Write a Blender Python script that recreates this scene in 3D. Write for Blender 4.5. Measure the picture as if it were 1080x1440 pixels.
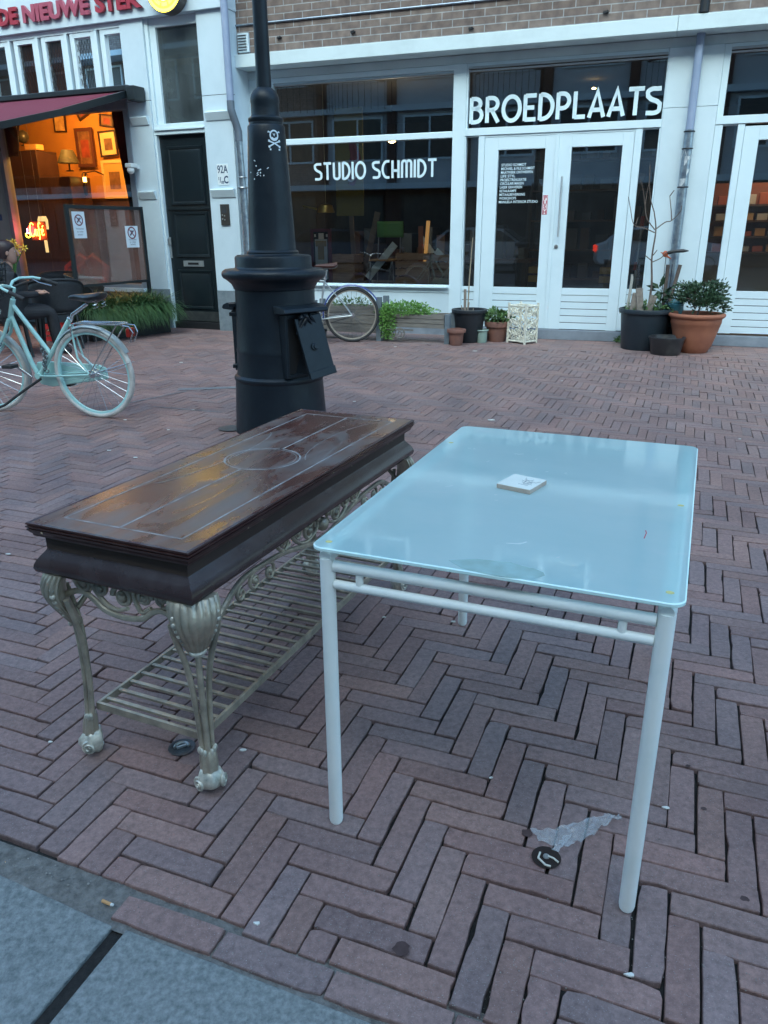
import bpy, bmesh, math, random
from mathutils import Vector, Matrix, noise
random.seed(7)
R = math.radians
PI = math.pi
scene = bpy.context.scene
for o in list(bpy.data.objects): bpy.data.objects.remove(o)

# ------------------------------------------------------------ camera, sky, sun, exposure
cam_d = bpy.data.cameras.new('camera'); cam = bpy.data.objects.new('camera', cam_d)
scene.collection.objects.link(cam); scene.camera = cam
CAM_H = 1.37; F_PX = 1066.5; PITCH = R(20.357); ROLL = R(0.353)
cam_d.sensor_fit = 'VERTICAL'; cam_d.sensor_height = 36.0; cam_d.lens = F_PX/1440*36
cam_d.clip_start = 0.05; cam_d.clip_end = 500
_D = Vector((0, math.cos(PITCH), -math.sin(PITCH)))
_R0 = Vector((1, 0, 0)); _U0 = Vector((0, math.sin(PITCH), math.cos(PITCH)))
_R = _R0*math.cos(ROLL) - _U0*math.sin(ROLL); _U = _R0*math.sin(ROLL) + _U0*math.cos(ROLL)
m = Matrix((_R, _U, -_D)).transposed().to_4x4(); m.translation = (0, 0, CAM_H)
cam.matrix_world = m

SUN_EL, SUN_AZ = 38, 195
world = bpy.data.worlds.new('World'); scene.world = world; world.use_nodes = True
wn, wl = world.node_tree.nodes, world.node_tree.links
for n_ in list(wn): wn.remove(n_)
wo = wn.new('ShaderNodeOutputWorld'); wb = wn.new('ShaderNodeBackground')
sky = wn.new('ShaderNodeTexSky'); sky.sky_type = 'NISHITA'; sky.sun_disc = False
sky.sun_elevation = R(SUN_EL); sky.sun_rotation = R(SUN_AZ)
sky.air_density = 1.0; sky.dust_density = 3.0; sky.ozone_density = 1.2
wb.inputs['Strength'].default_value = 0.15
tint = wn.new('ShaderNodeMix'); tint.data_type = 'RGBA'; tint.blend_type = 'MULTIPLY'; tint.inputs[0].default_value = 1
tint.inputs[7].default_value = (.765, 1.02, 1.07, 1)
wl.new(sky.outputs['Color'], tint.inputs[6]); wl.new(tint.outputs[2], wb.inputs['Color']); wl.new(wb.outputs[0], wo.inputs['Surface'])
sd = bpy.data.lights.new('sun', 'SUN'); sun = bpy.data.objects.new('sun', sd)
scene.collection.objects.link(sun)
sd.energy = 0.5; sd.angle = R(70); sd.color = (.92, 1, .98)
sun.rotation_euler = (R(90-SUN_EL), 0, R(180-SUN_AZ))
scene.view_settings.view_transform = 'Standard'; scene.view_settings.look = 'None'
scene.view_settings.exposure = 1.85; scene.view_settings.gamma = 1.0

# ------------------------------------------------------------ materials
MATS = {}
def mat(name, col, rough=.6, metal=0., col2=None, scale=8., mix=.5, bump=0., bscale=60., spec=.5, emit=None, estr=1., alpha=None, coat=0., stretch=None, detail=6.):
    if name in MATS: return MATS[name]
    mt = bpy.data.materials.new(name); mt.use_nodes = True; MATS[name] = mt
    nt = mt.node_tree; N, L = nt.nodes, nt.links
    b = N['Principled BSDF']
    b.inputs['Base Color'].default_value = (*col, 1); b.inputs['Roughness'].default_value = rough
    b.inputs['Metallic'].default_value = metal; b.inputs['Specular IOR Level'].default_value = spec
    b.inputs['Coat Weight'].default_value = coat; b.inputs['Coat Roughness'].default_value = .1
    if emit: b.inputs['Emission Color'].default_value = (*emit, 1); b.inputs['Emission Strength'].default_value = estr
    tc = N.new('ShaderNodeTexCoord'); src = tc.outputs['Object']
    if stretch:
        mp = N.new('ShaderNodeMapping'); mp.inputs['Scale'].default_value = stretch; L.new(src, mp.inputs['Vector']); src = mp.outputs['Vector']
    if col2 is not None:
        nz = N.new('ShaderNodeTexNoise'); nz.inputs['Scale'].default_value = scale; nz.inputs['Detail'].default_value = detail; nz.inputs['Roughness'].default_value = .6
        L.new(src, nz.inputs['Vector'])
        cr = N.new('ShaderNodeValToRGB'); cr.color_ramp.elements[0].position = mix-.17; cr.color_ramp.elements[1].position = mix+.17
        cr.color_ramp.elements[0].color = (*col, 1); cr.color_ramp.elements[1].color = (*col2, 1)
        L.new(nz.outputs['Fac'], cr.inputs['Fac']); L.new(cr.outputs['Color'], b.inputs['Base Color'])
    if bump:
        nb = N.new('ShaderNodeTexNoise'); nb.inputs['Scale'].default_value = bscale; nb.inputs['Detail'].default_value = 4
        L.new(src, nb.inputs['Vector'])
        bp = N.new('ShaderNodeBump'); bp.inputs['Strength'].default_value = bump; bp.inputs['Distance'].default_value = .01
        L.new(nb.outputs['Fac'], bp.inputs['Height']); L.new(bp.outputs['Normal'], b.inputs['Normal'])
    return mt

def glass_mat(name, tint=(.75, .8, .82), refl=1.0, dirt_or_reflection=0.0, dcol=(.5, .5, .5), rough=.0, ior=1.5):
    if name in MATS: return MATS[name]
    mt = bpy.data.materials.new(name); mt.use_nodes = True; MATS[name] = mt
    nt = mt.node_tree; N, L = nt.nodes, nt.links
    for n_ in list(N): N.remove(n_)
    out = N.new('ShaderNodeOutputMaterial'); tr = N.new('ShaderNodeBsdfTransparent'); gl = N.new('ShaderNodeBsdfGlossy')
    tr.inputs['Color'].default_value = (*tint, 1); gl.inputs['Roughness'].default_value = rough
    gl.inputs['Color'].default_value = (refl, refl, refl, 1)
    fr = N.new('ShaderNodeFresnel'); fr.inputs['IOR'].default_value = ior
    mu = N.new('ShaderNodeMath'); mu.operation = 'MULTIPLY'; mu.inputs[1].default_value = 3.0; mu.use_clamp = True
    L.new(fr.outputs[0], mu.inputs[0])
    mx = N.new('ShaderNodeMixShader'); L.new(mu.outputs[0], mx.inputs[0]); L.new(tr.outputs[0], mx.inputs[1]); L.new(gl.outputs[0], mx.inputs[2])
    last = mx
    if dirt_or_reflection:
        df = N.new('ShaderNodeBsdfDiffuse'); df.inputs['Color'].default_value = (*dcol, 1)
        nz = N.new('ShaderNodeTexNoise'); nz.inputs['Scale'].default_value = 3; nz.inputs['Detail'].default_value = 5
        tc = N.new('ShaderNodeTexCoord'); L.new(tc.outputs['Object'], nz.inputs['Vector'])
        m2 = N.new('ShaderNodeMath'); m2.operation = 'MULTIPLY'; m2.inputs[1].default_value = dirt_or_reflection*2; m2.use_clamp = True
        L.new(nz.outputs['Fac'], m2.inputs[0])
        mx2 = N.new('ShaderNodeMixShader'); L.new(m2.outputs[0], mx2.inputs[0]); L.new(mx.outputs[0], mx2.inputs[1]); L.new(df.outputs[0], mx2.inputs[2]); last = mx2
    L.new(last.outputs[0], out.inputs['Surface'])
    return mt

# ------------------------------------------------------------ mesh builder
COL = scene.collection
class MB:
    def __init__(s): s.v = []; s.f = []; s.c = []
    def _add(s, vs, fs, c=None):
        k = len(s.v); s.v += [tuple(v) for v in vs]; s.f += [tuple(i+k for i in f) for f in fs]
        s.c += [c]*len(fs)
    def box(s, x0, x1, y0, y1, z0, z1, M=None, c=None):
        vs = [Vector((x, y, z)) for z in (z0, z1) for x, y in ((x0, y0), (x1, y0), (x1, y1), (x0, y1))]
        if M is not None: vs = [M @ v for v in vs]
        s._add(vs, [(3, 2, 1, 0), (4, 5, 6, 7), (0, 1, 5, 4), (1, 2, 6, 5), (2, 3, 7, 6), (3, 0, 4, 7)], c)
        return s
    def bar(s, p, q, w, h=None, up=(0, 0, 1), c=None):
        p, q = Vector(p), Vector(q); d = q-p; L = d.length; z = d.normalized(); h = h or w
        x = Vector(up).cross(z)
        if x.length < 1e-4: x = Vector((1, 0, 0)).cross(z)
        x.normalize(); y = z.cross(x)
        M = Matrix((x, y, z)).transposed().to_4x4(); M.translation = p
        return s.box(-w/2, w/2, -h/2, h/2, 0, L, M, c)
    def tube(s, pts, r, n=10, closed=False, cap=True, flat=1.0, up=None, c=None):
        pts = [Vector(p) for p in pts]; m_ = len(pts)
        rs = r if isinstance(r, (list, tuple)) else [r]*m_
        rings = []; ref = None
        for i, p in enumerate(pts):
            a = pts[i-1] if (i > 0 or closed) else p; b = pts[(i+1) % m_] if (i < m_-1 or closed) else p
            t = (b-a)
            if t.length < 1e-9: t = Vector((0, 0, 1))
            t.normalize()
            if up is not None: ref = Vector(up)
            if ref is None: ref = Vector((0, 0, 1)) if abs(t.z) < .9 else Vector((1, 0, 0))
            x = ref - t*ref.dot(t)
            if x.length < 1e-5: x = Vector((1, 0, 0)) - t*t.x
            x.normalize(); y = t.cross(x)
            if up is None: ref = x
            rings.append([p + x*math.cos(2*PI*k/n)*rs[i] + y*math.sin(2*PI*k/n)*rs[i]*flat for k in range(n)])
        s.loft(rings, closed, cap, c); return s
    def loft(s, rings, closed=False, cap=True, c=None):
        n = len(rings[0]); vs = [v for r_ in rings for v in r_]; fs = []
        m_ = len(rings)
        for i in range(m_ if closed else m_-1):
            j = (i+1) % m_
            for k in range(n): fs.append((i*n+k, i*n+(k+1) % n, j*n+(k+1) % n, j*n+k))
        if cap and not closed:
            fs.append(tuple(reversed(range(n)))); fs.append(tuple((m_-1)*n+k for k in range(n)))
        s._add(vs, fs, c); return s
    def cyl(s, p, q, r, r2=None, n=16, cap=True, c=None):
        return s.tube([p, q], [r, r if r2 is None else r2], n, cap=cap, c=c)
    def lathe(s, prof, n=40, o=(0, 0, 0), sx=1., sy=1., cap=True, c=None):
        rings = [[(o[0]+r*math.cos(2*PI*k/n)*sx, o[1]+r*math.sin(2*PI*k/n)*sy, o[2]+z) for k in range(n)] for r, z in prof]
        return s.loft(rings, False, cap, c)
    def ball(s, o, rx, ry=None, rz=None, n=12, c=None):
        ry = ry or rx; rz = rz or rx
        rings = []
        for i in range(1, n):
            a = PI*i/n - PI/2
            rings.append([(o[0]+rx*math.cos(a)*math.cos(2*PI*k/n), o[1]+ry*math.cos(a)*math.sin(2*PI*k/n), o[2]+rz*math.sin(a)) for k in range(n)])
        return s.loft(rings, False, True, c)
    def torus(s, o, Rr, r, axis=(0, 0, 1), n=32, k=8, c=None, a0=0, a1=None, flat=1.0):
        ax = Vector(axis).normalized(); x = ax.orthogonal().normalized(); y = ax.cross(x); o = Vector(o)
        if a1 is None:
            pts = [o+(x*math.cos(2*PI*i/n)+y*math.sin(2*PI*i/n))*Rr for i in range(n)]
            return s.tube(pts, r, k, closed=True, up=tuple(ax), flat=flat, c=c)
        pts = [o+(x*math.cos(a0+(a1-a0)*i/n)+y*math.sin(a0+(a1-a0)*i/n))*Rr for i in range(n+1)]
        return s.tube(pts, r, k, up=tuple(ax), flat=flat, c=c)
    def prism(s, poly, a, b, axis='y', c=None):
        # poly: 2D points (x,z) for axis y, (x,y) for axis z, (y,z) for axis x
        f = {'y': lambda p, t: (p[0], t, p[1]), 'z': lambda p, t: (p[0], p[1], t), 'x': lambda p, t: (t, p[0], p[1])}[axis]
        n = len(poly); vs = [f(p, a) for p in poly]+[f(p, b) for p in poly]
        fs = [tuple(range(n)), tuple(reversed(range(n, 2*n)))]+[(i, i+n, (i+1) % n+n, (i+1) % n) for i in range(n)]
        s._add(vs, fs, c); return s
    def quad(s, a, b, c_, d, c=None): s._add([a, b, c_, d], [(0, 1, 2, 3)], c); return s
    def xf(s, M, k=0):
        s.v = s.v[:k]+[tuple(M @ Vector(v)) for v in s.v[k:]]; return s
    def build(s, name, material=None, parent=None, smooth=True, bevel=0, ang=40, bseg=2, colors=None, weld=False):
        me = bpy.data.meshes.new(name); me.from_pydata(s.v, [], s.f)
        bm = bmesh.new(); bm.from_mesh(me)
        if colors:
            pass
        else:
            if weld: bmesh.ops.remove_doubles(bm, verts=bm.verts, dist=1e-5)
            bmesh.ops.recalc_face_normals(bm, faces=bm.faces)
        bm.to_mesh(me); bm.free()
        if colors:
            ca = me.color_attributes.new('tone', 'FLOAT_COLOR', 'CORNER')
            buf = []
            for p in me.polygons:
                cc = s.c[p.index] or (1, 1, 1, 1)
                buf += list(cc)*p.loop_total
            ca.data.foreach_set('color', buf)
        if smooth:
            me.shade_smooth(); me.set_sharp_from_angle(angle=R(ang))
        o = bpy.data.objects.new(name, me); COL.objects.link(o)
        if material: me.materials.append(material)
        if parent: o.parent = parent
        if bevel:
            bv = o.modifiers.new('bevel', 'BEVEL'); bv.width = bevel; bv.segments = bseg; bv.limit_method = 'ANGLE'; bv.angle_limit = R(45)
            bv.harden_normals = True
        return o

def tag(o, label=None, cat=None, group=None, kind=None):
    if label: o['label'] = label
    if cat: o['category'] = cat
    if group: o['group'] = group
    if kind: o['kind'] = kind
    return o
def thing(name, label, cat, loc=(0, 0, 0), rz=0, group=None):
    o = bpy.data.objects.new(name, None); COL.objects.link(o)
    o.location = loc; o.rotation_euler = (0, 0, rz); o.empty_display_size = .1
    return tag(o, label, cat, group)
def copy_tree(o, parent=None):
    c = o.copy(); COL.objects.link(c); c.parent = parent
    for ch in [x for x in bpy.data.objects if x.parent == o]:
        copy_tree(ch, c)
    return c
def text_mesh(body, size, name, material, parent, loc, rot=(PI/2, 0, 0), extrude=.0, offset=0., align='LEFT', sx=1.0, space=1.0, width=None):
    cu = bpy.data.curves.new(name, 'FONT'); cu.body = body; cu.size = size; cu.extrude = extrude; cu.offset = offset
    cu.align_x = align; cu.space_character = space; cu.resolution_u = 3
    t = bpy.data.objects.new(name, cu); COL.objects.link(t)
    dg = bpy.context.evaluated_depsgraph_get(); me = bpy.data.meshes.new_from_object(t.evaluated_get(dg))
    bpy.data.objects.remove(t); bpy.data.curves.remove(cu)
    if width:
        xs = [v.co.x for v in me.vertices]; k = width/(max(xs)-min(xs)); x0 = min(xs)
        for v in me.vertices: v.co.x = (v.co.x-x0)*k
    elif sx != 1:
        for v in me.vertices: v.co.x *= sx
    me.materials.clear(); me.materials.append(material)
    o = bpy.data.objects.new(name, me); COL.objects.link(o); o.parent = parent
    o.location = loc; o.rotation_euler = rot
    return o

# stroke lettering (narrow art deco capitals, as on the shop windows). unit: height 1
def arc(cx, cy, rx, ry, a0, a1, n=12): return [(cx+rx*math.cos(R(a0+(a1-a0)*i/n)), cy+ry*math.sin(R(a0+(a1-a0)*i/n))) for i in range(n+1)]
GL = {
 'S': (.42, [[(.40, .93)]+arc(.20, .80, .19, .13, 70, 180, 8)+[(.03, .66), (.12, .56), (.30, .47), (.39, .37)]+arc(.20, .18, .19, .13, 0, -110, 8)[1:]+[(.0, .06)]]),
 's': (.42, [[(.38, .96), (.06, .96), (.03, .90), (.03, .58), (.08, .52), (.32, .50)]+arc(.22, .28, .16, .23, 70, -90, 10)+[(.0, .04)]]),
 'T': (.46, [[(0, .96), (.46, .96)], [(.23, .96), (.23, 0)]]),
 'U': (.42, [[(.04, 1), (.04, .2)]+arc(.21, .2, .17, .16, 180, 360, 10)+[(.38, 1)]]),
 'D': (.46, [[(.04, 0), (.04, 1)], [(.04, .96)]+arc(.10, .5, .33, .46, 90, -90, 14)+[(.04, .04)]]),
 'I': (.08, [[(.04, 0), (.04, 1)]]),
 'O': (.60, [arc(.30, .5, .27, .46, 90, 450, 24)]),
 'o': (.46, [arc(.23, .5, .19, .46, 90, 450, 24)]),
 'C': (.44, [[(.42, .96)]+arc(.30, .5, .27, .46, 90, 270, 16)+[(.42, .04)]]),
 'H': (.42, [[(.04, 0), (.04, 1)], [(.38, 0), (.38, 1)], [(0, .42), (.42, .42)]]),
 'M': (.60, [[(.04, 0), (.04, .8)]+arc(.17, .80, .13, .16, 180, 0, 8)+[(.30, 0)], [(.30, .8)]+arc(.43, .80, .13, .16, 180, 0, 8)+[(.56, 0)]]),
 'B': (.44, [[(.05, 0), (.05, 1)], [(.05, .95)]+arc(.18, .76, .17, .19, 90, -90, 8)+[(.05, .57)], [(.18, .57)]+arc(.20, .31, .20, .26, 90, -90, 8)+[(.05, .05)]]),
 'R': (.46, [[(.05, 0), (.05, 1)], [(.05, .95)]+arc(.20, .72, .19, .23, 90, -90, 8)+[(.05, .49)], [(.20, .49), (.42, 0)]]),
 'E': (.40, [[(.05, 0), (.05, 1)], [(.05, .95), (.40, .95)], [(.05, .5), (.34, .5)], [(.05, .05), (.40, .05)]]),
 'P': (.44, [[(.05, 0), (.05, 1)], [(.05, .95)]+arc(.20, .68, .19, .27, 90, -90, 8)+[(.05, .41)]]),
 'L': (.38, [[(.05, 1), (.05, 0)], [(.05, .05), (.38, .05)]]),
 'A': (.50, [[(.03, 0), (.25, .97), (.47, 0)], [(.12, .28), (.38, .28)]]),
 'F': (.38, [[(.05, 0), (.05, 1)], [(.05, .95), (.38, .95)], [(.05, .5), (.32, .5)]]),
}
def ribbon(mb, pts, w, place, t=.002):
    P = [Vector(p) for p in pts]; n = len(P)
    L_, R_ = [], []
    closed = (P[0]-P[-1]).length < 1e-4
    for i in range(n):
        a = P[i-1] if i > 0 else (P[-2] if closed else P[i]); b = P[i+1] if i < n-1 else (P[1] if closed else P[i])
        d1 = (P[i]-a); d2 = (b-P[i])
        d1 = d1.normalized() if d1.length > 1e-9 else d2.normalized(); d2 = d2.normalized() if d2.length > 1e-9 else d1
        t_ = (d1+d2).normalized(); nn = Vector((-t_.y, t_.x)); k = 1/max(.5, nn.dot(Vector((-d1.y, d1.x))))
        L_.append(P[i]+nn*w/2*k); R_.append(P[i]-nn*w/2*k)
    for i in range(n-1):
        q = [L_[i], R_[i], R_[i+1], L_[i+1]]
        f = [place(p.x, p.y, 0) for p in q]; g = [place(p.x, p.y, t) for p in q]
        mb._add(f+g, [(0, 1, 2, 3), (4, 5, 6, 7), (0, 3, 7, 4), (1, 2, 6, 5)])
def letters(word, x0, x1, z0, z1, y, wt, name, material, parent, gap=.13, tk=.002, slope=0):
    W = sum(GL[ch][0] if ch != ' ' else .18 for ch in word)+gap*(len(word)-1)
    k = (x1-x0)/W; h = z1-z0; x = x0; mb = MB()
    for ch in word:
        if ch == ' ': x += (.18+gap)*k; continue
        w_, st = GL[ch]
        for s_ in st:
            pts = [(x+px*k, z0+pz*h) for px, pz in s_]
            ribbon(mb, pts, wt, lambda a, b, c: (a, y-c, b), tk)
        x += (w_+gap)*k
    return mb.build(name, material, parent, smooth=False)

# common materials
WHITE = mat('white_paint', (.58, .69, .75), .5, col2=(.49, .60, .66), scale=1.4, mix=.62, bump=.08, bscale=30)
WHITE2 = mat('white_gloss_paint', (.62, .74, .80), .35, col2=(.54, .66, .72), scale=2.2, mix=.66, bump=.05, bscale=18)
GROOVE = mat('dark_groove', (.03, .035, .04), .8)
CONC = mat('painted_concrete', (.56, .66, .69), .6, col2=(.46, .55, .58), scale=2.5, mix=.6, bump=.1, bscale=40)
BLACKP = mat('black_paint', (.012, .018, .026), .3, col2=(.02, .028, .036), scale=5, bump=.05, bscale=25)
GLASS = glass_mat('window_glass')
GLASSD = glass_mat('dusty_window_glass', tint=(.6, .66, .68), dirt_or_reflection=.025, dcol=(.35, .38, .4))
GREYMET = mat('zinc_grey', (.20, .25, .33), .45, .3, col2=(.16, .2, .27), scale=6, bump=.05)
GALV = mat('galvanised_steel', (.34, .40, .45), .35, .8, col2=(.16, .2, .26), scale=14, mix=.55)
BLUESTONE = mat('bluestone', (.115, .132, .132), .75, col2=(.25, .27, .265), scale=75, mix=.5, bump=.45, bscale=220, detail=14)
STONEW = mat('threshold_stone', (.24, .28, .33), .6, col2=(.17, .2, .24), scale=5, bump=.1)
WOODP = mat('weathered_wood', (.13, .12, .11), .8, col2=(.21, .19, .165), scale=7, stretch=(1, 1, 8), bump=.2, bscale=40)
CRATEW = mat('crate_wood', (.28, .19, .12), .75, col2=(.40, .29, .19), scale=6, stretch=(1, 8, 8), bump=.15)
STEEL = mat('dull_steel', (.45, .47, .48), .35, .9, col2=(.3, .32, .33), scale=20)
RUBBER = mat('black_rubber', (.02, .021, .022), .8, col2=(.035, .035, .036), scale=30)
DARKMET = mat('dark_metal', (.03, .032, .036), .45, .5)

# ------------------------------------------------------------ ground: brick paving laid in herringbone
TH = R(-21.5); ex = Vector((math.cos(TH), math.sin(TH))); ey = Vector((-ex.y, ex.x)); BO = Vector((.0197, 1.6742))
BL, BW = .250, .0655
def bw2(a, b): return BO+ex*a+ey*b
def paving_material():
    mt = bpy.data.materials.new('brick_paving'); mt.use_nodes = True; nt = mt.node_tree; N, L = nt.nodes, nt.links
    b = N['Principled BSDF']; b.inputs['Roughness'].default_value = .62; b.inputs['Specular IOR Level'].default_value = .4
    at = N.new('ShaderNodeAttribute'); at.attribute_name = 'tone'
    tc = N.new('ShaderNodeTexCoord')
    nz = N.new('ShaderNodeTexNoise'); nz.inputs['Scale'].default_value = 55; nz.inputs['Detail'].default_value = 10; nz.inputs['Roughness'].default_value = .78
    L.new(tc.outputs['Object'], nz.inputs['Vector'])
    cr = N.new('ShaderNodeValToRGB'); cr.color_ramp.elements[0].position = .3; cr.color_ramp.elements[0].color = (.58, .58, .59, 1)
    cr.color_ramp.elements[1].position = .72; cr.color_ramp.elements[1].color = (1.5, 1.5, 1.5, 1)
    L.new(nz.outputs['Fac'], cr.inputs['Fac'])
    mx = N.new('ShaderNodeMix'); mx.data_type = 'RGBA'; mx.blend_type = 'MULTIPLY'; mx.inputs[0].default_value = 1
    L.new(at.outputs['Color'], mx.inputs[6]); L.new(cr.outputs['Color'], mx.inputs[7])
    # pale lime and grit specks
    v = N.new('ShaderNodeTexNoise'); v.inputs['Scale'].default_value = 420; v.inputs['Detail'].default_value = 3; L.new(tc.outputs['Object'], v.inputs['Vector'])
    r2 = N.new('ShaderNodeValToRGB'); r2.color_ramp.elements[0].position = .64; r2.color_ramp.elements[1].position = .72; r2.color_ramp.elements[1].color = (.7, .7, .7, 1)
    L.new(v.outputs['Fac'], r2.inputs['Fac'])
    n3 = N.new('ShaderNodeTexNoise'); n3.inputs['Scale'].default_value = 2.3; n3.inputs['Detail'].default_value = 6; L.new(tc.outputs['Object'], n3.inputs['Vector'])
    r3 = N.new('ShaderNodeValToRGB'); r3.color_ramp.elements[0].position = .34; r3.color_ramp.elements[0].color = (.78, .79, .82, 1); r3.color_ramp.elements[1].position = .66; r3.color_ramp.elements[1].color = (1.12, 1.1, 1.08, 1)
    L.new(n3.outputs['Fac'], r3.inputs['Fac'])
    m3 = N.new('ShaderNodeMix'); m3.data_type = 'RGBA'; m3.blend_type = 'MULTIPLY'; m3.inputs[0].default_value = 1
    L.new(mx.outputs[2], m3.inputs[6]); L.new(r3.outputs['Color'], m3.inputs[7])
    m2 = N.new('ShaderNodeMix'); m2.data_type = 'RGBA'; m2.inputs[7].default_value = (.42, .42, .42, 1)
    L.new(r2.outputs['Color'], m2.inputs[0]); L.new(m3.outputs[2], m2.inputs[6]); L.new(m2.outputs[2], b.inputs['Base Color'])
    bp = N.new('ShaderNodeBump'); bp.inputs['Strength'].default_value = .35; bp.inputs['Distance'].default_value = .004
    nb = N.new('ShaderNodeTexNoise'); nb.inputs['Scale'].default_value = 120; nb.inputs['Detail'].default_value = 6; L.new(tc.outputs['Object'], nb.inputs['Vector'])
    L.new(nb.outputs['Fac'], bp.inputs['Height']); L.new(bp.outputs['Normal'], b.inputs['Normal'])
    return mt
PAVE = paving_material()
BASETONES = [(.114, .086, .086), (.121, .089, .087), (.110, .086, .088), (.109, .088, .091), (.127, .092, .087), (.118, .084, .082), (.105, .088, .092), (.116, .090, .089)]
rb = random.Random(11)
BR = MB()
def brick(a0, a1, b0, b1, tone=None, dz=None, near=True):
    """rectangle in the paving frame, with worn edges"""
    g = .0013+rb.random()*.0011
    a0 += g; a1 -= g; b0 += g; b1 -= g
    if a1-a0 < .022 or b1-b0 < .022: return
    cx, cy = (a0+a1)/2, (b0+b1)/2
    w = bw2(cx, cy); d = w.length
    if tone is None:
        t = rb.choice(BASETONES); k = .90+.22*rb.random()
        k *= 1.66; tone = (t[0]*k*1.14, t[1]*k*.97, t[2]*k*.89, 1)
    dz = rb.gauss(0, .0011) if dz is None else dz
    tx, ty = rb.gauss(0, .006), rb.gauss(0, .010); ro = rb.gauss(0, .006); jx, jy = rb.gauss(0, .0011), rb.gauss(0, .0011)
    def pt(a, b, z):
        u, v = a-cx, b-cy
        u, v = u*math.cos(ro)-v*math.sin(ro)+jx, u*math.sin(ro)+v*math.cos(ro)+jy
        p = bw2(cx+u, cy+v); return (p.x, p.y, z+dz+(tx*(a-cx)+ty*(b-cy) if z > -.02 else 0))
    c = .0013+rb.random()*.0006
    if d < 4.2:
        # irregular outline: chipped corners and edge wobble
        ring = []
        n1, n2 = 6, 3
        def edge(p, q, n):
            return [(p[0]+(q[0]-p[0])*i/n, p[1]+(q[1]-p[1])*i/n) for i in range(n)]
        co = [(a0, b0), (a1, b0), (a1, b1), (a0, b1)]
        if (a1-a0) > (b1-b0): ns = [n1, n2, n1, n2]
        else: ns = [n2, n1, n2, n1]
        base = []
        for i in range(4): 
            e = edge(co[i], co[(i+1) % 4], ns[i])
            for j, p in enumerate(e):
                s_ = rb.gauss(0, .0006)
                if j == 0: k = .0010+(.008*rb.random() if rb.random() < .14 else .0012*rb.random())
                else: k = max(0, s_)*1.3+(.005*rb.random() if rb.random() < .05 else 0)
                vx, vy = cx-p[0], cy-p[1]; 
                if j == 0:
                    base.append((p[0]+math.copysign(k*.7, vx), p[1]+math.copysign(k*.7, vy)))
                else:
                    if ns[i] == n1 and (a1-a0) > (b1-b0) or ns[i] == n2 and (a1-a0) <= (b1-b0): base.append((p[0], p[1]+math.copysign(k, vy)))
                    else: base.append((p[0]+math.copysign(k, vx), p[1]))
        def inset(pp, q):
            return [(x+math.copysign(min(q, abs(cx-x)), cx-x) if abs(x-cx) > (a1-a0)/2-.009 else x, y+math.copysign(min(q, abs(cy-y)), cy-y) if abs(y-cy) > (b1-b0)/2-.009 else y) for x, y in pp]
        i1 = inset(base, .0009); i2 = inset(base, c)
        rings = [[pt(x, y, -.03) for x, y in base], [pt(x, y, -.0030) for x, y in base], [pt(x, y, -.0010) for x, y in i1], [pt(x, y, 0) for x, y in i2]]
        n = len(base); k0 = len(BR.v)
        BR.v += [v for r_ in rings for v in r_]
        for r_ in range(3):
            for k in range(n):
                BR.f.append((k0+r_*n+k, k0+r_*n+(k+1) % n, k0+(r_+1)*n+(k+1) % n, k0+(r_+1)*n+k)); BR.c.append(tone)
        BR.f.append(tuple(k0+3*n+k for k in range(n))); BR.c.append(tone)
    else:
        r0 = [(a0, b0), (a1, b0), (a1, b1), (a0, b1)]; r1 = [(a0+c, b0+c), (a1-c, b0+c), (a1-c, b1-c), (a0+c, b1-c)]
        k0 = len(BR.v); BR.v += [pt(x, y, -.02) for x, y in r0]+[pt(x, y, -.002) for x, y in r0]+[pt(x, y, 0) for x, y in r1]
        for r_ in (0, 4):
            for k in range(4): BR.f.append((k0+r_+k, k0+r_+(k+1) % 4, k0+r_+4+(k+1) % 4, k0+r_+4+k)); BR.c.append(tone)
        BR.f.append((k0+8, k0+9, k0+10, k0+11)); BR.c.append(tone)

# kerb line of the stone slabs, in the paving frame (b coordinate)
def kb(x, y): p = Vector((x, y))-BO; return p.dot(ex), p.dot(ey)
KB = kb(-.348, 1.115)[1]             # edge of the stone slabs
KA = kb(-.568, 1.199)[0]             # joint between the two slabs
def visible(w):
    # keep bricks that lie in the street in front of the shops, with a generous margin to each side
    x, y = w.x, w.y
    if y < .25 or y > 16: return False
    return abs(x) < 1.7+.62*y
FB = None
def fac_n(w):      # distance in front of the shop facade
    return -((w.x-2.534)*(-.3361)+(w.y-10.19)*(-.9418))*-1
cnt = 0
for j in range(-60, 75):
    for i in range(-230, 260):
        for kind in (0, 1):
            if kind == 0: a0, b0 = i*BW+j*BL, -i*BW+j*BL; a1, b1 = a0+BL, b0+BW
            else: a0, b0 = i*BW+BL+j*BL, -i*BW+j*BL; a1, b1 = a0+BW, b0+BL
            w = bw2((a0+a1)/2, (b0+b1)/2)
            if not visible(w): continue
            n_ = fac_n(w)
            if n_ < .95: continue
            lim = KB+(.072 if a1 > KA-.01 else .090)
            if b1 < lim: continue
            if b0 < lim:
                b0 = lim
            brick(a0, a1, b0, b1); cnt += 1
# stretcher course along the slabs
a = KA-.03
while a < 2.2:
    brick(a, a+BL, KB+.006, KB+.006+BW); a += BL+.001
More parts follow.
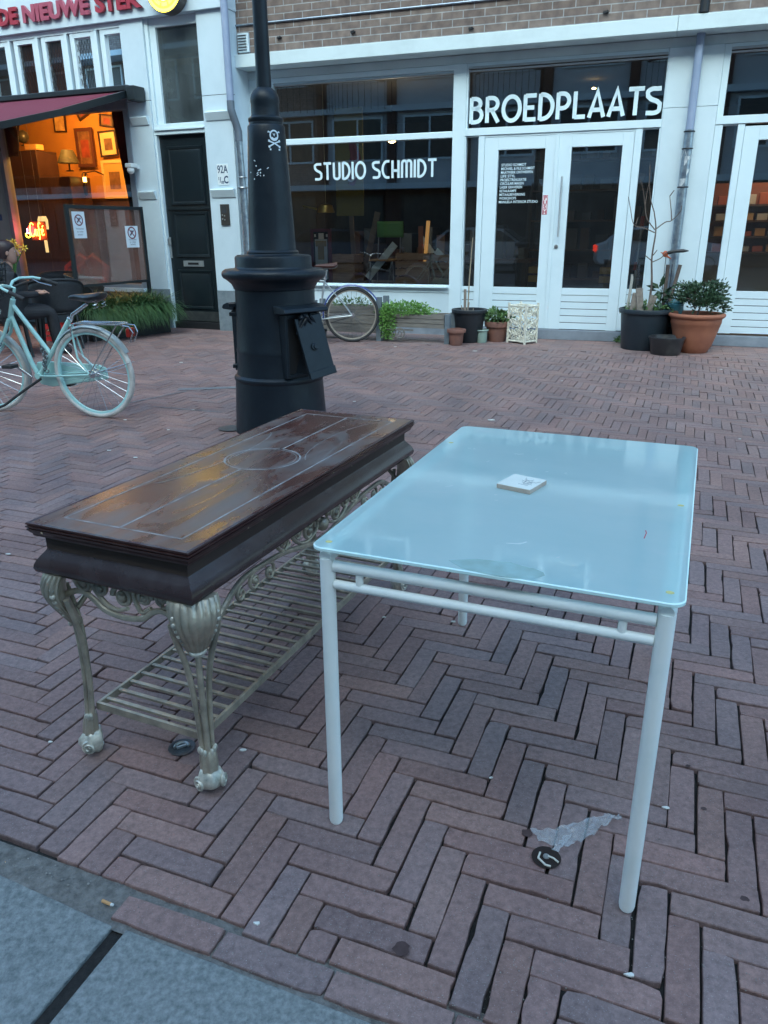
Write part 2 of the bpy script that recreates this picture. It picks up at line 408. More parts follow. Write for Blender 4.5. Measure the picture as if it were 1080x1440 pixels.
# straight rows along the foot of the shops (bond changes there)
FO = Vector((2.534, 10.19)); fu = Vector((.9418, -.3361)); fn = Vector((-.3361, -.9418))
def frow():
    for r_ in range(-3, 15):
        n0 = r_*BW
        u = -6.6+(r_ % 2)*BL/2
        while u < 6.5:
            c0 = FO+fu*(u+BL/2)+fn*(n0+BW/2)-BO
            # convert to paving frame (facade runs within two degrees of it)
            aa, bb = c0.dot(ex), c0.dot(ey)
            brick(aa-BL/2, aa+BL/2, bb-BW/2, bb+BW/2, dz=rb.gauss(0, .0008)); u += BL
frow()
tag(BR.build('street_pavement', PAVE, smooth=False, colors=True), kind='structure')
SAND = mat('joint_sand', (.010, .010, .010), .95, col2=(.024, .023, .021), scale=90, bump=.3, bscale=300)
g = MB(); g.quad((-60, -60, -.016), (60, -60, -.016), (60, 60, -.016), (-60, 60, -.016))
tag(g.build('ground', SAND, smooth=False), kind='structure')
# road and far pavement behind the camera, where the opposite buildings stand
g = MB()
RM = mat('road_brick', (.10, .085, .085), .8, col2=(.075, .07, .075), scale=30)
def pslab(a0, a1, b0, b1, z0, z1):
    P = [bw2(a0, b0), bw2(a1, b0), bw2(a1, b1), bw2(a0, b1)]
    g._add([(p.x, p.y, z0) for p in P]+[(p.x, p.y, z1) for p in P], [(3, 2, 1, 0), (4, 5, 6, 7), (0, 1, 5, 4), (1, 2, 6, 5), (2, 3, 7, 6), (3, 0, 4, 7)])
pslab(-30, 30, KB-12, KB-1.26, -.11, -.008)
tag(g.build('road', RM, smooth=False), kind='structure')
# blue stone slabs at the street edge: a row of large slabs
g = MB()
def slab(a0, a1, dz):
    k = len(g.v)
    pslab(a0, a1, KB-1.25, KB-.004, -.12, dz)
    return k
JA = .024
_pa = [bw2(KA-1.512, KB-1.25), bw2(KA-.012, KB-1.25), bw2(KA-.012, KB-.004), bw2(KA-1.512, KB+.076)]
g._add([(p.x, p.y, -.12) for p in _pa]+[(p.x, p.y, -.006) for p in _pa], [(3, 2, 1, 0), (4, 5, 6, 7), (0, 1, 5, 4), (1, 2, 6, 5), (2, 3, 7, 6), (3, 0, 4, 7)])
slab(KA-.012-3.02, KA-1.532, -.006)
slab(KA+JA, KA+JA+1.5, -.001)
slab(KA+JA+1.52, KA+JA+3.02, -.003)
tag(g.build('kerb_slabs', BLUESTONE, smooth=False, bevel=.004), kind='structure')
MORTAR = mat('old_mortar', (.10, .095, .088), .95, col2=(.21, .20, .185), scale=45, bump=.8, bscale=120)
g = MB(); p0, p1 = KA-1.6, KA+1.4
for i in range(60):
    for j in range(6):
        def q(ii, jj):
            w = bw2(p0+(p1-p0)*ii/60, KB-.012+(.105)*jj/6); return (w.x, w.y, -.009+.006*noise.noise(Vector((ii*.5, jj*.9, 3))))
        g.quad(q(i, j), q(i+1, j), q(i+1, j+1), q(i, j+1))
tag(g.build('gutter_strip', MORTAR, smooth=True, weld=True), kind='structure')

# small round covers, litter
COVER = mat('cast_iron_cover', (.05, .06, .07), .45, .5, col2=(.09, .10, .11), scale=40, bump=.3)
DARKHOLE = mat('hole_shade', (.018, .010, .008), .9)  # dark colour of a flat disc, painted for the shade inside the hole
BRIGHT = mat('bright_steel', (.5, .53, .53), .3, .8)
t = thing('stopcock_cover', 'small round iron stopcock cover in the bricks under the dark console table', 'cover', (-.576, 1.781, .001))
mb = MB(); mb.lathe([(0.0001, 0), (.036, 0), (.038, .003), (.030, .003), (.028, .0015), (.0001, .0015)], 32); mb.build('lid', COVER, t)
mb = MB(); mb.torus((0, 0, .005), .019, .004, n=20, a0=-.6, a1=2.6); mb.bar((-.012, -.008, .006), (.012, .006, .006), .006); mb.build('lifting_ring', BRIGHT, t)
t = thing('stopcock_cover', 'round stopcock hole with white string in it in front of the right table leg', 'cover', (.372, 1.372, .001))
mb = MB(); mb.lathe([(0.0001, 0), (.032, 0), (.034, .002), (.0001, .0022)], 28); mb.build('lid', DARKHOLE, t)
mb = MB(); mb.lathe([(.001, .004), (.008, .004), (.0075, .006), (.001, .006)], 14); mb.build('bolt', BRIGHT, t)
mb = MB(); mb.tube([(-.012, .012, .005), (-.02, -.005, .006), (-.008, -.026, .006), (.004, -.03, .005)], .0025, 6); mb.tube([(.004, .0, .006), (.016, -.008, .006), (.024, -.018, .005)], .0022, 6); mb.build('string', mat('white_string', (.6, .58, .5), .8), t)
t = thing('drain_cover', 'small round iron cover beside the foot of the lamp post', 'cover', (-1.132, 5.48, .001))
mb = MB(); mb.lathe([(0.0001, 0), (.085, 0), (.09, .006), (.07, .008), (.0001, .008)], 32); mb.build('lid', COVER, t)
# old white road paint line and concrete patch
PALE = mat('worn_white_paint', (.20, .21, .22), .8, col2=(.12, .11, .11), scale=25)
g = MB()
for (a_, b_, w_) in (((-1.927, 6.257), (-1.30, 6.02), .02), ((-1.902, 6.982), (-1.358, 7.066), .09), ((-2.25, 6.30), (-1.80, 6.90), .02)):
    a_, b_ = Vector(a_), Vector(b_); d = (b_-a_).normalized(); nn = Vector((-d.y, d.x))*w_/2
    g.quad((*(a_-nn), .0035), (*(b_-nn), .0035), (*(b_+nn), .0035), (*(a_+nn), .0035))
tag(g.build('faded_paint_marks', PALE, smooth=False), kind='structure')

LIT = mat('litter_paper', (.62, .62, .58), .8); CORK = mat('cigarette_filter', (.55, .30, .13), .8); ASH = mat('cigarette_paper', (.65, .65, .62), .8)
def butt(x, y, a, z, label):
    t = thing('cigarette_butt', label, 'litter', (x, y, z+.004), a, 'cigarette ends')
    mb = MB(); mb.cyl((-.016, 0, 0), (.008, 0, 0), .0038, n=10); mb.build('filter', CORK, t)
    mb = MB(); mb.cyl((.008, 0, 0), (.014, .001, 0), .0036, .0028, n=10); mb.build('paper', ASH, t)
def gp(px, py, z=0.):
    d = (_D*F_PX+_R*(px-540)+_U*(720-py)); k = (z-CAM_H)/d.z; return d.x*k, d.y*k
x, y = gp(153, 1276, -.01); butt(x, y, R(-25), -.002, 'cigarette end lying at the corner of the blue stone slab')
x, y = gp(8, 1214, -.02); butt(x, y, R(-60), -.018, 'cigarette end in the gutter at the left edge')
def scrap(px, py, s, label, a=0., mtl=LIT):
    s *= .8; x, y = gp(px, py); mb = MB(); n = 7; top = []
    for i in range(n):
        r_ = s*(.5+.6*rs.random()); an = a+2*PI*i/n; top.append((x+r_*math.cos(an)*1.5, y+r_*math.sin(an)*.8, .0042+.002*rs.random()))
    mb._add(top+[(p[0], p[1], .002) for p in top], [tuple(range(n)), tuple(range(2*n-1, n-1, -1))]+[(i, i+n, (i+1) % n+n, (i+1) % n) for i in range(n)])
    o = mb.build('litter_scrap', mtl, smooth=False); tag(o, label, 'litter', 'white scraps of litter on the bricks')
rs = random.Random(5)
for px, py, s, lb in ((692, 591, .028, 'white scrap of paper on the bricks just behind the glass table'), (638, 875, .010, 'white chip by the rear left leg of the glass table'), (540, 869, .006, 'tiny white scrap below the lower rail of the glass table'),
        (936, 1137, .009, 'white sliver right of the front right glass table leg'), (964, 998, .005, 'tiny white dot right of the table leg, above the white sliver'), (885, 1373, .010, 'white sliver on the bricks below the right table leg'),
        (690, 1095, .006, 'white grit on a joint between the two front table legs'), (360, 1300, .008, 'thin white scrap on a brick near the blue stone slabs'), (71, 1045, .006, 'pale blue-white chip left of the console table foot'),
        (140, 1046, .016, 'grey leaf-like flake beside the left scroll foot'), (342, 1056, .009, 'brown-white sliver right of the stopcock cover under the console table'), (153, 634, .014, 'white scrap on the bricks left of the console table'),
        (190, 644, .014, 'white scrap nearest the far left end of the console table'), (176, 591, .018, 'pale scrap on the bricks behind the mint bicycle wheel'), (12, 780, .012, 'white scrap at the left edge below the bicycle'),
        (237, 605, .010, 'white speck left of the iron cover'), (272, 577, .012, 'white speck between the bicycle and the lamp post'), (255, 510, .02, 'pale scrap on the paving in front of the black door'),
        (556, 488, .02, 'white speck in front of the wooden planter'), (668, 494, .03, 'pale splash mark in front of the flower pots'), (498, 565, .014, 'white speck right of the lamp post'),
        (1014, 520, .016, 'white speck on the paving below the terracotta bowl'), (1040, 618, .010, 'white speck right of the far table corner'), (790, 536, .012, 'white speck in the middle of the paving before the doors')):
    scrap(px, py, s, lb, rs.random()*3)
rs = random.Random(41); GRIT = MB()
for i in range(1500):
    px = rs.random()*1080; py = 900+540*rs.random()**.8; x, y = gp(px, py)
    q = Vector((x, y))-BO
    gut = q.dot(ey) < KB+.085 and q.dot(ex) < KA
    if q.dot(ey) < KB: continue
    s_ = .0006+.0011*rs.random() if not gut else .001+.0024*rs.random(); z = .001 if not gut else -.004
    n = 5; a0 = rs.random()*6
    GRIT._add([(x+s_*math.cos(a0+2*PI*k/n), y+s_*math.sin(a0+2*PI*k/n), z) for k in range(n)]+[(x, y, z+s_*1.1)], [(k, (k+1) % n, n) for k in range(n)])
tag(GRIT.build('grit', mat('grit', (.14, .13, .12), .9, col2=(.32, .31, .29), scale=8), smooth=False), 'fine sand and grit scattered over the near paving and gutter', 'grit', kind='stuff')
STAIN = mat('dried_stain', (.045, .022, .020), .7, col2=(.07, .04, .038), scale=60)
for px, py, s, lb in ((565, 1335, .016, 'reddish brown stain on a brick in the foreground'), (967, 1078, .006, 'small round brown stain right of the table leg'), (990, 1138, .006, 'small round brown stain beside the white sliver'), (1047, 1265, .008, 'dark round stain at the right edge of the paving'),
                     (741, 1172, .013, 'brown stain next to the stopcock hole')):
    x, y = gp(px, py); mb = MB(); n = 12
    mb._add([(x+s*(.7+.5*rs.random())*math.cos(2*PI*i/n)*1.2, y+s*(.7+.5*rs.random())*math.sin(2*PI*i/n), .0024+rs.random()*.0004) for i in range(n)], [tuple(range(n))])
    tag(mb.build('stain', STAIN, smooth=False), kind='structure')
# scrap of clear plastic foil
mb = MB(); rs = random.Random(3)
NX, NY = 30, 9; rows = []
for i in range(NX):
    s_ = i/(NX-1); px = 752+120*s_; py = 1178-20*s_+8*math.sin(s_*5)
    cx_, cy_ = gp(px, py); w_ = .018*(.45+.9*math.sin(PI*min(1, s_*.9+.12)))*(1.35-.6*s_)
    row = []
    for j in range(NY):
        q = (j/(NY-1)-.5)*2
        row.append((cx_-q*w_*.4+rs.gauss(0, .0010), cy_+q*w_+rs.gauss(0, .0010)+.004*math.sin(i*1.3), .006+.012*abs(noise.noise(Vector((i*.45, j*.8, 1))))+.006*noise.noise(Vector((i*1.4, j*1.7, 7)))))
    rows.append(row)
mb._add([v for r_ in rows for v in r_], [(i*NY+j, i*NY+j+1, (i+1)*NY+j+1, (i+1)*NY+j) for i in range(NX-1) for j in range(NY-1)])
# a trailing flap towards the hole
k0 = len(mb.v); fl = []
for i in range(8):
    s_ = i/7; px, py = 800-20*s_, 1178+22*s_; cx_, cy_ = gp(px, py)
    for j in range(4): fl.append((cx_+(j-1.5)*.006, cy_+(j-1.5)*.004*(-1)**i*.4, .006+.007*rs.random()))
mb._add(fl, [(i*4+j, i*4+j+1, (i+1)*4+j+1, (i+1)*4+j) for i in range(7) for j in range(3)])
def foil_mat():
    mt = bpy.data.materials.new('clear_foil'); mt.use_nodes = True; nt = mt.node_tree; N, L = nt.nodes, nt.links
    b = N['Principled BSDF']; b.inputs['Base Color'].default_value = (.62, .66, .68, 1); b.inputs['Roughness'].default_value = .12; b.inputs['Specular IOR Level'].default_value = 1.0
    b.inputs['Alpha'].default_value = .34; return mt
tag(mb.build('plastic_foil', foil_mat(), smooth=True, ang=25), 'crumpled strip of clear plastic foil lying on the bricks by the stopcock hole', 'litter')

# ------------------------------------------------------------ frosted glass table
def frosted():
    mt = bpy.data.materials.new('frosted_glass'); mt.use_nodes = True; nt = mt.node_tree; N, L = nt.nodes, nt.links
    for n_ in list(N): N.remove(n_)
    out = N.new('ShaderNodeOutputMaterial'); tc = N.new('ShaderNodeTexCoord')
    ta = N.new('ShaderNodeBsdfRefraction'); ta.inputs['Color'].default_value = (.88, 1, 1, 1); ta.inputs['Roughness'].default_value = .34; ta.inputs['IOR'].default_value = 1.12
    tb = N.new('ShaderNodeBsdfTranslucent'); tb.inputs['Color'].default_value = (.70, .92, .98, 1)
    p = N.new('ShaderNodeMixShader'); p.inputs[0].default_value = .22; L.new(ta.outputs[0], p.inputs[1]); L.new(tb.outputs[0], p.inputs[2])
    d = N.new('ShaderNodeBsdfPrincipled'); d.inputs['Roughness'].default_value = .5; d.inputs['Specular IOR Level'].default_value = .1
    nz = N.new('ShaderNodeTexNoise'); nz.inputs['Scale'].default_value = 6; nz.inputs['Detail'].default_value = 12; nz.inputs['Roughness'].default_value = .72; nz.inputs['Distortion'].default_value = .6
    mp = N.new('ShaderNodeMapping'); mp.inputs['Scale'].default_value = (1, 2.6, 1); mp.inputs['Rotation'].default_value = (0, 0, .5)
    L.new(tc.outputs['Object'], mp.inputs['Vector']); L.new(mp.outputs[0], nz.inputs['Vector'])
    cr = N.new('ShaderNodeValToRGB'); e = cr.color_ramp.elements; e[0].position = .3; e[0].color = (.55, .88, .88, 1); e[1].position = .62; e[1].color = (.62, .92, .92, 1)
    e2 = cr.color_ramp.elements.new(.74); e2.color = (.78, .97, .99, 1)
    L.new(nz.outputs['Fac'], cr.inputs['Fac']); L.new(cr.outputs[0], d.inputs['Base Color'])
    mx = N.new('ShaderNodeMixShader'); mx.inputs[0].default_value = .50; L.new(p.outputs[0], mx.inputs[1]); L.new(d.outputs[0], mx.inputs[2])
    gl = N.new('ShaderNodeBsdfGlossy'); gl.inputs['Roughness'].default_value = .09
    ru = N.new('ShaderNodeMapRange'); ru.inputs[1].default_value = .35; ru.inputs[2].default_value = .75; ru.inputs[3].default_value = .02; ru.inputs[4].default_value = .12
    L.new(nz.outputs['Fac'], ru.inputs[0]); L.new(ru.outputs[0], gl.inputs['Roughness'])
    fr = N.new('ShaderNodeFresnel'); fr.inputs['IOR'].default_value = 1.6
    m2 = N.new('ShaderNodeMixShader'); L.new(fr.outputs[0], m2.inputs[0]); L.new(mx.outputs[0], m2.inputs[1]); L.new(gl.outputs[0], m2.inputs[2])
    L.new(m2.outputs[0], out.inputs['Surface']); return mt
FROST = frosted()
TBLUE = mat('powder_coated_white', (.86, .90, .87), .35, col2=(.74, .82, .80), scale=9, mix=.6, bump=.04, bscale=40)
TW, TL, TZ = .749, 1.131, .745
t = thing('glass_table', 'pale blue frosted glass table with white tube legs, right of the dark console table', 'table', (-.160, 1.482, 0), R(-22.36))
def rrect(x0, x1, y0, y1, r, n=8):
    P = []
    for cx, cy, a0 in ((x1-r, y0+r, -90), (x1-r, y1-r, 0), (x0+r, y1-r, 90), (x0+r, y0+r, 180)):
        P += [(cx+r*math.cos(R(a0+90*i/n)), cy+r*math.sin(R(a0+90*i/n))) for i in range(n+1)]
    return P
P0 = rrect(0, TW, 0, TL, .028); P1 = rrect(.0025, TW-.0025, .0025, TL-.0025, .026)
mb = MB(); mb.loft([[(x, y, TZ-.0095) for x, y in P1], [(x, y, TZ-.0075) for x, y in P0], [(x, y, TZ-.002) for x, y in P0], [(x, y, TZ) for x, y in P1]])
top = mb.build('glass_top', FROST, t, ang=30)
_c = bpy.data.materials.new('clear_under_face'); _c.use_nodes = True; _n = _c.node_tree.nodes; _t = _n.new('ShaderNodeBsdfTransparent'); _t.inputs[0].default_value = (.97, 1, .99, 1)
_c.node_tree.links.new(_t.outputs[0], _n['Material Output'].inputs['Surface'])
top.data.materials.append(_c); top.data.materials.append(mat('glass_edge', (.62, .90, .88), .25, col2=(.74, .97, .95), scale=12))
for pl_g in top.data.polygons:
    if pl_g.normal.z < -.9: pl_g.material_index = 1
    elif pl_g.normal.z < .9: pl_g.material_index = 2
LX = (.030, .030+.690); LY = (.026, 1.104); HB = TZ-.0097
for x in LX:
    for y in LY:
        mb = MB(); mb.tube([(x, y, .003), (x, y, .012), (x, y, HB-.03), (x, y, HB-.022)], [.0150, .0168, .0168, .0165], 20)
        mb.tube([(x, y, 0), (x, y, .004)], [.013, .013], 16)
        mb.build('leg', TBLUE, t)
def rail(p, q, r, name='rail'):
    mb = MB(); mb.cyl(p, q, r, n=16); return mb.build(name, TBLUE, t)
for x in LX:
    mb = MB(); mb.tube([(x, LY[0]-.012, HB-.0175), (x, LY[0], HB-.0172), (x, LY[1], HB-.0172), (x, LY[1]+.012, HB-.0175)], [.013, .017, .017, .013], 20); mb.build('side_tube', TBLUE, t)
for y in LY:
    rail((LX[0]+.0165, y, .695), (LX[1]-.0165, y, .695), .0125, 'upper_rail'); rail((LX[0]+.0165, y, .652), (LX[1]-.0165, y, .652), .0105, 'lower_rail')
    for x in (LX[0]+.075, LX[1]-.075): rail((x, y, .660), (x, y, .686), .0085, 'spacer')
for x, y in ((LX[0], LY[0]+.01), (LX[1], LY[0]+.02), (LX[0], LY[1]-.2), (LX[1], .55)):
    mb = MB(); mb.ball((x, y, TZ+.0002), .008, .007, .0009, 10); mb.build('glue_spot', mat('yellowed_glue', (.55, .52, .2), .5), t)
rs = random.Random(12)
SPK = mat('pale_scuff', (.80, .86, .86), .5)
for i in range(16):
    x, y = .08+rs.random()*.6, .08+rs.random()*.95; a = rs.gauss(.3, .5); l_ = .004+.022*rs.random()**2; w_ = .0009+.0012*rs.random()
    mb = MB(); ribbon(mb, [(x, y), (x+l_*math.cos(a), y+l_*math.sin(a)), (x+l_*1.8*math.cos(a+.3), y+l_*1.8*math.sin(a+.3))], w_, lambda p, q, c: (p, q, TZ+.0002+c), .0002); mb.build('scuff', SPK, t, smooth=False)
mb = MB(); n = 18; mb._add([(.40+.085*math.cos(2*PI*k/n)*(1+.2*rs.random()), .035+.030*math.sin(2*PI*k/n)*(1+.3*rs.random()), TZ+.0002) for k in range(n)], [tuple(range(n))]); mb.build('green_stain', mat('algae_stain', (.24, .36, .33), .5, col2=(.30, .46, .45), scale=30), t, smooth=False)
mb = MB(); ribbon(mb, [(.655, .30), (.657, .335), (.654, .35)], .0022, lambda p, q, c: (p, q, TZ+.0002+c), .0002); mb.build('red_mark', mat('red_marker', (.5, .08, .12), .5), t, smooth=False)
# tile on the glass
t = thing('tile', 'small white ceramic tile with a doodle lying on the glass table', 'tile', (.358, 1.870, TZ+.0005), R(-36))
mb = MB(); mb.box(-.047, .047, -.05, .05, 0, .011); mb.build('clay_body', mat('bare_clay', (.42, .33, .27), .85, col2=(.5, .42, .35), scale=60), t, bevel=.0012)
mb = MB(); mb.box(-.0465, .0465, -.0495, .0495, .0111, .0125); mb.build('glaze', mat('white_glaze', (.70, .74, .68), .25, col2=(.76, .80, .74), scale=20), t, bevel=.0012)
mb = MB()
for st in ([(-.004, .036), (0, .022), (.010, .016), (.018, .020), (.02, .030)], [(.010, .016), (.02, .006), (.036, .010), (.042, .024)], [(-.006, .012), (.01, .004), (.03, -.002)], [(0, .0), (.012, -.01), (.034, -.012)], [(.004, .02), (.012, -.016)], [(.024, .016), (.018, -.014)], [(.0, -.02), (.028, -.022)]):
    ribbon(mb, st, .0012, lambda a, b, c: (a, b, .0126+c), .0003)
mb.build('doodle', mat('pencil_grey', (.16, .19, .22), .7), t, smooth=False)

# ------------------------------------------------------------ console table: dark wood top on an ornate metal base
A0 = Vector((-.8855, 1.746)); CT = thing('console_table', 'long dark brown wooden console table on an ornate silver metal base', 'table', (A0.x, A0.y, 0), R(-23.8))
CW, CL, CZ = .490, 1.372, .700
def wood_top():
    mt = bpy.data.materials.new('dusty_mahogany'); mt.use_nodes = True; nt = mt.node_tree; N, L = nt.nodes, nt.links
    b = N['Principled BSDF']; tc = N.new('ShaderNodeTexCoord')
    def tex(scale, detail=6, st=None, dist=0.):
        n_ = N.new('ShaderNodeTexNoise'); n_.inputs['Scale'].default_value = scale; n_.inputs['Detail'].default_value = detail; n_.inputs['Roughness'].default_value = .62; n_.inputs['Distortion'].default_value = dist
        if st:
            mp = N.new('ShaderNodeMapping'); mp.inputs['Scale'].default_value = st; L.new(tc.outputs['Object'], mp.inputs['Vector']); L.new(mp.outputs[0], n_.inputs['Vector'])
        else: L.new(tc.outputs['Object'], n_.inputs['Vector'])
        return n_
    def ramp(src, a, b_, ca, cb):
        r_ = N.new('ShaderNodeValToRGB'); e = r_.color_ramp.elements; e[0].position = a; e[1].position = b_; e[0].color = ca; e[1].color = cb; L.new(src, r_.inputs[0]); return r_
    grain = ramp(tex(9, 8, (6, .7, 1)).outputs['Fac'], .35, .7, (.038, .010, .008, 1), (.105, .030, .020, 1))
    dust = ramp(tex(4.0, 9, (2.2, .7, 1), .9).outputs['Fac'], .45, .68, (0, 0, 0, 1), (.85, .85, .85, 1))
    mx = N.new('ShaderNodeMix'); mx.data_type = 'RGBA'; L.new(dust.outputs[0], mx.inputs[0]); L.new(grain.outputs[0], mx.inputs[6]); mx.inputs[7].default_value = (.135, .13, .128, 1)
    L.new(mx.outputs[2], b.inputs['Base Color'])
    ro = N.new('ShaderNodeMapRange'); ro.inputs[3].default_value = .24; ro.inputs[4].default_value = .50; L.new(dust.outputs[0], ro.inputs[0]); L.new(ro.outputs[0], b.inputs['Roughness'])
    bp = N.new('ShaderNodeBump'); bp.inputs['Strength'].default_value = .08; bp.inputs['Distance'].default_value = .003; L.new(tex(14, 4, (3, .6, 1)).outputs['Fac'], bp.inputs['Height']); L.new(bp.outputs[0], b.inputs['Normal'])
    return mt
WTOP = wood_top()
def apron_mat():
    return mat('worn_mahogany_leather', (.030, .013, .012), .27, spec=.75, col2=(.062, .046, .047), scale=5, mix=.56, bump=.06, bscale=20, stretch=(1.4, 1, 1.6))
WAP = apron_mat()
def ringrect(off, z): return [(-off, -off, z), (CW+off, -off, z), (CW+off, CL+off, z), (-off, CL+off, z)]
def frame_loft(prof):
    mb = MB(); mb.loft([ringrect(o_, z) for o_, z in prof], cap=False); return mb
mb = MB()
mb.loft([ringrect(o_, z) for o_, z in ((-.001, .700), (.0, .6985), (.0, .6955), (-.003, .6945), (-.003, .6925), (.001, .6915), (.001, .688), (-.003, .687), (-.003, .685), (.0, .684), (-.001, .680), (-.005, .674), (-.009, .670), (-.010, .664))], cap=False)
mb.build('moulded_edge', mat('edge_mahogany', (.040, .014, .012), .28, col2=(.085, .045, .038), scale=14, mix=.62), CT, ang=50)
# top boards: border planks and the inlaid field
mb = MB(); B_ = .062
def sheet(x0, x1, y0, y1, z): mb.quad((x0, y0, z), (x1, y0, z), (x1, y1, z), (x0, y1, z))
mb.loft([[(.009, .009, .700), (CW-.009, .009, .700), (CW-.009, CL-.009, .700), (.009, CL-.009, .700)], [(B_, B_, .700), (CW-B_, B_, .700), (CW-B_, CL-B_, .700), (B_, CL-B_, .700)]], cap=False)
mb.loft([ringrect(-.001, .700), [(.006, .006, .6975), (CW-.006, .006, .6975), (CW-.006, CL-.006, .6975), (.006, CL-.006, .6975)], [(.009, .009, .700), (CW-.009, .009, .700), (CW-.009, CL-.009, .700), (.009, CL-.009, .700)]], cap=False)
mb.loft([[(B_, B_, .700), (CW-B_, B_, .700), (CW-B_, CL-B_, .700), (B_, CL-B_, .700)], [(B_+.002, B_+.002, .6985), (CW-B_-.002, B_+.002, .6985), (CW-B_-.002, CL-B_-.002, .6985), (B_+.002, CL-B_-.002, .6985)], [(B_+.004, B_+.004, .6998), (CW-B_-.004, B_+.004, .6998), (CW-B_-.004, CL-B_-.004, .6998), (B_+.004, CL-B_-.004, .6998)]], cap=False)
sheet(B_+.004, CW-B_-.004, B_+.004, CL-B_-.004, .6998)
o = mb.build('tabletop', WTOP, CT, smooth=False)
# inlay seams: pale dusty lines, centre circle and loops
SEAM = mat('dusty_seam', (.30, .31, .31), .6, col2=(.11, .095, .09), scale=20, mix=.55, detail=10)
mb = MB(); pl = lambda a, b, c: (a, b, .7001+c)
cx_, cy_ = CW/2-.005, CL*.515
x0, x1, y0, y1 = B_+.003, CW-B_-.003, B_+.003, CL-B_-.003
ribbon(mb, [(x0, y0), (x1, y0), (x1, y1), (x0, y1), (x0, y0)], .0055, pl, .0002)
ribbon(mb, [(cx_, y0), (cx_, cy_-.115)], .0065, pl, .0002); ribbon(mb, [(cx_, cy_+.115), (cx_, y1)], .0065, pl, .0002)
ribbon(mb, arc(cx_, cy_, .118, .118, 0, 360, 40), .006, pl, .0002)
ribbon(mb, arc(cx_, cy_, .106, .106, 0, 360, 40), .0022, pl, .0002)
ribbon(mb, arc(x0+.01, cy_-.02, .07, .32, 80, -80, 30), .003, pl, .0003)
ribbon(mb, arc(x1-.02, cy_+.30, .09, .28, 100, 250, 24), .0022, pl, .0003)
mb.build('inlay_line', SEAM, CT, smooth=False)
# bulging apron under the top
prof = [(-.010, .666), (-.024, .661), (-.031, .653), (-.034, .643), (-.032, .632), (-.025, .620), (-.015, .608), (-.007, .597), (-.002, .587), (-.000, .577), (-.003, .568), (-.012, .561), (-.030, .558)]
mb = MB(); mb.loft([ringrect(o_, z) for o_, z in prof], cap=False); mb.build('apron', WAP, CT, ang=60)
mb = MB(); mb.box(.028, CW-.028, .028, CL-.028, .563, .66); mb.build('underframe', mat('raw_under_wood', (.05, .03, .022), .8), CT)
# dings where bare wood shows
NICK = mat('bare_wood_nick', (.45, .36, .24), .8)
rs = random.Random(9); mb = MB()
for i in range(9):
    y = .12+rs.random()*1.15; z = .668+rs.random()*.016; w_ = .003+rs.random()*.006
    mb.quad((CW+.0005, y, z), (CW+.0005, y+w_, z), (CW+.0005, y+w_*.8, z+.003), (CW+.0005, y+w_*.2, z+.003))
mb.quad((.048, -.0006, .679), (.055, -.0006, .678), (.054, -.0006, .683), (.049, -.0006, .683))
mb.build('nick', NICK, CT, smooth=False)
# metal base ---
PEW = mat('antique_silver_paint', (.52, .46, .36), .36, .5, col2=(.26, .245, .20), scale=16, mix=.5, bump=.25, bscale=45)
PEWL = mat('worn_bright_silver_paint', (.72, .68, .58), .4, .35, col2=(.26, .28, .25), scale=30, mix=.52, bump=.2, bscale=60)
legs = [(.052, .055, -1, -1), (CW-.046, .055, 1, -1), (.052, CL-.055, -1, 1), (CW-.046, CL-.055, 1, 1)]
prof_leg = [  # z, outward shift along the diagonal, radius across, radius along the diagonal
 (.566, .014, .052, .030), (.550, .021, .0545, .034), (.530, .026, .055, .037), (.510, .027, .052, .036), (.490, .024, .0475, .033), (.470, .018, .042, .029), (.450, .010, .036, .025), (.430, .003, .0295, .021),
 (.412, -.003, .023, .017), (.402, -.006, .014, .012)]
def smooth_prof(p, n):
    out = []
    for i in range(len(p)-1):
        for k in range(n):
            s_ = k/n
            out.append(tuple(p[i][q]*(1-s_)+p[i+1][q]*s_ for q in range(4)))
    out.append(p[-1]); return out
PL = smooth_prof(prof_leg, 2)
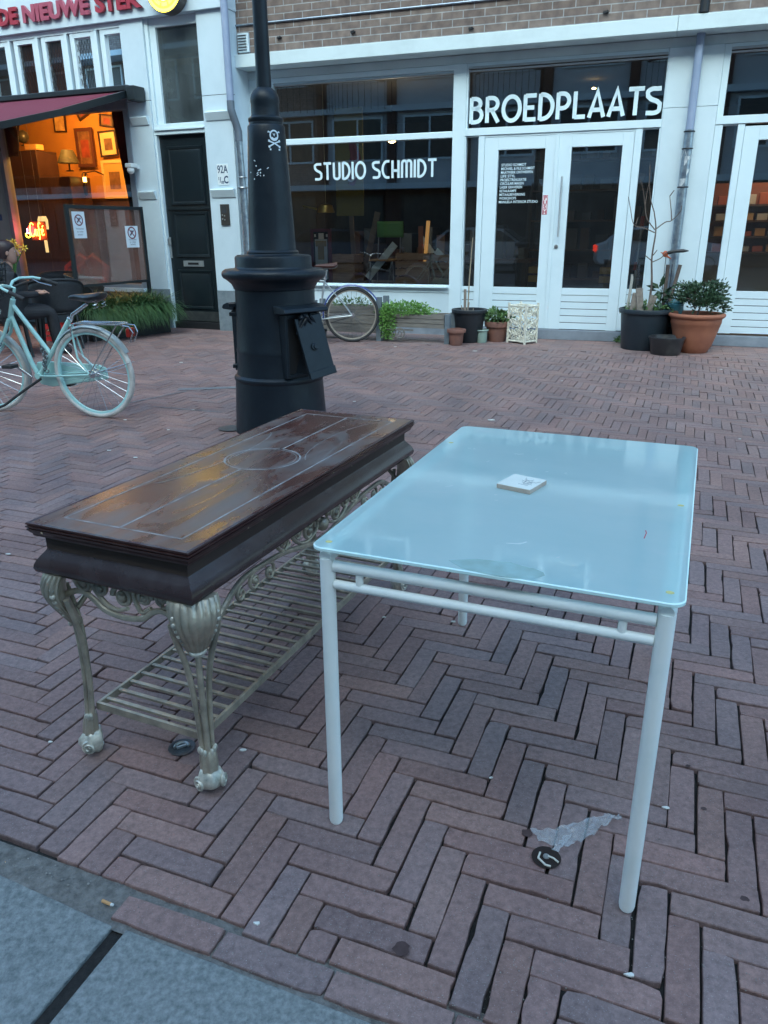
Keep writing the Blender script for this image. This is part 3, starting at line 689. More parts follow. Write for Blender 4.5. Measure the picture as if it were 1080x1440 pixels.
for lx, ly, sx_, sy_ in legs:
    dg = Vector((sx_, sy_)).normalized(); ac = Vector((-dg.y, dg.x)); n = 112
    mb = MB(); rings = []
    for z, sh, ra, rd in PL:
        ring = []
        flute = max(.3, min(1, (z-.40)/.05)); low = ank = 0
        for k in range(n):
            a = 2*PI*k/n; ca, sa = math.cos(a), math.sin(a)
            f = 1+flute*.14*abs(math.sin(9*a+.35*math.sin(z*40)))**.8*(1 if ca > -.3 else .2) - low*.16*abs(math.sin(1.5*a))**2*(1 if ca > -.2 else 0) + ank*.06*math.cos(8*a)
            # the inner side of the knee is flat
            dd = ca*rd*f if ca > 0 else ca*rd*(.55 if z > .42 else 1.)
            p = dg*(sh+dd)+ac*(sa*ra*f)
            ring.append((lx+p.x, ly+p.y, z))
        rings.append(ring)
    mb.loft(rings); leg = mb.build('leg', PEW, CT, ang=50)
    # scroll foot
    mb = MB(); c = Vector((lx, ly))+dg*.012
    rings = []
    for z, sh, ra, rd in ((.072, .006, .020, .019), (.062, .010, .027, .025), (.048, .015, .033, .031), (.032, .016, .034, .032), (.018, .012, .029, .026), (.006, .006, .019, .016), (.0, .004, .012, .010)):
        ring = []
        for k in range(24):
            a = 2*PI*k/24; f = 1+.10*math.cos(5*a)*(1 if z > .02 else .3)
            p = dg*(sh-.008+math.cos(a)*rd*f)+ac*(math.sin(a)*ra*f); ring.append((lx+p.x, ly+p.y, z))
        rings.append(ring)
    mb.loft(rings)
    for s_ in (-1, 1):   # spiral volutes on both cheeks
        pc = Vector((lx, ly))+dg*.016+ac*(s_*.031); ax = Vector((ac.x*s_+dg.x*.5, ac.y*s_+dg.y*.5, 0)).normalized()
        xx = Vector((0, 0, 1)); yy = ax.cross(xx)
        pts = [Vector((pc.x, pc.y, .033))+(xx*math.cos(a)+yy*math.sin(a))*(.019*(1-a/15.5))+ax*(.004*a/12) for a in [i*.35 for i in range(36)]]
        mb.tube(pts, .0042, 6)
    mb.build('scroll_foot', PEWL, leg, ang=60)
    # beads along the knee edges, acanthus tip and ankle collar
    mb = MB()
    for s_ in (-1, 1):
        for z, q, r_ in ((.530, .93, .0075), (.512, .96, .0085), (.494, .95, .0075), (.478, .93, .0065), (.463, .92, .0055), (.449, .90, .0045)):
            row = min(PL, key=lambda w: abs(w[0]-z)); p = dg*(row[1]+.012)+ac*(s_*row[2]*q); mb.ball((lx+p.x, ly+p.y, z), r_, n=8)
    p = dg*.010; mb.tube([(lx+(p+ac*(.020*math.cos(a))).x, ly+(p+ac*(.020*math.cos(a))).y, .420-.012*math.sin(a)) for a in [PI*q/8 for q in range(9)]], [.002+.006*math.sin(PI*q/8) for q in range(9)], 8)
    for k in range(7):
        a = -1.4+2.8*k/6; p = dg*(-.004+.016*math.cos(a))+ac*(.020*math.sin(a)); mb.ball((lx+p.x, ly+p.y, .112+.012*abs(math.sin(a*1.2))), .0062, .0062, .011, 8)
    mb.build('leaf_ornament', PEWL, leg)
    # three slender bars that carry the shell and close on the ankle
    AZ = [(.500, .057, .010), (.470, .053, .004), (.43, .043, -.004), (.40, .0355, -.009), (.36, .0275, -.012), (.30, .0205, -.013), (.22, .0155, -.012), (.14, .0125, -.006), (.095, .012, -.001), (.06, .012, .003)]
    for s_ in (-1, 1):
        mb = MB(); pts = []
        for z, a, d in AZ:
            p = dg*d+ac*(s_*a); pts.append((lx+p.x, ly+p.y, z))
        mb.tube(pts, [.0075, .0085, .0085, .0085, .0085, .0082, .008, .0085, .009, .009], 10, flat=.8); mb.build('leg_bar', PEW, leg)
    mb = MB(); mb.tube([(lx+(dg*d).x, ly+(dg*d).y, z) for z, d in ((.43, .004), (.40, .0), (.36, -.002), (.30, -.003), (.22, -.001), (.14, .005), (.095, .009), (.06, .010))], .0078, 10); mb.build('leg_bar', PEW, leg)
    mb = MB(); rings = []
    for z, sh, ra, rd in ((.125, -.002, .017, .014), (.115, .0, .020, .017), (.10, .002, .0215, .019), (.08, .004, .0225, .020), (.066, .006, .022, .020)):
        rings.append([(lx+(dg*(sh+rd*math.cos(a)*(1+.10*math.cos(7*a)))+ac*(ra*math.sin(a)*(1+.10*math.cos(7*a)))).x, ly+(dg*(sh+rd*math.cos(a)*(1+.10*math.cos(7*a)))+ac*(ra*math.sin(a)*(1+.10*math.cos(7*a)))).y, z) for a in [2*PI*k/56 for k in range(56)]])
    mb.loft(rings); mb.build('ankle', PEW, leg)
# scroll work: curved bars with volutes. plane: along t (0..1), z
def spiral(cx, cz, r, turns, a0, dirn=1, n=40):
    return [(cx+r*(1-.80*i/n)*math.cos(a0+dirn*2*PI*turns*i/n), cz+r*(1-.80*i/n)*math.sin(a0+dirn*2*PI*turns*i/n)) for i in range(n+1)]
def scrolls(fmap, length, bars, spirals, leaves, name):
    mb = MB()
    for pts, r_ in bars: mb.tube([fmap(a, b) for a, b in pts], r_, 8, flat=.8)
    for sp, r_ in spirals: mb.tube([fmap(a, b) for a, b in sp], [r_*(1-.25*i/len(sp)) for i in range(len(sp))], 8)
    for a, b, r_ in leaves: mb.ball(fmap(a, b), r_, n=8)
    return mb.build(name, PEW, CT)
def catmull(p, n=8):
    out = []
    P_ = [p[0]]+list(p)+[p[-1]]
    for i in range(1, len(P_)-2):
        for k in range(n):
            t_ = k/n; q = []
            for d in range(2):
                a, b, c, e = P_[i-1][d], P_[i][d], P_[i+1][d], P_[i+2][d]
                q.append(.5*((2*b)+(-a+c)*t_+(2*a-5*b+4*c-e)*t_*t_+(-a+3*b-3*c+e)*t_**3))
            out.append(tuple(q))
    out.append(tuple(p[-1])); return out
for y_ in (.034, CL-.034):      # short ends
    bar = catmull([(.040, .455), (.050, .490), (.083, .512), (.120, .520), (.152, .505), (.183, .482), (.227, .4725), (.263, .4725), (.307, .482), (.338, .505), (.370, .514), (.400, .500), (.428, .470), (.446, .440)])
    fm = lambda a, b: (a, y_, b)
    scrolls(fm, 1, [(bar, .0082), ([(.09, .557), (CW-.09, .557)], .005)],
            [(spiral(.128, .548, .020, 1.4, -PI/2), .0065), (spiral(.180, .540, .024, 1.4, PI*.9, -1), .0070), (spiral(.250, .530, .031, 1.5, PI, -1), .0078), (spiral(.320, .540, .024, 1.4, 0, 1), .0070), (spiral(.372, .548, .018, 1.4, -PI/2, -1), .0065),
             (catmull([(.150, .566), (.165, .53), (.195, .498), (.230, .490), (.262, .500)]), .0072), (catmull([(.285, .560), (.290, .525), (.305, .498), (.335, .515)]), .0072), (catmull([(.095, .556), (.105, .535), (.125, .524)]), .006), (catmull([(.40, .556), (.395, .535), (.375, .524)]), .006)],
            [(.128, .548, .010), (.180, .540, .011), (.250, .530, .014), (.320, .540, .011), (.372, .548, .009), (.215, .556, .008), (.286, .556, .008)], 'end_scrollwork')
for x_ in (.034, CW-.034):      # long sides: an arched bar with volutes
    y0 = 0; Ly = CL
    h = [(.085, .432), (.118, .452), (.162, .484), (.203, .5076), (.254, .5235), (.34, .524), (.451, .515), (.572, .490), (.64, .478)]
    full = h+[(Ly/2, .474)]+[(Ly-a, b) for a, b in reversed(h)]
    fm = lambda a, b: (x_, y0+a, b)
    sp = []
    for mir in (0, 1):
        def mm(p): return [((Ly-a) if mir else a, b) for a, b in p]
        for cx, cz, r_, tn, a0, dr, th_ in ((.235, .487, .022, 1.3, PI/2, 1, .0052), (.30, .495, .026, 1.4, PI/2, 1, .0055), (.375, .492, .026, 1.4, PI/2, -1, .0055), (.455, .548, .026, 1.4, -PI/2, 1, .006), (.53, .545, .028, 1.4, PI, -1, .0065), (.60, .53, .034, 1.5, 0, 1, .007)):
            sp.append((mm(spiral(cx, cz, r_, tn, a0, dr)), th_))
        sp.append((mm(catmull([(.415, .568), (.425, .540), (.455, .522), (.49, .530)])), .0062)); sp.append((mm(catmull([(.50, .566), (.51, .535), (.55, .508), (.60, .500), (.65, .520), (.655, .566)])), .0065)); sp.append((mm(catmull([(.56, .566), (.58, .54), (.62, .545), (.64, .562)])), .006))
    scrolls(fm, Ly, [(catmull(full), .0088)], sp, [(.30, .495, .009), (.375, .492, .009), (.455, .548, .010), (.53, .545, .011), (.60, .53, .013), (Ly-.30, .495, .009), (Ly-.375, .492, .009), (Ly-.455, .548, .010), (Ly-.53, .545, .011), (Ly-.6, .53, .013), (Ly/2, .52, .022), (Ly/2-.03, .548, .012), (Ly/2+.03, .548, .012)], 'side_scrollwork')
# lower shelf
SX0, SX1, SY0, SY1, SZ = .072, CW-.072, .07, CL-.07, .150
t_ = MB()
for x in (SX0, SX1): t_.box(x-.0045, x+.0045, SY0+.0045, SY1-.0045, SZ-.016, SZ+.006)
for y in (SY0, SY1): t_.box(SX0-.0045, SX1+.0045, y-.0045, y+.0045, SZ-.016, SZ+.006)
sh = t_.build('shelf_frame', PEW, CT, smooth=False, bevel=.001)
ns = 26
for i in range(ns):
    y = SY0+.0475*(i+.62)
    if y > SY1-.02: break
    mb = MB(); mb.box(SX0+.0047, SX1-.0047, y-.006, y+.006, SZ-.004, SZ+.004); mb.build('shelf_slat', PEW, CT, smooth=False, bevel=.0008)

# ------------------------------------------------------------ shop building (local x along the front, y into the building, z up)
FO3 = (2.534, 10.190, 0); FYAW = R(-19.64)
SH = thing('shop_building', 'long shop front of white painted panels and windows under a brown brick wall', 'building', FO3, FYAW)
def b_(x0, x1, z0, z1, y0, y1, mb=None):
    mb = mb or MB(); return mb.box(x0, x1, y0, y1, z0, z1)
def part(name, boxes, m_, parent, bevel=0, label=None):
    mb = MB()
    for q in boxes: mb.box(q[0], q[1], q[4], q[5], q[2], q[3])
    o = mb.build(name, m_, parent, smooth=False, bevel=bevel)
    if label: o['label'] = label
    return o
# upper brick wall
def brickwall_mat(name, c1, c2, cm, sc=1.0, coords='xz'):
    mt = bpy.data.materials.new(name); mt.use_nodes = True; nt = mt.node_tree; N, L = nt.nodes, nt.links
    b = N['Principled BSDF']; b.inputs['Roughness'].default_value = .85
    tc = N.new('ShaderNodeTexCoord'); sp = N.new('ShaderNodeSeparateXYZ'); cb = N.new('ShaderNodeCombineXYZ')
    L.new(tc.outputs['Object'], sp.inputs[0]); L.new(sp.outputs[0], cb.inputs[0]); L.new(sp.outputs[2], cb.inputs[1])
    br = N.new('ShaderNodeTexBrick'); br.inputs['Scale'].default_value = 1; br.inputs['Brick Width'].default_value = .262*sc; br.inputs['Row Height'].default_value = .083*sc
    br.inputs['Mortar Size'].default_value = .006; br.inputs['Mortar Smooth'].default_value = .2; br.inputs['Color1'].default_value = (*c1, 1); br.inputs['Color2'].default_value = (*c2, 1); br.inputs['Mortar'].default_value = (*cm, 1); br.inputs['Bias'].default_value = -.1
    L.new(cb.outputs[0], br.inputs['Vector'])
    nz = N.new('ShaderNodeTexNoise'); nz.inputs['Scale'].default_value = 9; nz.inputs['Detail'].default_value = 8; L.new(tc.outputs['Object'], nz.inputs['Vector'])
    cr = N.new('ShaderNodeValToRGB'); cr.color_ramp.elements[0].position = .3; cr.color_ramp.elements[0].color = (.65, .65, .67, 1); cr.color_ramp.elements[1].position = .7; cr.color_ramp.elements[1].color = (1.2, 1.2, 1.2, 1); L.new(nz.outputs['Fac'], cr.inputs[0])
    mx = N.new('ShaderNodeMix'); mx.data_type = 'RGBA'; mx.blend_type = 'MULTIPLY'; mx.inputs[0].default_value = 1; L.new(br.outputs['Color'], mx.inputs[6]); L.new(cr.outputs[0], mx.inputs[7]); L.new(mx.outputs[2], b.inputs['Base Color'])
    bp = N.new('ShaderNodeBump'); bp.invert = True; bp.inputs['Strength'].default_value = .5; bp.inputs['Distance'].default_value = .01; L.new(br.outputs['Fac'], bp.inputs['Height']); L.new(bp.outputs[0], b.inputs['Normal'])
    return mt
BW_MAT = brickwall_mat('brown_brick_wall', (.150, .110, .095), (.195, .150, .130), (.30, .30, .30))
part('brick_wall', [(-4.80, 9, 3.552, 4.55, -.22, .2), (-4.80, 9, 5.9, 7.6, -.22, .2), (-4.8, -3.6, 4.55, 5.9, -.22, .2), (-2.2, -.9, 4.55, 5.9, -.22, .2), (.5, 1.8, 4.55, 5.9, -.22, .2), (3.2, 9, 4.55, 5.9, -.22, .2)], BW_MAT, SH)
part('rear_wall', [(-4.80, 9, 0, 7.6, 5.9, 6.0), (8.9, 9, 0, 3.5, .2, 5.9), (-4.80, -4.72, 0, 3.415, .2, 5.9), (-4.80, -4.72, 3.605, 7.6, .2, 5.9)], mat('dark_interior_wall', (.045, .048, .05), .9, col2=(.07, .07, .07), scale=3), SH)
part('upper_floor', [(-4.80, 8.9, 3.42, 3.6, .201, 5.9), (-4.8, 9, 7.6, 7.7, -.22, 6.0)], mat('ceiling_grey', (.10, .10, .10), .9), SH)
part('shop_floor', [(-4.70, 8.9, .02, .10, .16, 5.9)], mat('shop_floor_wood', (.09, .08, .07), .6, col2=(.06, .05, .05), scale=3, stretch=(1, 6, 1)), SH)
for i, (a, c_) in enumerate(((-3.6, -2.2), (-.9, .5), (1.8, 3.2))):
    w = part('window', [(a, c_, 4.55, 4.63, -.16, -.08), (a, c_, 5.82, 5.9, -.16, -.08), (a, a+.08, 4.63, 5.82, -.16, -.08), (c_-.08, c_, 4.63, 5.82, -.16, -.08), ((a+c_)/2-.04, (a+c_)/2+.04, 4.63, 5.82, -.16, -.08)], WHITE2, SH, .004)
    part('pane', [(a+.08, (a+c_)/2-.04, 4.63, 5.82, -.125, -.12), ((a+c_)/2+.04, c_-.08, 4.63, 5.82, -.125, -.12)], GLASS, w)
# concrete band
part('concrete_band', [(-4.78, .86, 3.40, 3.55, -.30, .0), (.863, 9, 3.40, 3.55, -.30, .0)], CONC, SH, .006)
part('header_panel', [(-4.72, 9, 3.30, 3.398, .0, .16), (-4.72, 9, 3.30, 3.552, .161, .199)], CONC, SH, .004)
# conduit on the bricks and small fixings
mb = MB(); mb.cyl((-4.7, -.235, 3.895), (9, -.235, 3.895), .012, n=8); mb.build('conduit', GALV, SH)
for x_, z_ in ((-4.25, 3.80), (-3.98, 3.715), (-2.96, 3.70), (-1.45, 3.62), (.1, 3.66)):
    mb = MB(); mb.cyl((x_, -.22, z_), (x_, -.27, z_), .012, n=8); mb.box(x_-.05, x_-.01, -.245, -.225, z_-.012, z_+.012); mb.build('wall_fixing', DARKMET, SH, smooth=False)
# vent by the corner
mb = MB(); mb.box(-4.60, -4.44, -.26, -.222, 3.58, 3.80)
o = mb.build('vent_box', WHITE, SH, bevel=.004)
mb = MB()
for i in range(6): mb.box(-4.59, -4.47, -.268, -.2605, 3.60+i*.033, 3.612+i*.033)
mb.build('vent_slot', GROOVE, o, smooth=False)
# white walls and pilasters
part('left_wall', [(-4.72, -4.30, 0, 3.298, .0, .16)], WHITE, SH, .004)
part('pilaster', [(.800, 1.385, 0, 2.683, -.02, .15), (.800, 1.385, 2.687, 3.298, -.02, .15)], WHITE, SH, .004)
# studio window
def frame(name, x0, x1, z0, z1, t, y0, y1, parent=SH, m_=WHITE2, bevel=.004, tt=None, tb=None):
    tt = t if tt is None else tt; tb = t if tb is None else tb
    return part(name, [(x0, x1, z1-tt, z1, y0, y1), (x0, x1, z0, z0+tb, y0, y1), (x0, x0+t, z0+tb, z1-tt, y0, y1), (x1-t, x1, z0+tb, z1-tt, y0, y1)], m_, parent, bevel)
def pane(x0, x1, z0, z1, y, parent, m_=GLASS, name='pane'):
    mb = MB(); mb.quad((x0, y, z0), (x1, y, z0), (x1, y, z1), (x0, y, z1)); return mb.build(name, m_, parent, smooth=False)
f1 = part('shop_window', [(-4.30, -4.24, .565, 3.298, -.005, .09), (-1.728, -1.562, .02, 3.298, -.01, .09), (-4.24, -1.728, 3.235, 3.298, -.005, .09), (-4.24, -1.728, 2.480, 2.548, -.015, .09), (-4.24, -1.728, .565, .660, -.005, .09)], WHITE2, SH, .004)
part('glazing_bead', [(-4.24, -1.728, 3.215, 3.235, .02, .06), (-4.24, -1.728, 2.548, 2.556, .01, .06), (-4.24, -1.728, .660, .668, .01, .06)], WHITE2, f1, .002)
pane(-4.24, -1.728, 2.55, 3.235, .045, f1); pane(-4.24, -1.728, .66, 2.48, .045, f1)
part('sill', [(-4.30, -1.735, .628, .650, -.055, -.006)], WHITE2, f1, .004)
part('lower_panel', [(-4.30, -1.73, .0, .563, .005, .12)], WHITE, SH, .003)
part('plinth', [(-4.72, -1.73, .0, .10, -.012, .004)], STONEW, SH)
# broedplaats bay: transom light, side lights, double doors
f2 = part('transom_window', [(-1.560, -1.539, 2.575, 3.298, -.005, .09), (.79, .799, 2.575, 3.298, -.005, .09), (-1.539, .79, 3.262, 3.298, -.005, .09), (-1.560, .799, 2.490, 2.575, -.02, .09)], WHITE2, SH, .003)
pane(-1.539, .79, 2.575, 3.262, .045, f2)
part('glazing_bead', [(-1.539, .79, 3.235, 3.260, -.02, .03), (-1.539, .79, 3.205, 3.222, -.01, .03)], mat('grey_blind_rail', (.38, .42, .45), .4), f2, .002)
part('glazing_bead', [(-4.24, -1.728, 3.2, 3.214, .0, .03)], mat('grey_blind_rail', (.38, .42, .45), .4), f1, .002)
def sidelight(x0, x1, xl, xr, zb=.655, zt=2.488, pl=.14):
    w = part('side_light', [(xl, x0, pl, zt, -.01, .09), (x1, xr, pl, zt, -.01, .09), (x0, x1, zb-.06, zb, -.005, .09), (x0, x1, zt-.012, zt, -.002, .09)], WHITE2, SH, .004)
    pane(x0, x1, zb, zt-.012, .045, w, GLASSD)
    n = 4; h = (zb-.06-pl)/n
    part('slat_panel', [(x0, x1, pl+i*h+.004, pl+(i+1)*h-.004, .008, .06) for i in range(n)], WHITE2, w, .002)
    part('panel_groove', [(x0, x1, pl, zb-.06, .0125, .05)], GROOVE, w); return w
sidelight(-1.545, -1.383, -1.560, -1.305)
sidelight(.595, .780, .512, .799)
def door(x0, x1, gx0, gx1, z0=.132, z1=2.462, gz0=.655, gz1=2.316, glass=GLASSD, hand=None):
    d = part('door', [(x0, gx0, z0, z1, .0, .06), (gx1, x1, z0, z1, .0, .06), (gx0, gx1, gz1, z1, .001, .06), (gx0, gx1, gz0-.085, gz0, .001, .06)], WHITE2, SH, .003)
    pane(gx0, gx1, gz0, gz1, .04, d, glass)
    n = 5; h = (gz0-.085-z0)/n
    part('slat_panel', [(gx0, gx1, z0+i*h+.004, z0+(i+1)*h-.004, .008, .05) for i in range(n)], WHITE2, d, .002)
    part('panel_groove', [(gx0, gx1, z0, gz0-.085, .0125, .045)], GROOVE, d)
    return d
dl = door(-1.302, -.398, -1.127, -.538); dr = door(-.392, .509, -.217, .380)
part('door_stop', [(-.415, -.370, .135, 2.46, -.016, -.001)], WHITE2, dr, .003)
part('door_head', [(-1.305, .512, 2.463, 2.488, -.004, .08)], WHITE2, SH, .002)
mb = MB(); mb.tube([(-.300, -.075, 1.283), (-.300, -.075, 1.986)], .014, 14); mb.build('door_handle', mat('brushed_steel', (.55, .6, .63), .3, .6), dr)
for z_ in (1.40, 1.87):
    mb = MB(); mb.cyl((-.300, -.075, z_), (-.300, .002, z_), .008, n=10); mb.build('handle_bracket', STEEL, dr)
mb = MB(); mb.cyl((-.325, -.012, 1.165), (-.325, .0, 1.165), .024, n=18); mb.cyl((-.325, -.02, 1.165), (-.325, -.012, 1.165), .012, n=12); mb.build('door_lock', STEEL, dr)
PINK = mat('red_push_tape', (.45, .05, .09), .5); 
mb = MB(); mb.box(-.531, -.469, -.003, -.001, 1.55, 1.776); st = mb.build('push_sticker', mat('sticker_white', (.75, .70, .72), .5), dl, smooth=False)
part('sticker_border', [(-.531, -.525, 1.55, 1.776, -.0042, -.0031), (-.475, -.469, 1.55, 1.776, -.0042, -.0031), (-.525, -.475, 1.55, 1.556, -.0042, -.0031), (-.525, -.475, 1.770, 1.776, -.0042, -.0031)], PINK, st)
for i, ch in enumerate('PUSH'):
    text_mesh(ch, .068, 'push_lettering', PINK, st, (-.5, -.0045, 1.722-i*.055), align='CENTER', offset=.002)
part('threshold', [(-1.545, .799, .0, .128, -.035, .12), (1.45, 5.0, .0, .128, -.035, .12)], STONEW, SH, .006)
part('threshold', [(-1.72, .799, .128, .134, .0, .1)], GROOVE, SH)
# third bay to the right
f3 = part('transom_window', [(1.387, 1.457, 2.575, 3.298, -.005, .09), (1.457, 4.9, 3.262, 3.298, -.005, .09), (1.387, 4.9, 2.490, 2.575, -.02, .09)], WHITE2, SH, .003)
pane(1.457, 4.9, 2.575, 3.262, .045, f3)
part('glazing_bead', [(1.457, 4.9, 3.235, 3.260, -.02, .03), (1.457, 4.9, 3.205, 3.222, -.01, .03)], mat('grey_blind_rail', (.38, .42, .45), .4), f3, .002)
sidelight(1.470, 1.630, 1.387, 1.705, zb=.70)
door(1.708, 2.70, 1.868, 2.54, z0=.15); door(2.71, 3.7, 2.87, 3.53, z0=.15)
part('right_wall', [(3.71, 9, 0, 3.298, .0, .16)], WHITE, SH)
# down pipe on the pilaster
dp = MB(); dp.cyl((1.115, -.105, 2.44), (1.115, -.105, 3.40), .045, n=20); dpo = dp.build('down_pipe', mat('blue_grey_pipe', (.27, .33, .46), .45, col2=(.22, .28, .40), scale=4), SH)
mb = MB(); mb.tube([(1.115, -.105, .05), (1.115, -.105, 2.28), (1.115, -.105, 2.44)], [.054, .054, .050], 20); mb.build('lower_pipe', GALV, dpo)
for z_ in (2.42, 2.24, 1.83, .5):
    mb = MB(); mb.torus((1.115, -.105, z_), .056, .008, n=24); mb.bar((1.115, -.05, z_), (1.115, -.02, z_), .02); mb.build('pipe_bracket', DARKMET, dpo)
TAPE = mat('peeling_tape', (.62, .66, .68), .5, col2=(.3, .33, .36), scale=12)
mb = MB()
for a0, z0, z1 in ((-2.5, 1.78, 1.92), (-1.9, 2.05, 2.16), (-1.2, 1.95, 2.02)):
    for i in range(6):
        a, b2 = a0+i*.22, a0+(i+1)*.22
        mb.quad((1.115+.0555*math.cos(a), -.105+.0555*math.sin(a), z0+.02*i), (1.115+.0555*math.cos(b2), -.105+.0555*math.sin(b2), z0+.02*(i+1)), (1.115+.0555*math.cos(b2), -.105+.0555*math.sin(b2), z1), (1.115+.0555*math.cos(a), -.105+.0555*math.sin(a), z1))
mb.tube([(1.115+.0575*math.cos(a), -.105+.0575*math.sin(a), 2.24-.12*abs(math.sin(1.5*a))) for a in [-2.9+i*.15 for i in range(18)]], .003, 6)
mb.build('tape_scrap', TAPE, dpo, smooth=False)
mb = MB(); mb.tube([(1.115, -.27, 3.56), (1.115, -.27, 3.9), (1.115, -.27, 7.4)], .05, 18); mb.build('upper_pipe', DARKMET, dpo)
# lettering on the glass
LET = mat('pale_vinyl_lettering', (.62, .76, .82), .5)
letters('STUDIO sCHMIDT'.replace('sC', 'SC'), -3.690, -1.947, 2.03, 2.245, .042, .032, 'window_lettering', LET, f1, gap=.12)
letters('BROEDPLAATS', -1.520, .765, 2.635, 2.925, .042, .048, 'window_lettering', LET, f2, gap=.09)
lines = ['STUDIO SCHMIDT', 'MICHAEL & FILE SCHMIDT', 'MAATWERK ONTWERPEN', 'LIFE STYL', 'PROJECTREALISATIE', 'CIRCULAIR MAKEN', 'LASER GRAVEREN', 'RETAILRAMPE', 'METAALBEWERKING', 'WORKSHOPS', 'MANUELA INTERIOR STUDIO']
wid = [.315, .425, .405, .185, .330, .300, .285, .215, .330, .220, .50]
for i, (l_, w_) in enumerate(zip(lines, wid)):
    text_mesh(l_, .043, 'door_lettering', LET, dl, (-1.085-.0015*i, .037, 2.128-i*.0435), width=w_, offset=.0006)
# ---------------- things inside the shop, seen through the glass
def at_shop(x, y, z=0.):
    c, s = math.cos(FYAW), math.sin(FYAW); return (FO3[0]+c*x-s*y, FO3[1]+s*x+c*y, z)
FZ = .10
def crate(x, y, w, d, h, z, label, n=4, rz=0.):
    t = thing('wooden_crate', label, 'crate', at_shop(x, y, z), FYAW+rz, 'wooden fruit crates in the shop window')
    hh = h/n
    for s_ in (-1, 1):
        mb = MB()
        for i in range(n): mb.box(-w/2, w/2, s_*d/2-.006, s_*d/2+.006, i*hh+.008, (i+1)*hh-.012)
        mb.build('long_side', CRATEW, t, smooth=False)
        mb = MB()
        for i in range(n): mb.box(s_*(w/2-.006)-.006, s_*(w/2-.006)+.006, -d/2+.007, d/2-.007, i*hh+.008, (i+1)*hh-.012)
        mb.build('short_side', CRATEW, t, smooth=False)
    mb = MB(); mb.box(-w/2+.013, w/2-.013, -d/2+.007, d/2-.007, 0, .01); mb.build('base', CRATEW, t, smooth=False)
    for sx_ in (-1, 1):
        for sy_ in (-1, 1):
            mb = MB(); mb.box(sx_*(w/2-.035)-.015, sx_*(w/2-.035)+.015, sy_*(d/2-.02)-.012, sy_*(d/2-.02)+.012, .011, h-.005); mb.build('corner_post', CRATEW, t, smooth=False)
t = thing('display_platform', 'low grey platform inside the studio window behind the glass', 'platform', at_shop(-3.0, .55), FYAW)
mb = MB(); mb.box(-1.22, 1.25, -.42, .42, FZ+.002, .655); mb.build('body', mat('platform_grey', (.10, .11, .115), .7, col2=(.07, .07, .07), scale=5), t, bevel=.005)
crate(-3.48, .42, .55, .36, .40, .66, 'wooden crate in the studio window behind the bicycle saddle', 3)
crate(-2.33, .42, .50, .36, .42, .66, 'wooden crate near the middle of the studio window, left of its neighbour', 4)
crate(-1.93, .46, .28, .36, .40, .66, 'narrow wooden crate in the right corner of the studio window', 4)
GREEN = mat('green_plastic', (.10, .28, .07), .4)
t = thing('green_chair', 'chair with a green plastic backrest and thin legs standing in the studio window', 'chair', at_shop(-2.82, .52, .656), FYAW)
mb = MB(); pts = []
for i in range(9):
    a = -.5+i/8.; pts.append([(a*.40, .20-.05*math.cos(a*3), z) for z in (.62, .66, .80, .84)])
for i in range(8):
    for j in range(3): mb.quad(pts[i][j], pts[i+1][j], pts[i+1][j+1], pts[i][j+1])
o = mb.build('backrest', GREEN, t, weld=True); sm = o.modifiers.new('thick', 'SOLIDIFY'); sm.thickness = .012
mb = MB(); mb.box(-.20, .18, -.20, .16, .30, .325); mb.build('seat', mat('plywood_edge', (.40, .26, .12), .6), t, bevel=.01)
for sx_ in (-.18, .16):
    for sy_ in (-.17, .15):
        mb = MB(); mb.tube([(sx_*1.1, sy_, 0), (sx_, sy_, .30)] if sy_ < 0 else [(sx_*1.1, sy_*1.1, 0), (sx_, sy_, .3), (sx_, .19, .66)], .010, 8); mb.build('leg', STEEL, t)
t = thing('framed_picture', 'dark red frame holding a pale card with brown patches in the studio window', 'picture', at_shop(-3.70, .20, .66), FYAW+R(2))
mb = MB()
for q in ((-.155, -.115, 0, .74), (.115, .155, 0, .74)): mb.box(q[0], q[1], -.02, .02, q[2], q[3])
mb.box(-.115, .115, -.02, .02, .70, .74); mb.box(-.115, .115, -.02, .02, 0, .04); mb.build('frame', mat('oxblood_frame', (.13, .03, .035), .4), t, smooth=False)
mb = MB(); mb.box(-.115, .115, -.004, .004, .04, .70); o = mb.build('backing', mat('black_mount', (.03, .03, .035), .7), t, smooth=False)
mb = MB(); mb.box(-.095, .095, -.008, -.005, .05, .60); mb.build('card', mat('pale_card', (.42, .50, .52), .7), t, smooth=False)
mb = MB(); mb.box(-.05, .045, -.012, -.009, .32, .54); mb.box(-.085, .085, -.0115, -.009, .50, .575); mb.box(-.045, .03, -.012, -.009, .12, .22); mb.build('tape_patch', mat('kraft_tape', (.25, .21, .11), .7), t, smooth=False)
mb = MB(); mb.box(-.035, .045, -.009, -.006, .60, .68); mb.box(-.10, -.075, -.009, -.006, .63, .665); mb.box(.08, .105, -.009, -.006, .63, .665); mb.build('white_tab', LIT, t, smooth=False)
BRASS = mat('brass', (.35, .25, .08), .35, .8)
t = thing('brass_lamp', 'brass hanging lamp on a thin cord above the framed picture in the studio window', 'lamp', at_shop(-3.72, .45, 1.62), FYAW)
mb = MB(); mb.lathe([(.02, .12), (.10, .10), (.13, .0), (.125, .0), (.09, .09), (.015, .11)], 24, cap=False); mb.tube([(-.14, 0, .05), (-.36, 0, .09), (-.36, .05, .07)], .016, 8); mb.build('shade', BRASS, t)
mb = MB(); mb.cyl((0, 0, .12), (0, 0, 1.70), .003, n=6); mb.build('cord', mat('pale_cord', (.5, .5, .35), .7), t)
t = thing('banner', 'yellow cloth banner with a red and white curved figure hanging behind the studio lettering', 'banner', at_shop(-3.50, .9, 1.58), FYAW)
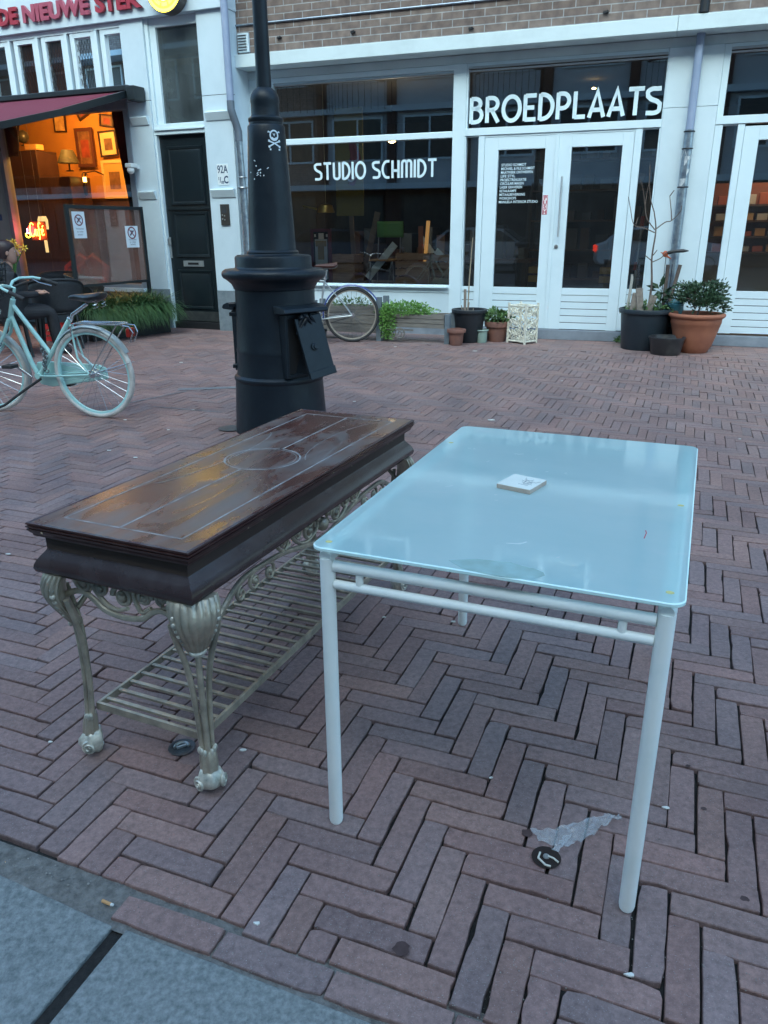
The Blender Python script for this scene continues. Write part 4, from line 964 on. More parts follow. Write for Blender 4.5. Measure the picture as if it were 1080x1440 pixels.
mb = MB(); mb.box(-.24, .20, -.004, .004, 0, 1.45); mb.build('cloth', mat('mustard_cloth', (.16, .13, .03), .8), t, smooth=False)
mb = MB(); mb.tube(catmull([(.02, 1.0), (.10, .8), (.08, .6), (.06, .45)]) and [(a, -.012, b) for a, b in catmull([(.02, 1.0), (.08, .8), (.04, .6), (.02, .42)])], [.04+.05*math.sin(PI*i/24) for i in range(25)], 10, flat=.3); mb.build('red_figure', mat('dull_red_paint', (.16, .02, .03), .7), t)
mb = MB(); mb.tube([(.02+.07*math.cos(a), -.035, .56+.08*math.sin(a)) for a in [PI+i*PI/10 for i in range(11)]], [.004+.012*math.sin(PI*i/10) for i in range(11)], 8); mb.build('white_curve', mat('off_white_cloth', (.55, .55, .58), .7), t)
# clutter on and behind the platform
rs = random.Random(21)
DARKS = [mat('dark_clutter_%s' % n_, c, .6) for n_, c in (('brown', (.10, .06, .04)), ('slate', (.06, .075, .09)), ('umber', (.05, .04, .03)), ('grey', (.12, .13, .13)))]
def plank(x, y, z, L_, w, tilt, mtl, label, group='planks leaning inside the shop'):
    mb = MB(); M = Matrix.Translation(Vector(at_shop(x, y, z))) @ Matrix.Rotation(FYAW, 4, 'Z') @ Matrix.Rotation(tilt, 4, 'Y') @ Matrix.Rotation(R(-8), 4, 'X')
    mb.box(-w/2, w/2, -.012, .012, 0, L_); o = mb.build('wooden_plank', mtl, smooth=False, bevel=.003); o.matrix_world = M
    tag(o, label, 'plank', group)
plank(-3.28, .75, .66, 1.0, .09, R(12), mat('driftwood', (.16, .12, .09), .8), 'brown plank leaning left of the green chair')
plank(-3.42, .8, .66, 1.1, .07, R(-6), mat('driftwood', (.16, .12, .09), .8), 'narrow brown plank behind the window crate by the saddle')
plank(-3.05, .36, .72, .62, .10, R(40), mat('pale_board', (.50, .62, .64), .6), 'short pale board leaning on the crate beside the green chair')
plank(-2.02, .48, .95, .42, .10, R(-42), mat('pale_board', (.50, .62, .64), .6), 'pale board sticking out of the narrow corner crate')
plank(-1.83, .36, .95, .26, .07, R(-52), mat('pale_board', (.50, .62, .64), .6), 'smaller pale board at the right corner of the studio window')
plank(-2.20, .42, .95, .55, .05, R(2), mat('copper_with_glow', (.55, .28, .10), .35, .5, emit=(1, .5, .15), estr=.12), 'upright copper coloured strip above the middle crate')  # faint orange glow put into the strip's colour; it is no lamp
plank(-2.28, .48, .95, .48, .07, R(-3), mat('rust_panel', (.22, .09, .05), .7), 'rust brown strip beside the copper coloured one')
plank(.16, .35, .11, 2.0, .11, R(13), mat('grey_board', (.14, .12, .10), .7), 'long grey board leaning behind the right shop door')
plank(.30, .42, .11, 1.9, .10, R(16), mat('driftwood', (.16, .12, .09), .8), 'long brown board leaning behind the right shop door')
for i, (x, z) in enumerate(((-.60, .60), (.31, .60))):
    t = thing('yellow_box', ['small stack of yellow boxes behind the left shop door', 'small stack of yellow boxes behind the right shop door'][i], 'box', at_shop(x, .14, .11), FYAW, 'yellow boxes behind the doors')
    for z0, z1 in ((.0, .44), (.445, .60), (.61, .69), (.72, .80)):
        mb = MB(); mb.box(-.075, .08, -.05, .08, z0, z1); mb.build('box', mat('yellow_card', (.42, .27, .05), .6) if z0 > .6 else DARKS[2], t, smooth=False, bevel=.004)
t = thing('work_table', 'dark work table with clutter standing deep inside the shop', 'table', at_shop(-2.6, 2.6, FZ), FYAW)
mb = MB(); mb.box(-1.6, 1.6, -.4, .4, .78, .83); mb.build('tabletop', DARKS[0], t, bevel=.005)
for sx_ in (-1.5, 1.5):
    for sy_ in (-.35, .35):
        mb = MB(); mb.box(sx_-.03, sx_+.03, sy_-.03, sy_+.03, 0, .78); mb.build('leg', DARKS[2], t)
for i in range(16):
    x = -1.45+i*.19; w_ = .05+rs.random()*.05; h_ = .12+rs.random()*.45
    mb = MB(); mb.box(x-w_, x+w_, -.25+rs.random()*.2, .1+rs.random()*.2, .832, .83+h_); mb.build('clutter_box', DARKS[i % 4], t, bevel=.006)
t = thing('shelf_rack', 'tall dark shelf rack along the rear wall of the shop', 'shelf', at_shop(-.2, 4.6, FZ), FYAW)
for z_ in (.4, .9, 1.4, 1.9, 2.4):
    mb = MB(); mb.box(-1.2, 1.2, -.2, .2, z_, z_+.03); mb.build('shelf', DARKS[0], t)
    for k in range(9):
        x = -1.1+k*.27; mb = MB(); mb.box(x, x+.1+rs.random()*.12, -.12, .12, z_+.032, z_+.1+rs.random()*.3); mb.build('stored_item', DARKS[(k+int(z_*2)) % 4], t, smooth=False)
for x in (-1.2, 1.2):
    mb = MB(); mb.box(x-.02, x+.02, -.2, .2, 0, 2.6); mb.build('upright', DARKS[2], t)
LAMPY = mat('lit_bulb', (1, .8, .4), .5, emit=(1, .62, .2), estr=9)
def pend(x, y, z, label, s=.06, l_=None):
    t = thing('pendant_lamp', label, 'lamp', at_shop(x, y, z), FYAW, 'small lit pendant lamps inside the shop')
    mb = MB(); mb.ball((0, 0, 0), s, s, s*.45, 12); mb.build('bulb', LAMPY, t)
    mb = MB(); mb.cyl((0, 0, s*.4), (0, 0, 3.40-z), .004, n=6); mb.build('cord', DARKMET, t)
pend(-3.03, 1.4, 2.62, 'small lit pendant lamp just above the studio lettering', .055)
pend(-.25, 2.4, 3.30, 'small lit pendant lamp behind the left half of the big sign letters', .03)
# lit shelf seen through the far right door
t = thing('display_shelf', 'warmly lit shelf of goods behind the far right glass door', 'shelf', at_shop(2.45, 1.6, FZ), FYAW)
mb = MB(); mb.box(-.9, .9, .2, .24, 0, .94); mb.build('back_panel', mat('cream_tiles', (.42, .38, .30), .5), t)
mb = MB(); mb.box(-.9, .9, .2, .24, .945, 1.85); mb.build('back_panel', mat('brick_red_panel', (.28, .10, .06), .7), t)
for i, z_ in enumerate((.95, 1.15, 1.35, 1.55)):
    mb = MB(); mb.box(-.9, .9, -.1, .19, z_, z_+.02); mb.build('shelf', DARKS[0], t)
    for k in range(10):
        x = -.85+k*.17; mb = MB(); mb.box(x, x+.13, -.05, .1, z_+.022, z_+.08+rs.random()*.09); mb.build('packet', [mat('brick_red_pack', (.45, .12, .06), .6), mat('ochre_pack', (.5, .3, .12), .6), mat('cream_pack', (.55, .5, .42), .6)][(k+i) % 3], t, bevel=.006)
ld = bpy.data.lights.new('shelf_light', 'AREA'); lo = bpy.data.objects.new('shelf_light', ld); COL.objects.link(lo); ld.energy = 5; ld.color = (1, .62, .34); ld.size = .8; lo.location = at_shop(2.3, 1.15, 2.4)
ld = bpy.data.lights.new('workshop_light', 'POINT'); lo = bpy.data.objects.new('workshop_light', ld); COL.objects.link(lo); ld.energy = 7; ld.color = (1, .8, .55); ld.shadow_soft_size = .1; lo.location = at_shop(-3.03, 1.4, 2.52)
# broom leaning in the right side light
t = thing('mop', 'red and grey mop handle standing behind the narrow window by the blue pot', 'mop', at_shop(.66, .12, .10), FYAW)
mb = MB(); mb.cyl((0, 0, .1), (.03, .03, 1.35), .012, n=8); mb.build('handle', mat('grey_handle', (.4, .42, .4), .5), t)
mb = MB(); mb.cyl((.03, .03, 1.30), (.033, .033, 1.42), .024, n=10); mb.cyl((.0, 0, .78), (.005, .005, .88), .018, n=10); mb.build('grip', mat('red_plastic', (.4, .05, .03), .5), t)
mb = MB(); mb.lathe([(.02, .4), (.045, .3), (.05, 0), (.02, 0)], 14, o=(-.03, 0, .35)); mb.build('cloth_head', mat('teal_cloth', (.04, .12, .16), .8), t)

# ------------------------------------------------------------ cafe building
CO3 = (-2.321, 11.453, -.045); CYAW = R(-22.5); CK = 1.033  # cafe enlarged by CK about the camera position; CO3 is its origin pushed back likewise
CB = thing('cafe_building', 'white painted cafe front with red sign letters, narrow black door and orange window', 'building', CO3, CYAW); CB.scale = (CK, CK, CK)
def at_cafe(x, y, z=0.):
    c, s = math.cos(CYAW), math.sin(CYAW); x *= CK; y *= CK; return (CO3[0]+c*x-s*y, CO3[1]+s*x+c*y, CO3[2]+z*CK)
CW_ = mat('cafe_white_paint', (.54, .65, .72), .5, col2=(.45, .56, .63), scale=1.8, mix=.6, bump=.08, bscale=25)
BSTN = mat('plinth_bluestone', (.13, .17, .20), .7, col2=(.20, .24, .27), scale=12, bump=.2)
def cpart(name, boxes, m_=CW_, parent=None, bevel=.003): return part(name, boxes, m_, parent or CB, bevel)
cpart('fascia', [(-9, .356, 3.965, 4.70, -.05, .3)]); cpart('cornice', [(-9.05, .38, 4.702, 4.86, -.16, .3)], bevel=.02)
cpart('upper_wall', [(-9, .35, 4.862, 5.2, .02, .3), (-9, .35, 6.6, 7.6, .02, .3), (-9, -3.4, 5.2, 6.6, .02, .3), (-2.2, -1.5, 5.2, 6.6, .02, .3), (-.3, .35, 5.2, 6.6, .02, .3)], BW_MAT, bevel=0)
for a, c_ in ((-3.4, -2.2), (-1.5, -.3)):
    w = part('window', [(a, c_, 5.2, 5.28, .06, .14), (a, c_, 6.52, 6.6, .06, .14), (a, a+.08, 5.28, 6.52, .06, .14), (c_-.08, c_, 5.28, 6.52, .06, .14)], WHITE2, CB, .004)
    pane(a+.08, c_-.08, 5.28, 6.52, .1, w)
cpart('pilaster', [(-1.300, -.925, .592, 3.963, 0, .2)]); cpart('pilaster', [(-.093, .345, .592, 3.963, 0, .25), (.10, .345, .592, 3.963, .25, 1.0)])
cpart('pilaster_plinth', [(-1.310, -.915, 0, .590, -.015, .2)], BSTN); cpart('pilaster_plinth', [(-.088, .352, 0, .590, -.015, .25)], BSTN)
mb = MB(); mb.box(-1.3005, -.9245, -.001, .1, 3.02, 3.026); mb.box(-.0935, .3455, -.001, .1, 3.02, 3.026); mb.build('wall_joint', GROOVE, CB, smooth=False)
for zc in (2.785, 1.855):
    for x0, x1 in ((-1.245, -.970), (-.045, .320)):
        mb = MB(); mb.prism([(-.001, zc+.055), (-.055, zc+.050), (-.06, zc+.035), (-.015, zc-.055), (-.001, zc-.055)], x0, x1, 'x'); mb.build('ornament_block', WHITE2, CB, smooth=False, bevel=.003)
# upper row of narrow windows
Zs0, Zs1 = 3.212, 3.842
gl = [(-1.577, -1.303), (-2.092, -1.815), (-2.606, -2.330), (-3.115, -2.848), (-3.63, -3.362), (-4.145, -3.88), (-4.66, -4.40), (-5.17, -4.91)]
BROWNG = glass_mat('leaded_glass', tint=(.75, .5, .35))
edges = [-1.300]
for k, (a, c_) in enumerate(gl):
    mull = a-.14
    w = part('fanlight', [(a-.075, a, Zs0-.06, 3.90, .02, .09), (c_, c_+.075 if k else -1.301, Zs0-.06, 3.90, .02, .09), (a, c_, Zs1, 3.90, .02, .09), (a, c_, Zs0-.06, Zs0, .02, .09)], WHITE2, CB, .004)
    pane(a, c_, Zs0, Zs1, .06, w, BROWNG if 0 < k < 4 else GLASSD)
    if 0 < k < 4:
        part('blind', [(a-.03, c_+.03, Zs0-.03, Zs1+.03, .12, .125)], mat('rust_blind', (.30, .13, .08), .8, col2=(.22, .10, .07), scale=3), w)
        mb = MB(); n = 5; wd = c_-a; ht = Zs1-Zs0; s_ = ht/wd
        for i in range(-6, 7):
            for sg in (1, -1):
                # diagonal leads clipped to the pane
                pts = []
                for t_ in [q/20 for q in range(21)]:
                    x = a+wd*t_; z = Zs0+ht*(.5+(i*.22)+sg*(t_-.5)*1.25)
                    if Zs0 < z < Zs1: pts.append((x, .055, z))
                if len(pts) > 1: mb.tube([pts[0], pts[-1]], .0025, 4)
        mb.build('leading', DARKMET, w)
cpart('mullion', [(c_+.0755+.006, c_+.125-.0, Zs0-.06, 3.90, .0, .09) for a, c_ in gl[1:]] + [(-9, -1.301, 3.902, 3.962, .01, .1), (-9, -1.301, 3.06, Zs0-.062, .005, .1)], WHITE2)
# big cafe window
GF = mat('grey_window_frame', (.24, .27, .31), .5, col2=(.19, .22, .26), scale=5)
f4 = cpart('cafe_window', [(-3.78, -1.301, 2.935, 3.058, -.02, .10), (-1.385, -1.301, .60, 2.935, -.015, .10), (-3.78, -3.70, .60, 2.935, -.02, .10), (-3.70, -1.385, .60, .652, -.02, .10)], GF)
pane(-3.70, -1.385, .652, 2.935, .05, f4)
cpart('sill', [(-3.80, -1.30, .545, .598, -.09, .10)], WHITE2); cpart('low_wall', [(-3.80, -1.302, 0, .543, .0, .12)], BSTN)
cpart('left_wall', [(-4.20, -3.782, .60, 3.058, .0, .2), (-9, -6.5, .60, 3.058, 0, .2)], mat('grey_white_paint', (.38, .42, .43), .6, col2=(.32, .36, .37), scale=3)); cpart('left_plinth', [(-4.2, -3.80, 0, .598, -.01, .2), (-9, -6.5, 0, .598, -.01, .2)], BSTN)
f5 = cpart('cafe_window', [(-6.5, -4.2, 2.935, 3.058, -.02, .10), (-6.5, -6.42, .60, 2.935, -.02, .10), (-4.28, -4.2, .6, 2.935, -.02, .10), (-6.42, -4.28, .6, .652, -.02, .1)], GF)
pane(-6.42, -4.28, .652, 2.935, .05, f5); cpart('low_wall', [(-6.5, -4.2, 0, .598, 0, .12)], BSTN)
mb = MB(); mb.box(-4.02, -3.93, -.006, -.001, 1.55, 1.64); mb.build('blue_plate', mat('blue_plate', (.03, .08, .22), .4), CB, smooth=False)
# front door and its window
cpart('door_jamb', [(-.924, -.890, .0, 2.60, .02, .2), (-.100, -.094, 0, 2.6, .05, .2)], WHITE2)
cpart('lintel', [(-.924, -.094, 2.602, 2.650, .015, .2), (-.90, -.094, 2.652, 2.672, -.01, .2), (-.924, -.094, 2.674, 2.728, .02, .2)], WHITE2)
cpart('upper_frame', [(-.924, -.87, 2.73, 3.963, .03, .2), (-.87, -.772, 2.73, 3.86, .06, .2), (-.87, -.094, 3.86, 3.963, .06, .2), (-.108, -.094, 2.73, 3.86, .06, .2)], WHITE2)
f6 = cpart('upper_window', [(-.772, -.108, 2.73, 2.742, .075, .12)], WHITE2)
pane(-.772, -.108, 2.742, 3.86, .10, f6, glass_mat('milky_glass', tint=(.35, .42, .45), dirt_or_reflection=.38, dcol=(.13, .16, .17), rough=.02))
DK = mat('black_green_door_paint', (.008, .014, .018), .28, col2=(.011, .018, .022), scale=6, bump=.04)
dd = cpart('door', [(-.889, -.101, .14, 2.60, .075, .12)], DK)
for z0, z1 in ((1.72, 2.46), (1.03, 1.64) if 0 else (1.03, 1.63), (.32, .86)):
    mb = MB()
    for (o_, y_) in ((0, 0),):
        mb.loft([[(-.78+i_, .075-d_, z0+i_), (-.20-i_, .075-d_, z0+i_), (-.20-i_, .075-d_, z1-i_), (-.78+i_, .075-d_, z1-i_)] for i_, d_ in ((0, -.0005), (.005, .018), (.03, .012), (.045, .001), (.08, .010))])
    mb.build('raised_panel', DK, dd, ang=20)
mb = MB(); mb.box(-.86, -.13, .055, .0745, 1.655, 1.685); mb.build('door_moulding', DK, dd, bevel=.004)
mb = MB(); mb.box(-.67, -.33, .060, .0745, .905, .985); ms = mb.build('letter_slot', mat('aluminium', (.42, .46, .48), .35, .7), dd, bevel=.003)
mb = MB(); mb.box(-.59, -.41, .057, .0595, .930, .960); mb.build('slot_flap', DARKMET, ms, smooth=False)
mb = MB(); mb.box(-.83, -.15, .066, .0745, .15, .285); mb.build('kick_plate', mat('dark_steel_plate', (.06, .07, .075), .4, .6, col2=(.1, .11, .11), scale=9), dd, bevel=.002)
mb = MB(); mb.box(-.885, -.85, .055, .074, 1.02, 1.30); mb.box(-.885, -.835, .03, .0545, 1.20, 1.28); mb.build('lock_plate', mat('aluminium', (.42, .46, .48), .35, .7), dd, bevel=.002)
mb = MB(); mb.box(-.92, -.094, .03, .2, .0, .138); mb.build('door_step', DARKMET, CB, bevel=.006)
# house number plate and intercom
pl_ = cpart('number_plate', [(.055, .230, 1.950, 2.210, -.008, -.0005)], mat('enamel_white', (.66, .72, .74), .3), bevel=.004)
NB = mat('enamel_blue_black', (.02, .05, .11), .4)
text_mesh('92A', .135, 'house_number', NB, pl_, (.1425, -.0085, 2.10), align='CENTER', sx=.72, offset=.002)
text_mesh('¹/ₘ', .095, 'house_number', NB, pl_, (.066, -.0085, 1.985), sx=.8, offset=.003)
text_mesh('C', .125, 'house_number', NB, pl_, (.155, -.0085, 1.975), sx=.8, offset=.004)
ic = cpart('intercom', [(.070, .205, 1.45, 1.715, -.022, -.0005)], mat('dark_bronze', (.07, .065, .06), .4, .5))
mb = MB()
for z_ in (1.53, 1.58): mb.cyl((.10, -.026, z_), (.10, -.022, z_), .010, n=12); mb.cyl((.135, -.026, z_-.01), (.135, -.022, z_-.01), .009, n=12)
mb.build('button', BRIGHT, ic)
mb = MB(); mb.box(.10, .165, -.0235, -.0222, 1.60, 1.69); mb.build('speaker_grille', GROOVE, ic, smooth=False)
# security camera on the pilaster
cm = MB(); cm.box(-1.30, -1.19, -.20, -.06, 2.20, 2.255); cmo = cm.build('security_camera', mat('camera_white', (.68, .72, .72), .35), CB, bevel=.012)
mb = MB(); mb.ball((-1.245, -.15, 2.17), .05, n=14); mb.build('dome', mat('camera_white', (.68, .72, .72), .35), cmo)
mb = MB(); mb.bar((-1.235, -.06, 2.215), (-1.235, .0, 2.215), .05); mb.build('bracket', mat('camera_white', (.68, .72, .72), .35), cmo)
# sign letters
REDL = mat('red_sign_letters', (.36, .030, .055), .4, col2=(.28, .03, .045), scale=8)
REDP = mat('faded_red_sign_letters', (.38, .085, .13), .4, col2=(.30, .06, .10), scale=8)
for wd_, x0, x1, mt_ in (('DE', -3.29, -2.93, REDL), ('NIEUWE', -2.83, -1.68, REDP), ('STEK', -1.58, -.83, REDL)):
    text_mesh(wd_, .265, 'sign_lettering', mt_, CB, (x0, -.079, 4.075), extrude=.020, offset=.012, width=x1-x0)
# round lit beer sign
cs = MB(); cs.cyl((-.40, -.20, 4.195), (-.40, -.052, 4.195), .262, n=48); cso = cs.build('round_sign', mat('sign_case', (.09, .08, .075), .5), CB)
SGY = mat('sign_face_yellow', (.9, .85, .1), .5, emit=(1, .70, .02), estr=4.0); SGG = mat('sign_face_green', (.3, .7, .05), .5, emit=(1, .66, .01), estr=2.4); SGW = mat('sign_face_white', (1, 1, .8), .5, emit=(1, .46, .10), estr=8); SGO = mat('sign_letters_orange', (.9, .4, .1), .5, emit=(1, .42, .05), estr=2.4)
for r0, r1, m_, nm, y_ in ((0, .125, SGW, 'face_centre', -.2050), (.125, .215, SGG, 'face_ring', -.2040), (.215, .250, SGY, 'face_rim', -.2030)):
    mb = MB(); mb.cyl((-.40, y_, 4.195), (-.40, -.2002, 4.195), r1, n=48); mb.build(nm, m_, cso)
mb = MB(); n = 0
for k in range(17):
    a = PI+.35+k*(PI-.7)/16
    if k in (6, 10): continue
    cxx, czz = -.40+.168*math.cos(a), 4.195+.168*math.sin(a)
    tx, tz = -math.sin(a), math.cos(a)
    for q in ((-.010, -.02), (.010, -.02), (0, .0)):
        mb.bar((cxx+tx*q[0]-math.cos(a)*-.022, -.2062, czz+tz*q[0]-math.sin(a)*-.022), (cxx+tx*q[0]+math.cos(a)*-.02, -.2062, czz+tz*q[0]+math.sin(a)*-.02), .0065, .002)
mb.build('ring_mark', SGO, cso, smooth=False)
# down pipe between the two buildings (zinc above, swan neck, galvanised below)
dp = thing('corner_down_pipe', 'blue grey down pipe with a swan neck between the cafe and the shop front', 'down pipe', (0, 0, 0), 0)
PU0, PU1 = -4.60, -4.55
def shopP(x, y, z): return Vector(at_shop(x, y, z))
mb = MB(); mb.tube([shopP(PU0, -.55, 7.4), shopP(PU0, -.55, 2.96)], .048, 20); mb.build('upper_pipe', mat('blue_grey_pipe', (.27, .33, .46), .45), dp)
mb = MB(); mb.tube([shopP(PU0, -.55, 2.98), shopP(PU0, -.55, 2.88), shopP(PU0+.02, -.54, 2.80), shopP(PU1-.02, -.49, 2.70), shopP(PU1, -.48, 2.62), shopP(PU1, -.48, 2.50)], .05, 20); mb.build('swan_neck', mat('dark_zinc', (.13, .16, .20), .5, .3), dp)
mb = MB(); mb.tube([shopP(PU1, -.48, 2.54), shopP(PU1+.01, -.47, 1.9)], .045, 20); mb.tube([shopP(PU1+.01, -.47, 1.94), shopP(PU1+.02, -.46, .02)], .054, 20); mb.build('lower_pipe', GALV, dp)
mb = MB(); mb.torus(shopP(PU1+.01, -.47, 1.93), .06, .012, n=24); mb.torus(shopP(PU1+.01, -.47, 2.06), .055, .008, n=24); mb.build('pipe_collar', STEEL, dp)
# awning
AW = thing('awning', 'dark red folding awning with a black edge over the orange lit cafe window', 'awning', CO3, CYAW); AW.scale = (CK, CK, CK)
BLK = mat('black_aluminium', (.012, .018, .022), .4)
mb = MB(); mb.box(-9, -1.11, -.20, -.055, 3.125, 3.195); mb.build('cassette', BLK, AW, bevel=.012)
mb = MB(); mb.box(-1.108, -.975, -.24, -.015, 3.0, 3.175); mb.build('end_cap', BLK, AW, bevel=.012)
mb = MB()
OUT, ZO, ZI = 2.7, 2.41, 3.13
n = 20
CLM = mat('maroon_awning_cloth', (.16, .018, .045), .85, col2=(.13, .015, .035), scale=40, bump=.15, bscale=200)
for i in range(n):
    s0, s1 = i/n, (i+1)/n
    f_ = lambda s: (-.14-(OUT-.14)*s, ZI+(ZO-ZI)*s-.05*math.sin(PI*s))
    (ya, za), (yb, zb) = f_(s0), f_(s1)
    for k in range(16):
        xa, xb = -8.9+(8.9-1.16)*k/16, -8.9+(8.9-1.16)*(k+1)/16
        mb.quad((xa, ya, za), (xb, ya, za), (xb, yb, zb), (xa, yb, zb))
o = mb.build('cloth', CLM, AW, weld=True); sm_ = o.modifiers.new('thick', 'SOLIDIFY'); sm_.thickness = .004
mb = MB(); mb.box(-8.95, -1.10, -OUT-.06, -OUT+.0, ZO-.05, ZO+.03); mb.build('front_bar', BLK, AW, bevel=.01)
mb = MB(); mb.box(-8.95, -1.11, -OUT-.055, -OUT-.05, ZO-.22, ZO-.052); mb.build('valance', mat('black_valance', (.02, .022, .03), .8), AW)
mb = MB(); mb.bar((-1.15, -.14, 3.10), (-1.13, -1.4, 2.73), .035, .085); mb.bar((-1.13, -1.4, 2.73), (-1.15, -OUT+.01, ZO-.01), .035, .075); mb.build('folding_arm', BLK, AW, bevel=.005)
mb = MB(); mb.bar((-3.9, -.12, 3.05), (-4.6, -1.2, 2.74), .05, .06); mb.bar((-4.6, -1.2, 2.74), (-3.9, -OUT+.01, ZO-.02), .045, .05); mb.build('folding_arm', BLK, AW, bevel=.005)
mb = MB(); mb.bar((-1.5, -.03, 3.075), (-1.16, -.03, 3.075), .05); mb.build('wall_plate', GF, AW)
# interior of the cafe
OW = mat('orange_cafe_wall', (.62, .25, .035), .7, col2=(.52, .2, .03), scale=2)
BRW = mat('dark_brown_panelling', (.055, .022, .014), .5, col2=(.08, .035, .02), scale=4, stretch=(6, 1, 1))
cpart('room_wall', [(-9, .10, 1.95, 3.55, 2.5, 2.6)], OW, bevel=0); cpart('room_wainscot', [(-9, .10, 0, 1.948, 2.47, 2.6)], BRW, bevel=0)
cpart('room_side', [(-.92, -.90, 0, 3.5, .2, 2.46), (-9, -8.9, 0, 3.5, .2, 2.46)], BRW, bevel=0)
cpart('room_ceiling', [(-8.9, .10, 3.46, 3.54, .31, 2.49)], mat('room_ceiling', (.3, .14, .04), .8), bevel=0); cpart('room_floor', [(-8.9, -.93, .0, .04, .13, 2.46)], BRW, bevel=0)
cpart('building_shell', [(-9, .34, 3.56, 7.6, 2.62, 2.7), (.26, .34, 0, 7.6, 1.001, 2.61), (-9, .26, 7.6, 7.7, .02, 2.7), (-9.1, -9.01, 0, 7.6, .3, 2.7), (-.85, .10, 0, 3.44, 1.9, 1.95), (.10, .25, 3.2, 3.555, .3, 2.6)], mat('dark_interior_wall', (.045, .048, .05), .9))
cpart('facade_lining', [(-9, -.93, 3.10, 3.965, .30, .31)], BRW, bevel=0)
DFR = mat('dark_picture_frame', (.03, .012, .008), .4)
def picture(x0, x1, z0, z1, label, cols, fw=.035, tilt=0):
    t = thing('framed_picture', label, 'picture', at_cafe((x0+x1)/2, 2.46, (z0+z1)/2), CYAW, 'framed pictures on the orange cafe wall')
    w, h = (x1-x0)/2, (z1-z0)/2
    M = Matrix.Rotation(tilt, 4, 'Y')
    mb = MB()
    for q in ((-w, w, h-fw, h), (-w, w, -h, -h+fw), (-w, -w+fw, -h+fw, h-fw), (w-fw, w, -h+fw, h-fw)): mb.box(q[0], q[1], -.03, 0, q[2], q[3], M)
    mb.build('frame', cols[0], t, smooth=False)
    mb = MB(); mb.box(-w+fw, w-fw, -.012, -.002, -h+fw, h-fw, M); mb.build('mount', cols[1], t, smooth=False)
    mb = MB(); mb.box(-w*.45, w*.45, -.016, -.013, -h*.5, h*.4, M); mb.build('image', cols[2], t, smooth=False)
CR1 = mat('amber_print', (.75, .42, .12), .6, col2=(.4, .18, .05), scale=9); CR2 = mat('dark_red_print', (.16, .03, .015), .5, col2=(.4, .06, .03), scale=7); CR3 = mat('brown_print', (.30, .13, .05), .5, col2=(.12, .05, .02), scale=8); CR4 = mat('cream_mount', (.8, .5, .2), .6)
picture(-4.97, -4.69, 3.06, 3.45, 'small amber picture near the top left of the orange cafe wall', (DFR, CR1, CR1), .02, R(2))
picture(-4.53, -4.12, 2.46, 3.12, 'tall dark red picture in the middle of the orange cafe wall', (mat('red_brown_frame', (.10, .03, .015), .4), CR3, CR2), .06)
picture(-4.00, -3.60, 2.62, 3.05, 'square brown picture with a dark frame beside the curtain', (DFR, CR4, CR3), .03, R(-2))
picture(-4.02, -3.47, 1.93, 2.58, 'large light framed picture lowest on the orange cafe wall', (CR4, mat('amber_mount', (.62, .33, .08), .6), CR3), .05)
picture(-3.93, -3.62, 3.09, 3.30, 'small dark picture at the top right above the square one', (DFR, CR3, CR2), .03, R(8))
picture(-4.42, -4.15, 3.26, 3.44, 'small dark triangular looking picture just under the awning', (DFR, CR3, CR2), .03, R(-25))
t = thing('bar_cabinet', 'dark sloping bar cabinet with shelves inside the cafe left of the pictures', 'cabinet', at_cafe(-5.0, 1.9), CYAW)
mb = MB(); mb.box(-1.6, .25, -.2, .3, .06, 2.80); mb.box(.25, .95, -.2, .3, .06, 2.35); mb.build('body', BRW, t, bevel=.01)
mb = MB(); mb.box(.02, .30, -.24, -.205, 2.82, 2.92) if 0 else mb.box(.0, .28, -.2, -.02, 2.803, 2.90); mb.build('lit_box', mat('amber_box', (.8, .4, .1), .6), t, bevel=.01)
t = thing('globe', 'dark globe standing on top of the cafe cabinet', 'globe', at_cafe(-5.15, 1.85, 2.805), CYAW)
mb = MB(); mb.lathe([(.06, 0), (.05, .01), (.012, .02), (.012, .05)], 16); mb.build('foot', DFR, t)
mb = MB(); mb.ball((0, 0, .15), .11, n=18); mb.build('ball', mat('dark_globe', (.05, .045, .03), .3), t)
t = thing('table_lamp', 'dark shaded lamp silhouetted against the orange cafe wall', 'lamp', at_cafe(-4.05, 1.7, 2.352), CYAW)
mb = MB(); mb.cyl((0, 0, 0), (0, 0, .2), .015, n=10); mb.lathe([(.07, 0), (.06, .015), (.01, .02)], 16); mb.build('stand', DFR, t)
mb = MB(); mb.lathe([(.19, .13), (.10, .34), (.09, .34), (.18, .13)], 24, cap=False); mb.build('lamp_shade', mat('olive_shade', (.05, .04, .015), .7), t)
t = thing('wall_lantern', 'small brass and black lantern with curled bracket on the orange wall', 'lamp', at_cafe(-3.98, 1.95, 2.0), CYAW)
mb = MB(); mb.tube([(0, .5, .35), (-.02, .3, .40), (0, .05, .36), (0, 0, .25)], .012, 8); mb.tube([(.0+.07*math.cos(a)*(1-a/9), .0, .30+.07*math.sin(a)*(1-a/9)) for a in [i*.35 for i in range(18)]], .010, 6); mb.lathe([(.03, .2), (.05, .12), (.035, .0), (.01, -.03)], 12); mb.build('bracket', DFR, t)
mb = MB(); mb.cyl((0, 0, .20), (0, 0, .28), .032, n=12); mb.build('glow', mat('lantern_glow', (1, .7, .2), .5, emit=(1, .62, .12), estr=4), t)
CURT = mat('dark_plum_curtain', (.018, .010, .014), .9, col2=(.03, .015, .02), scale=6)
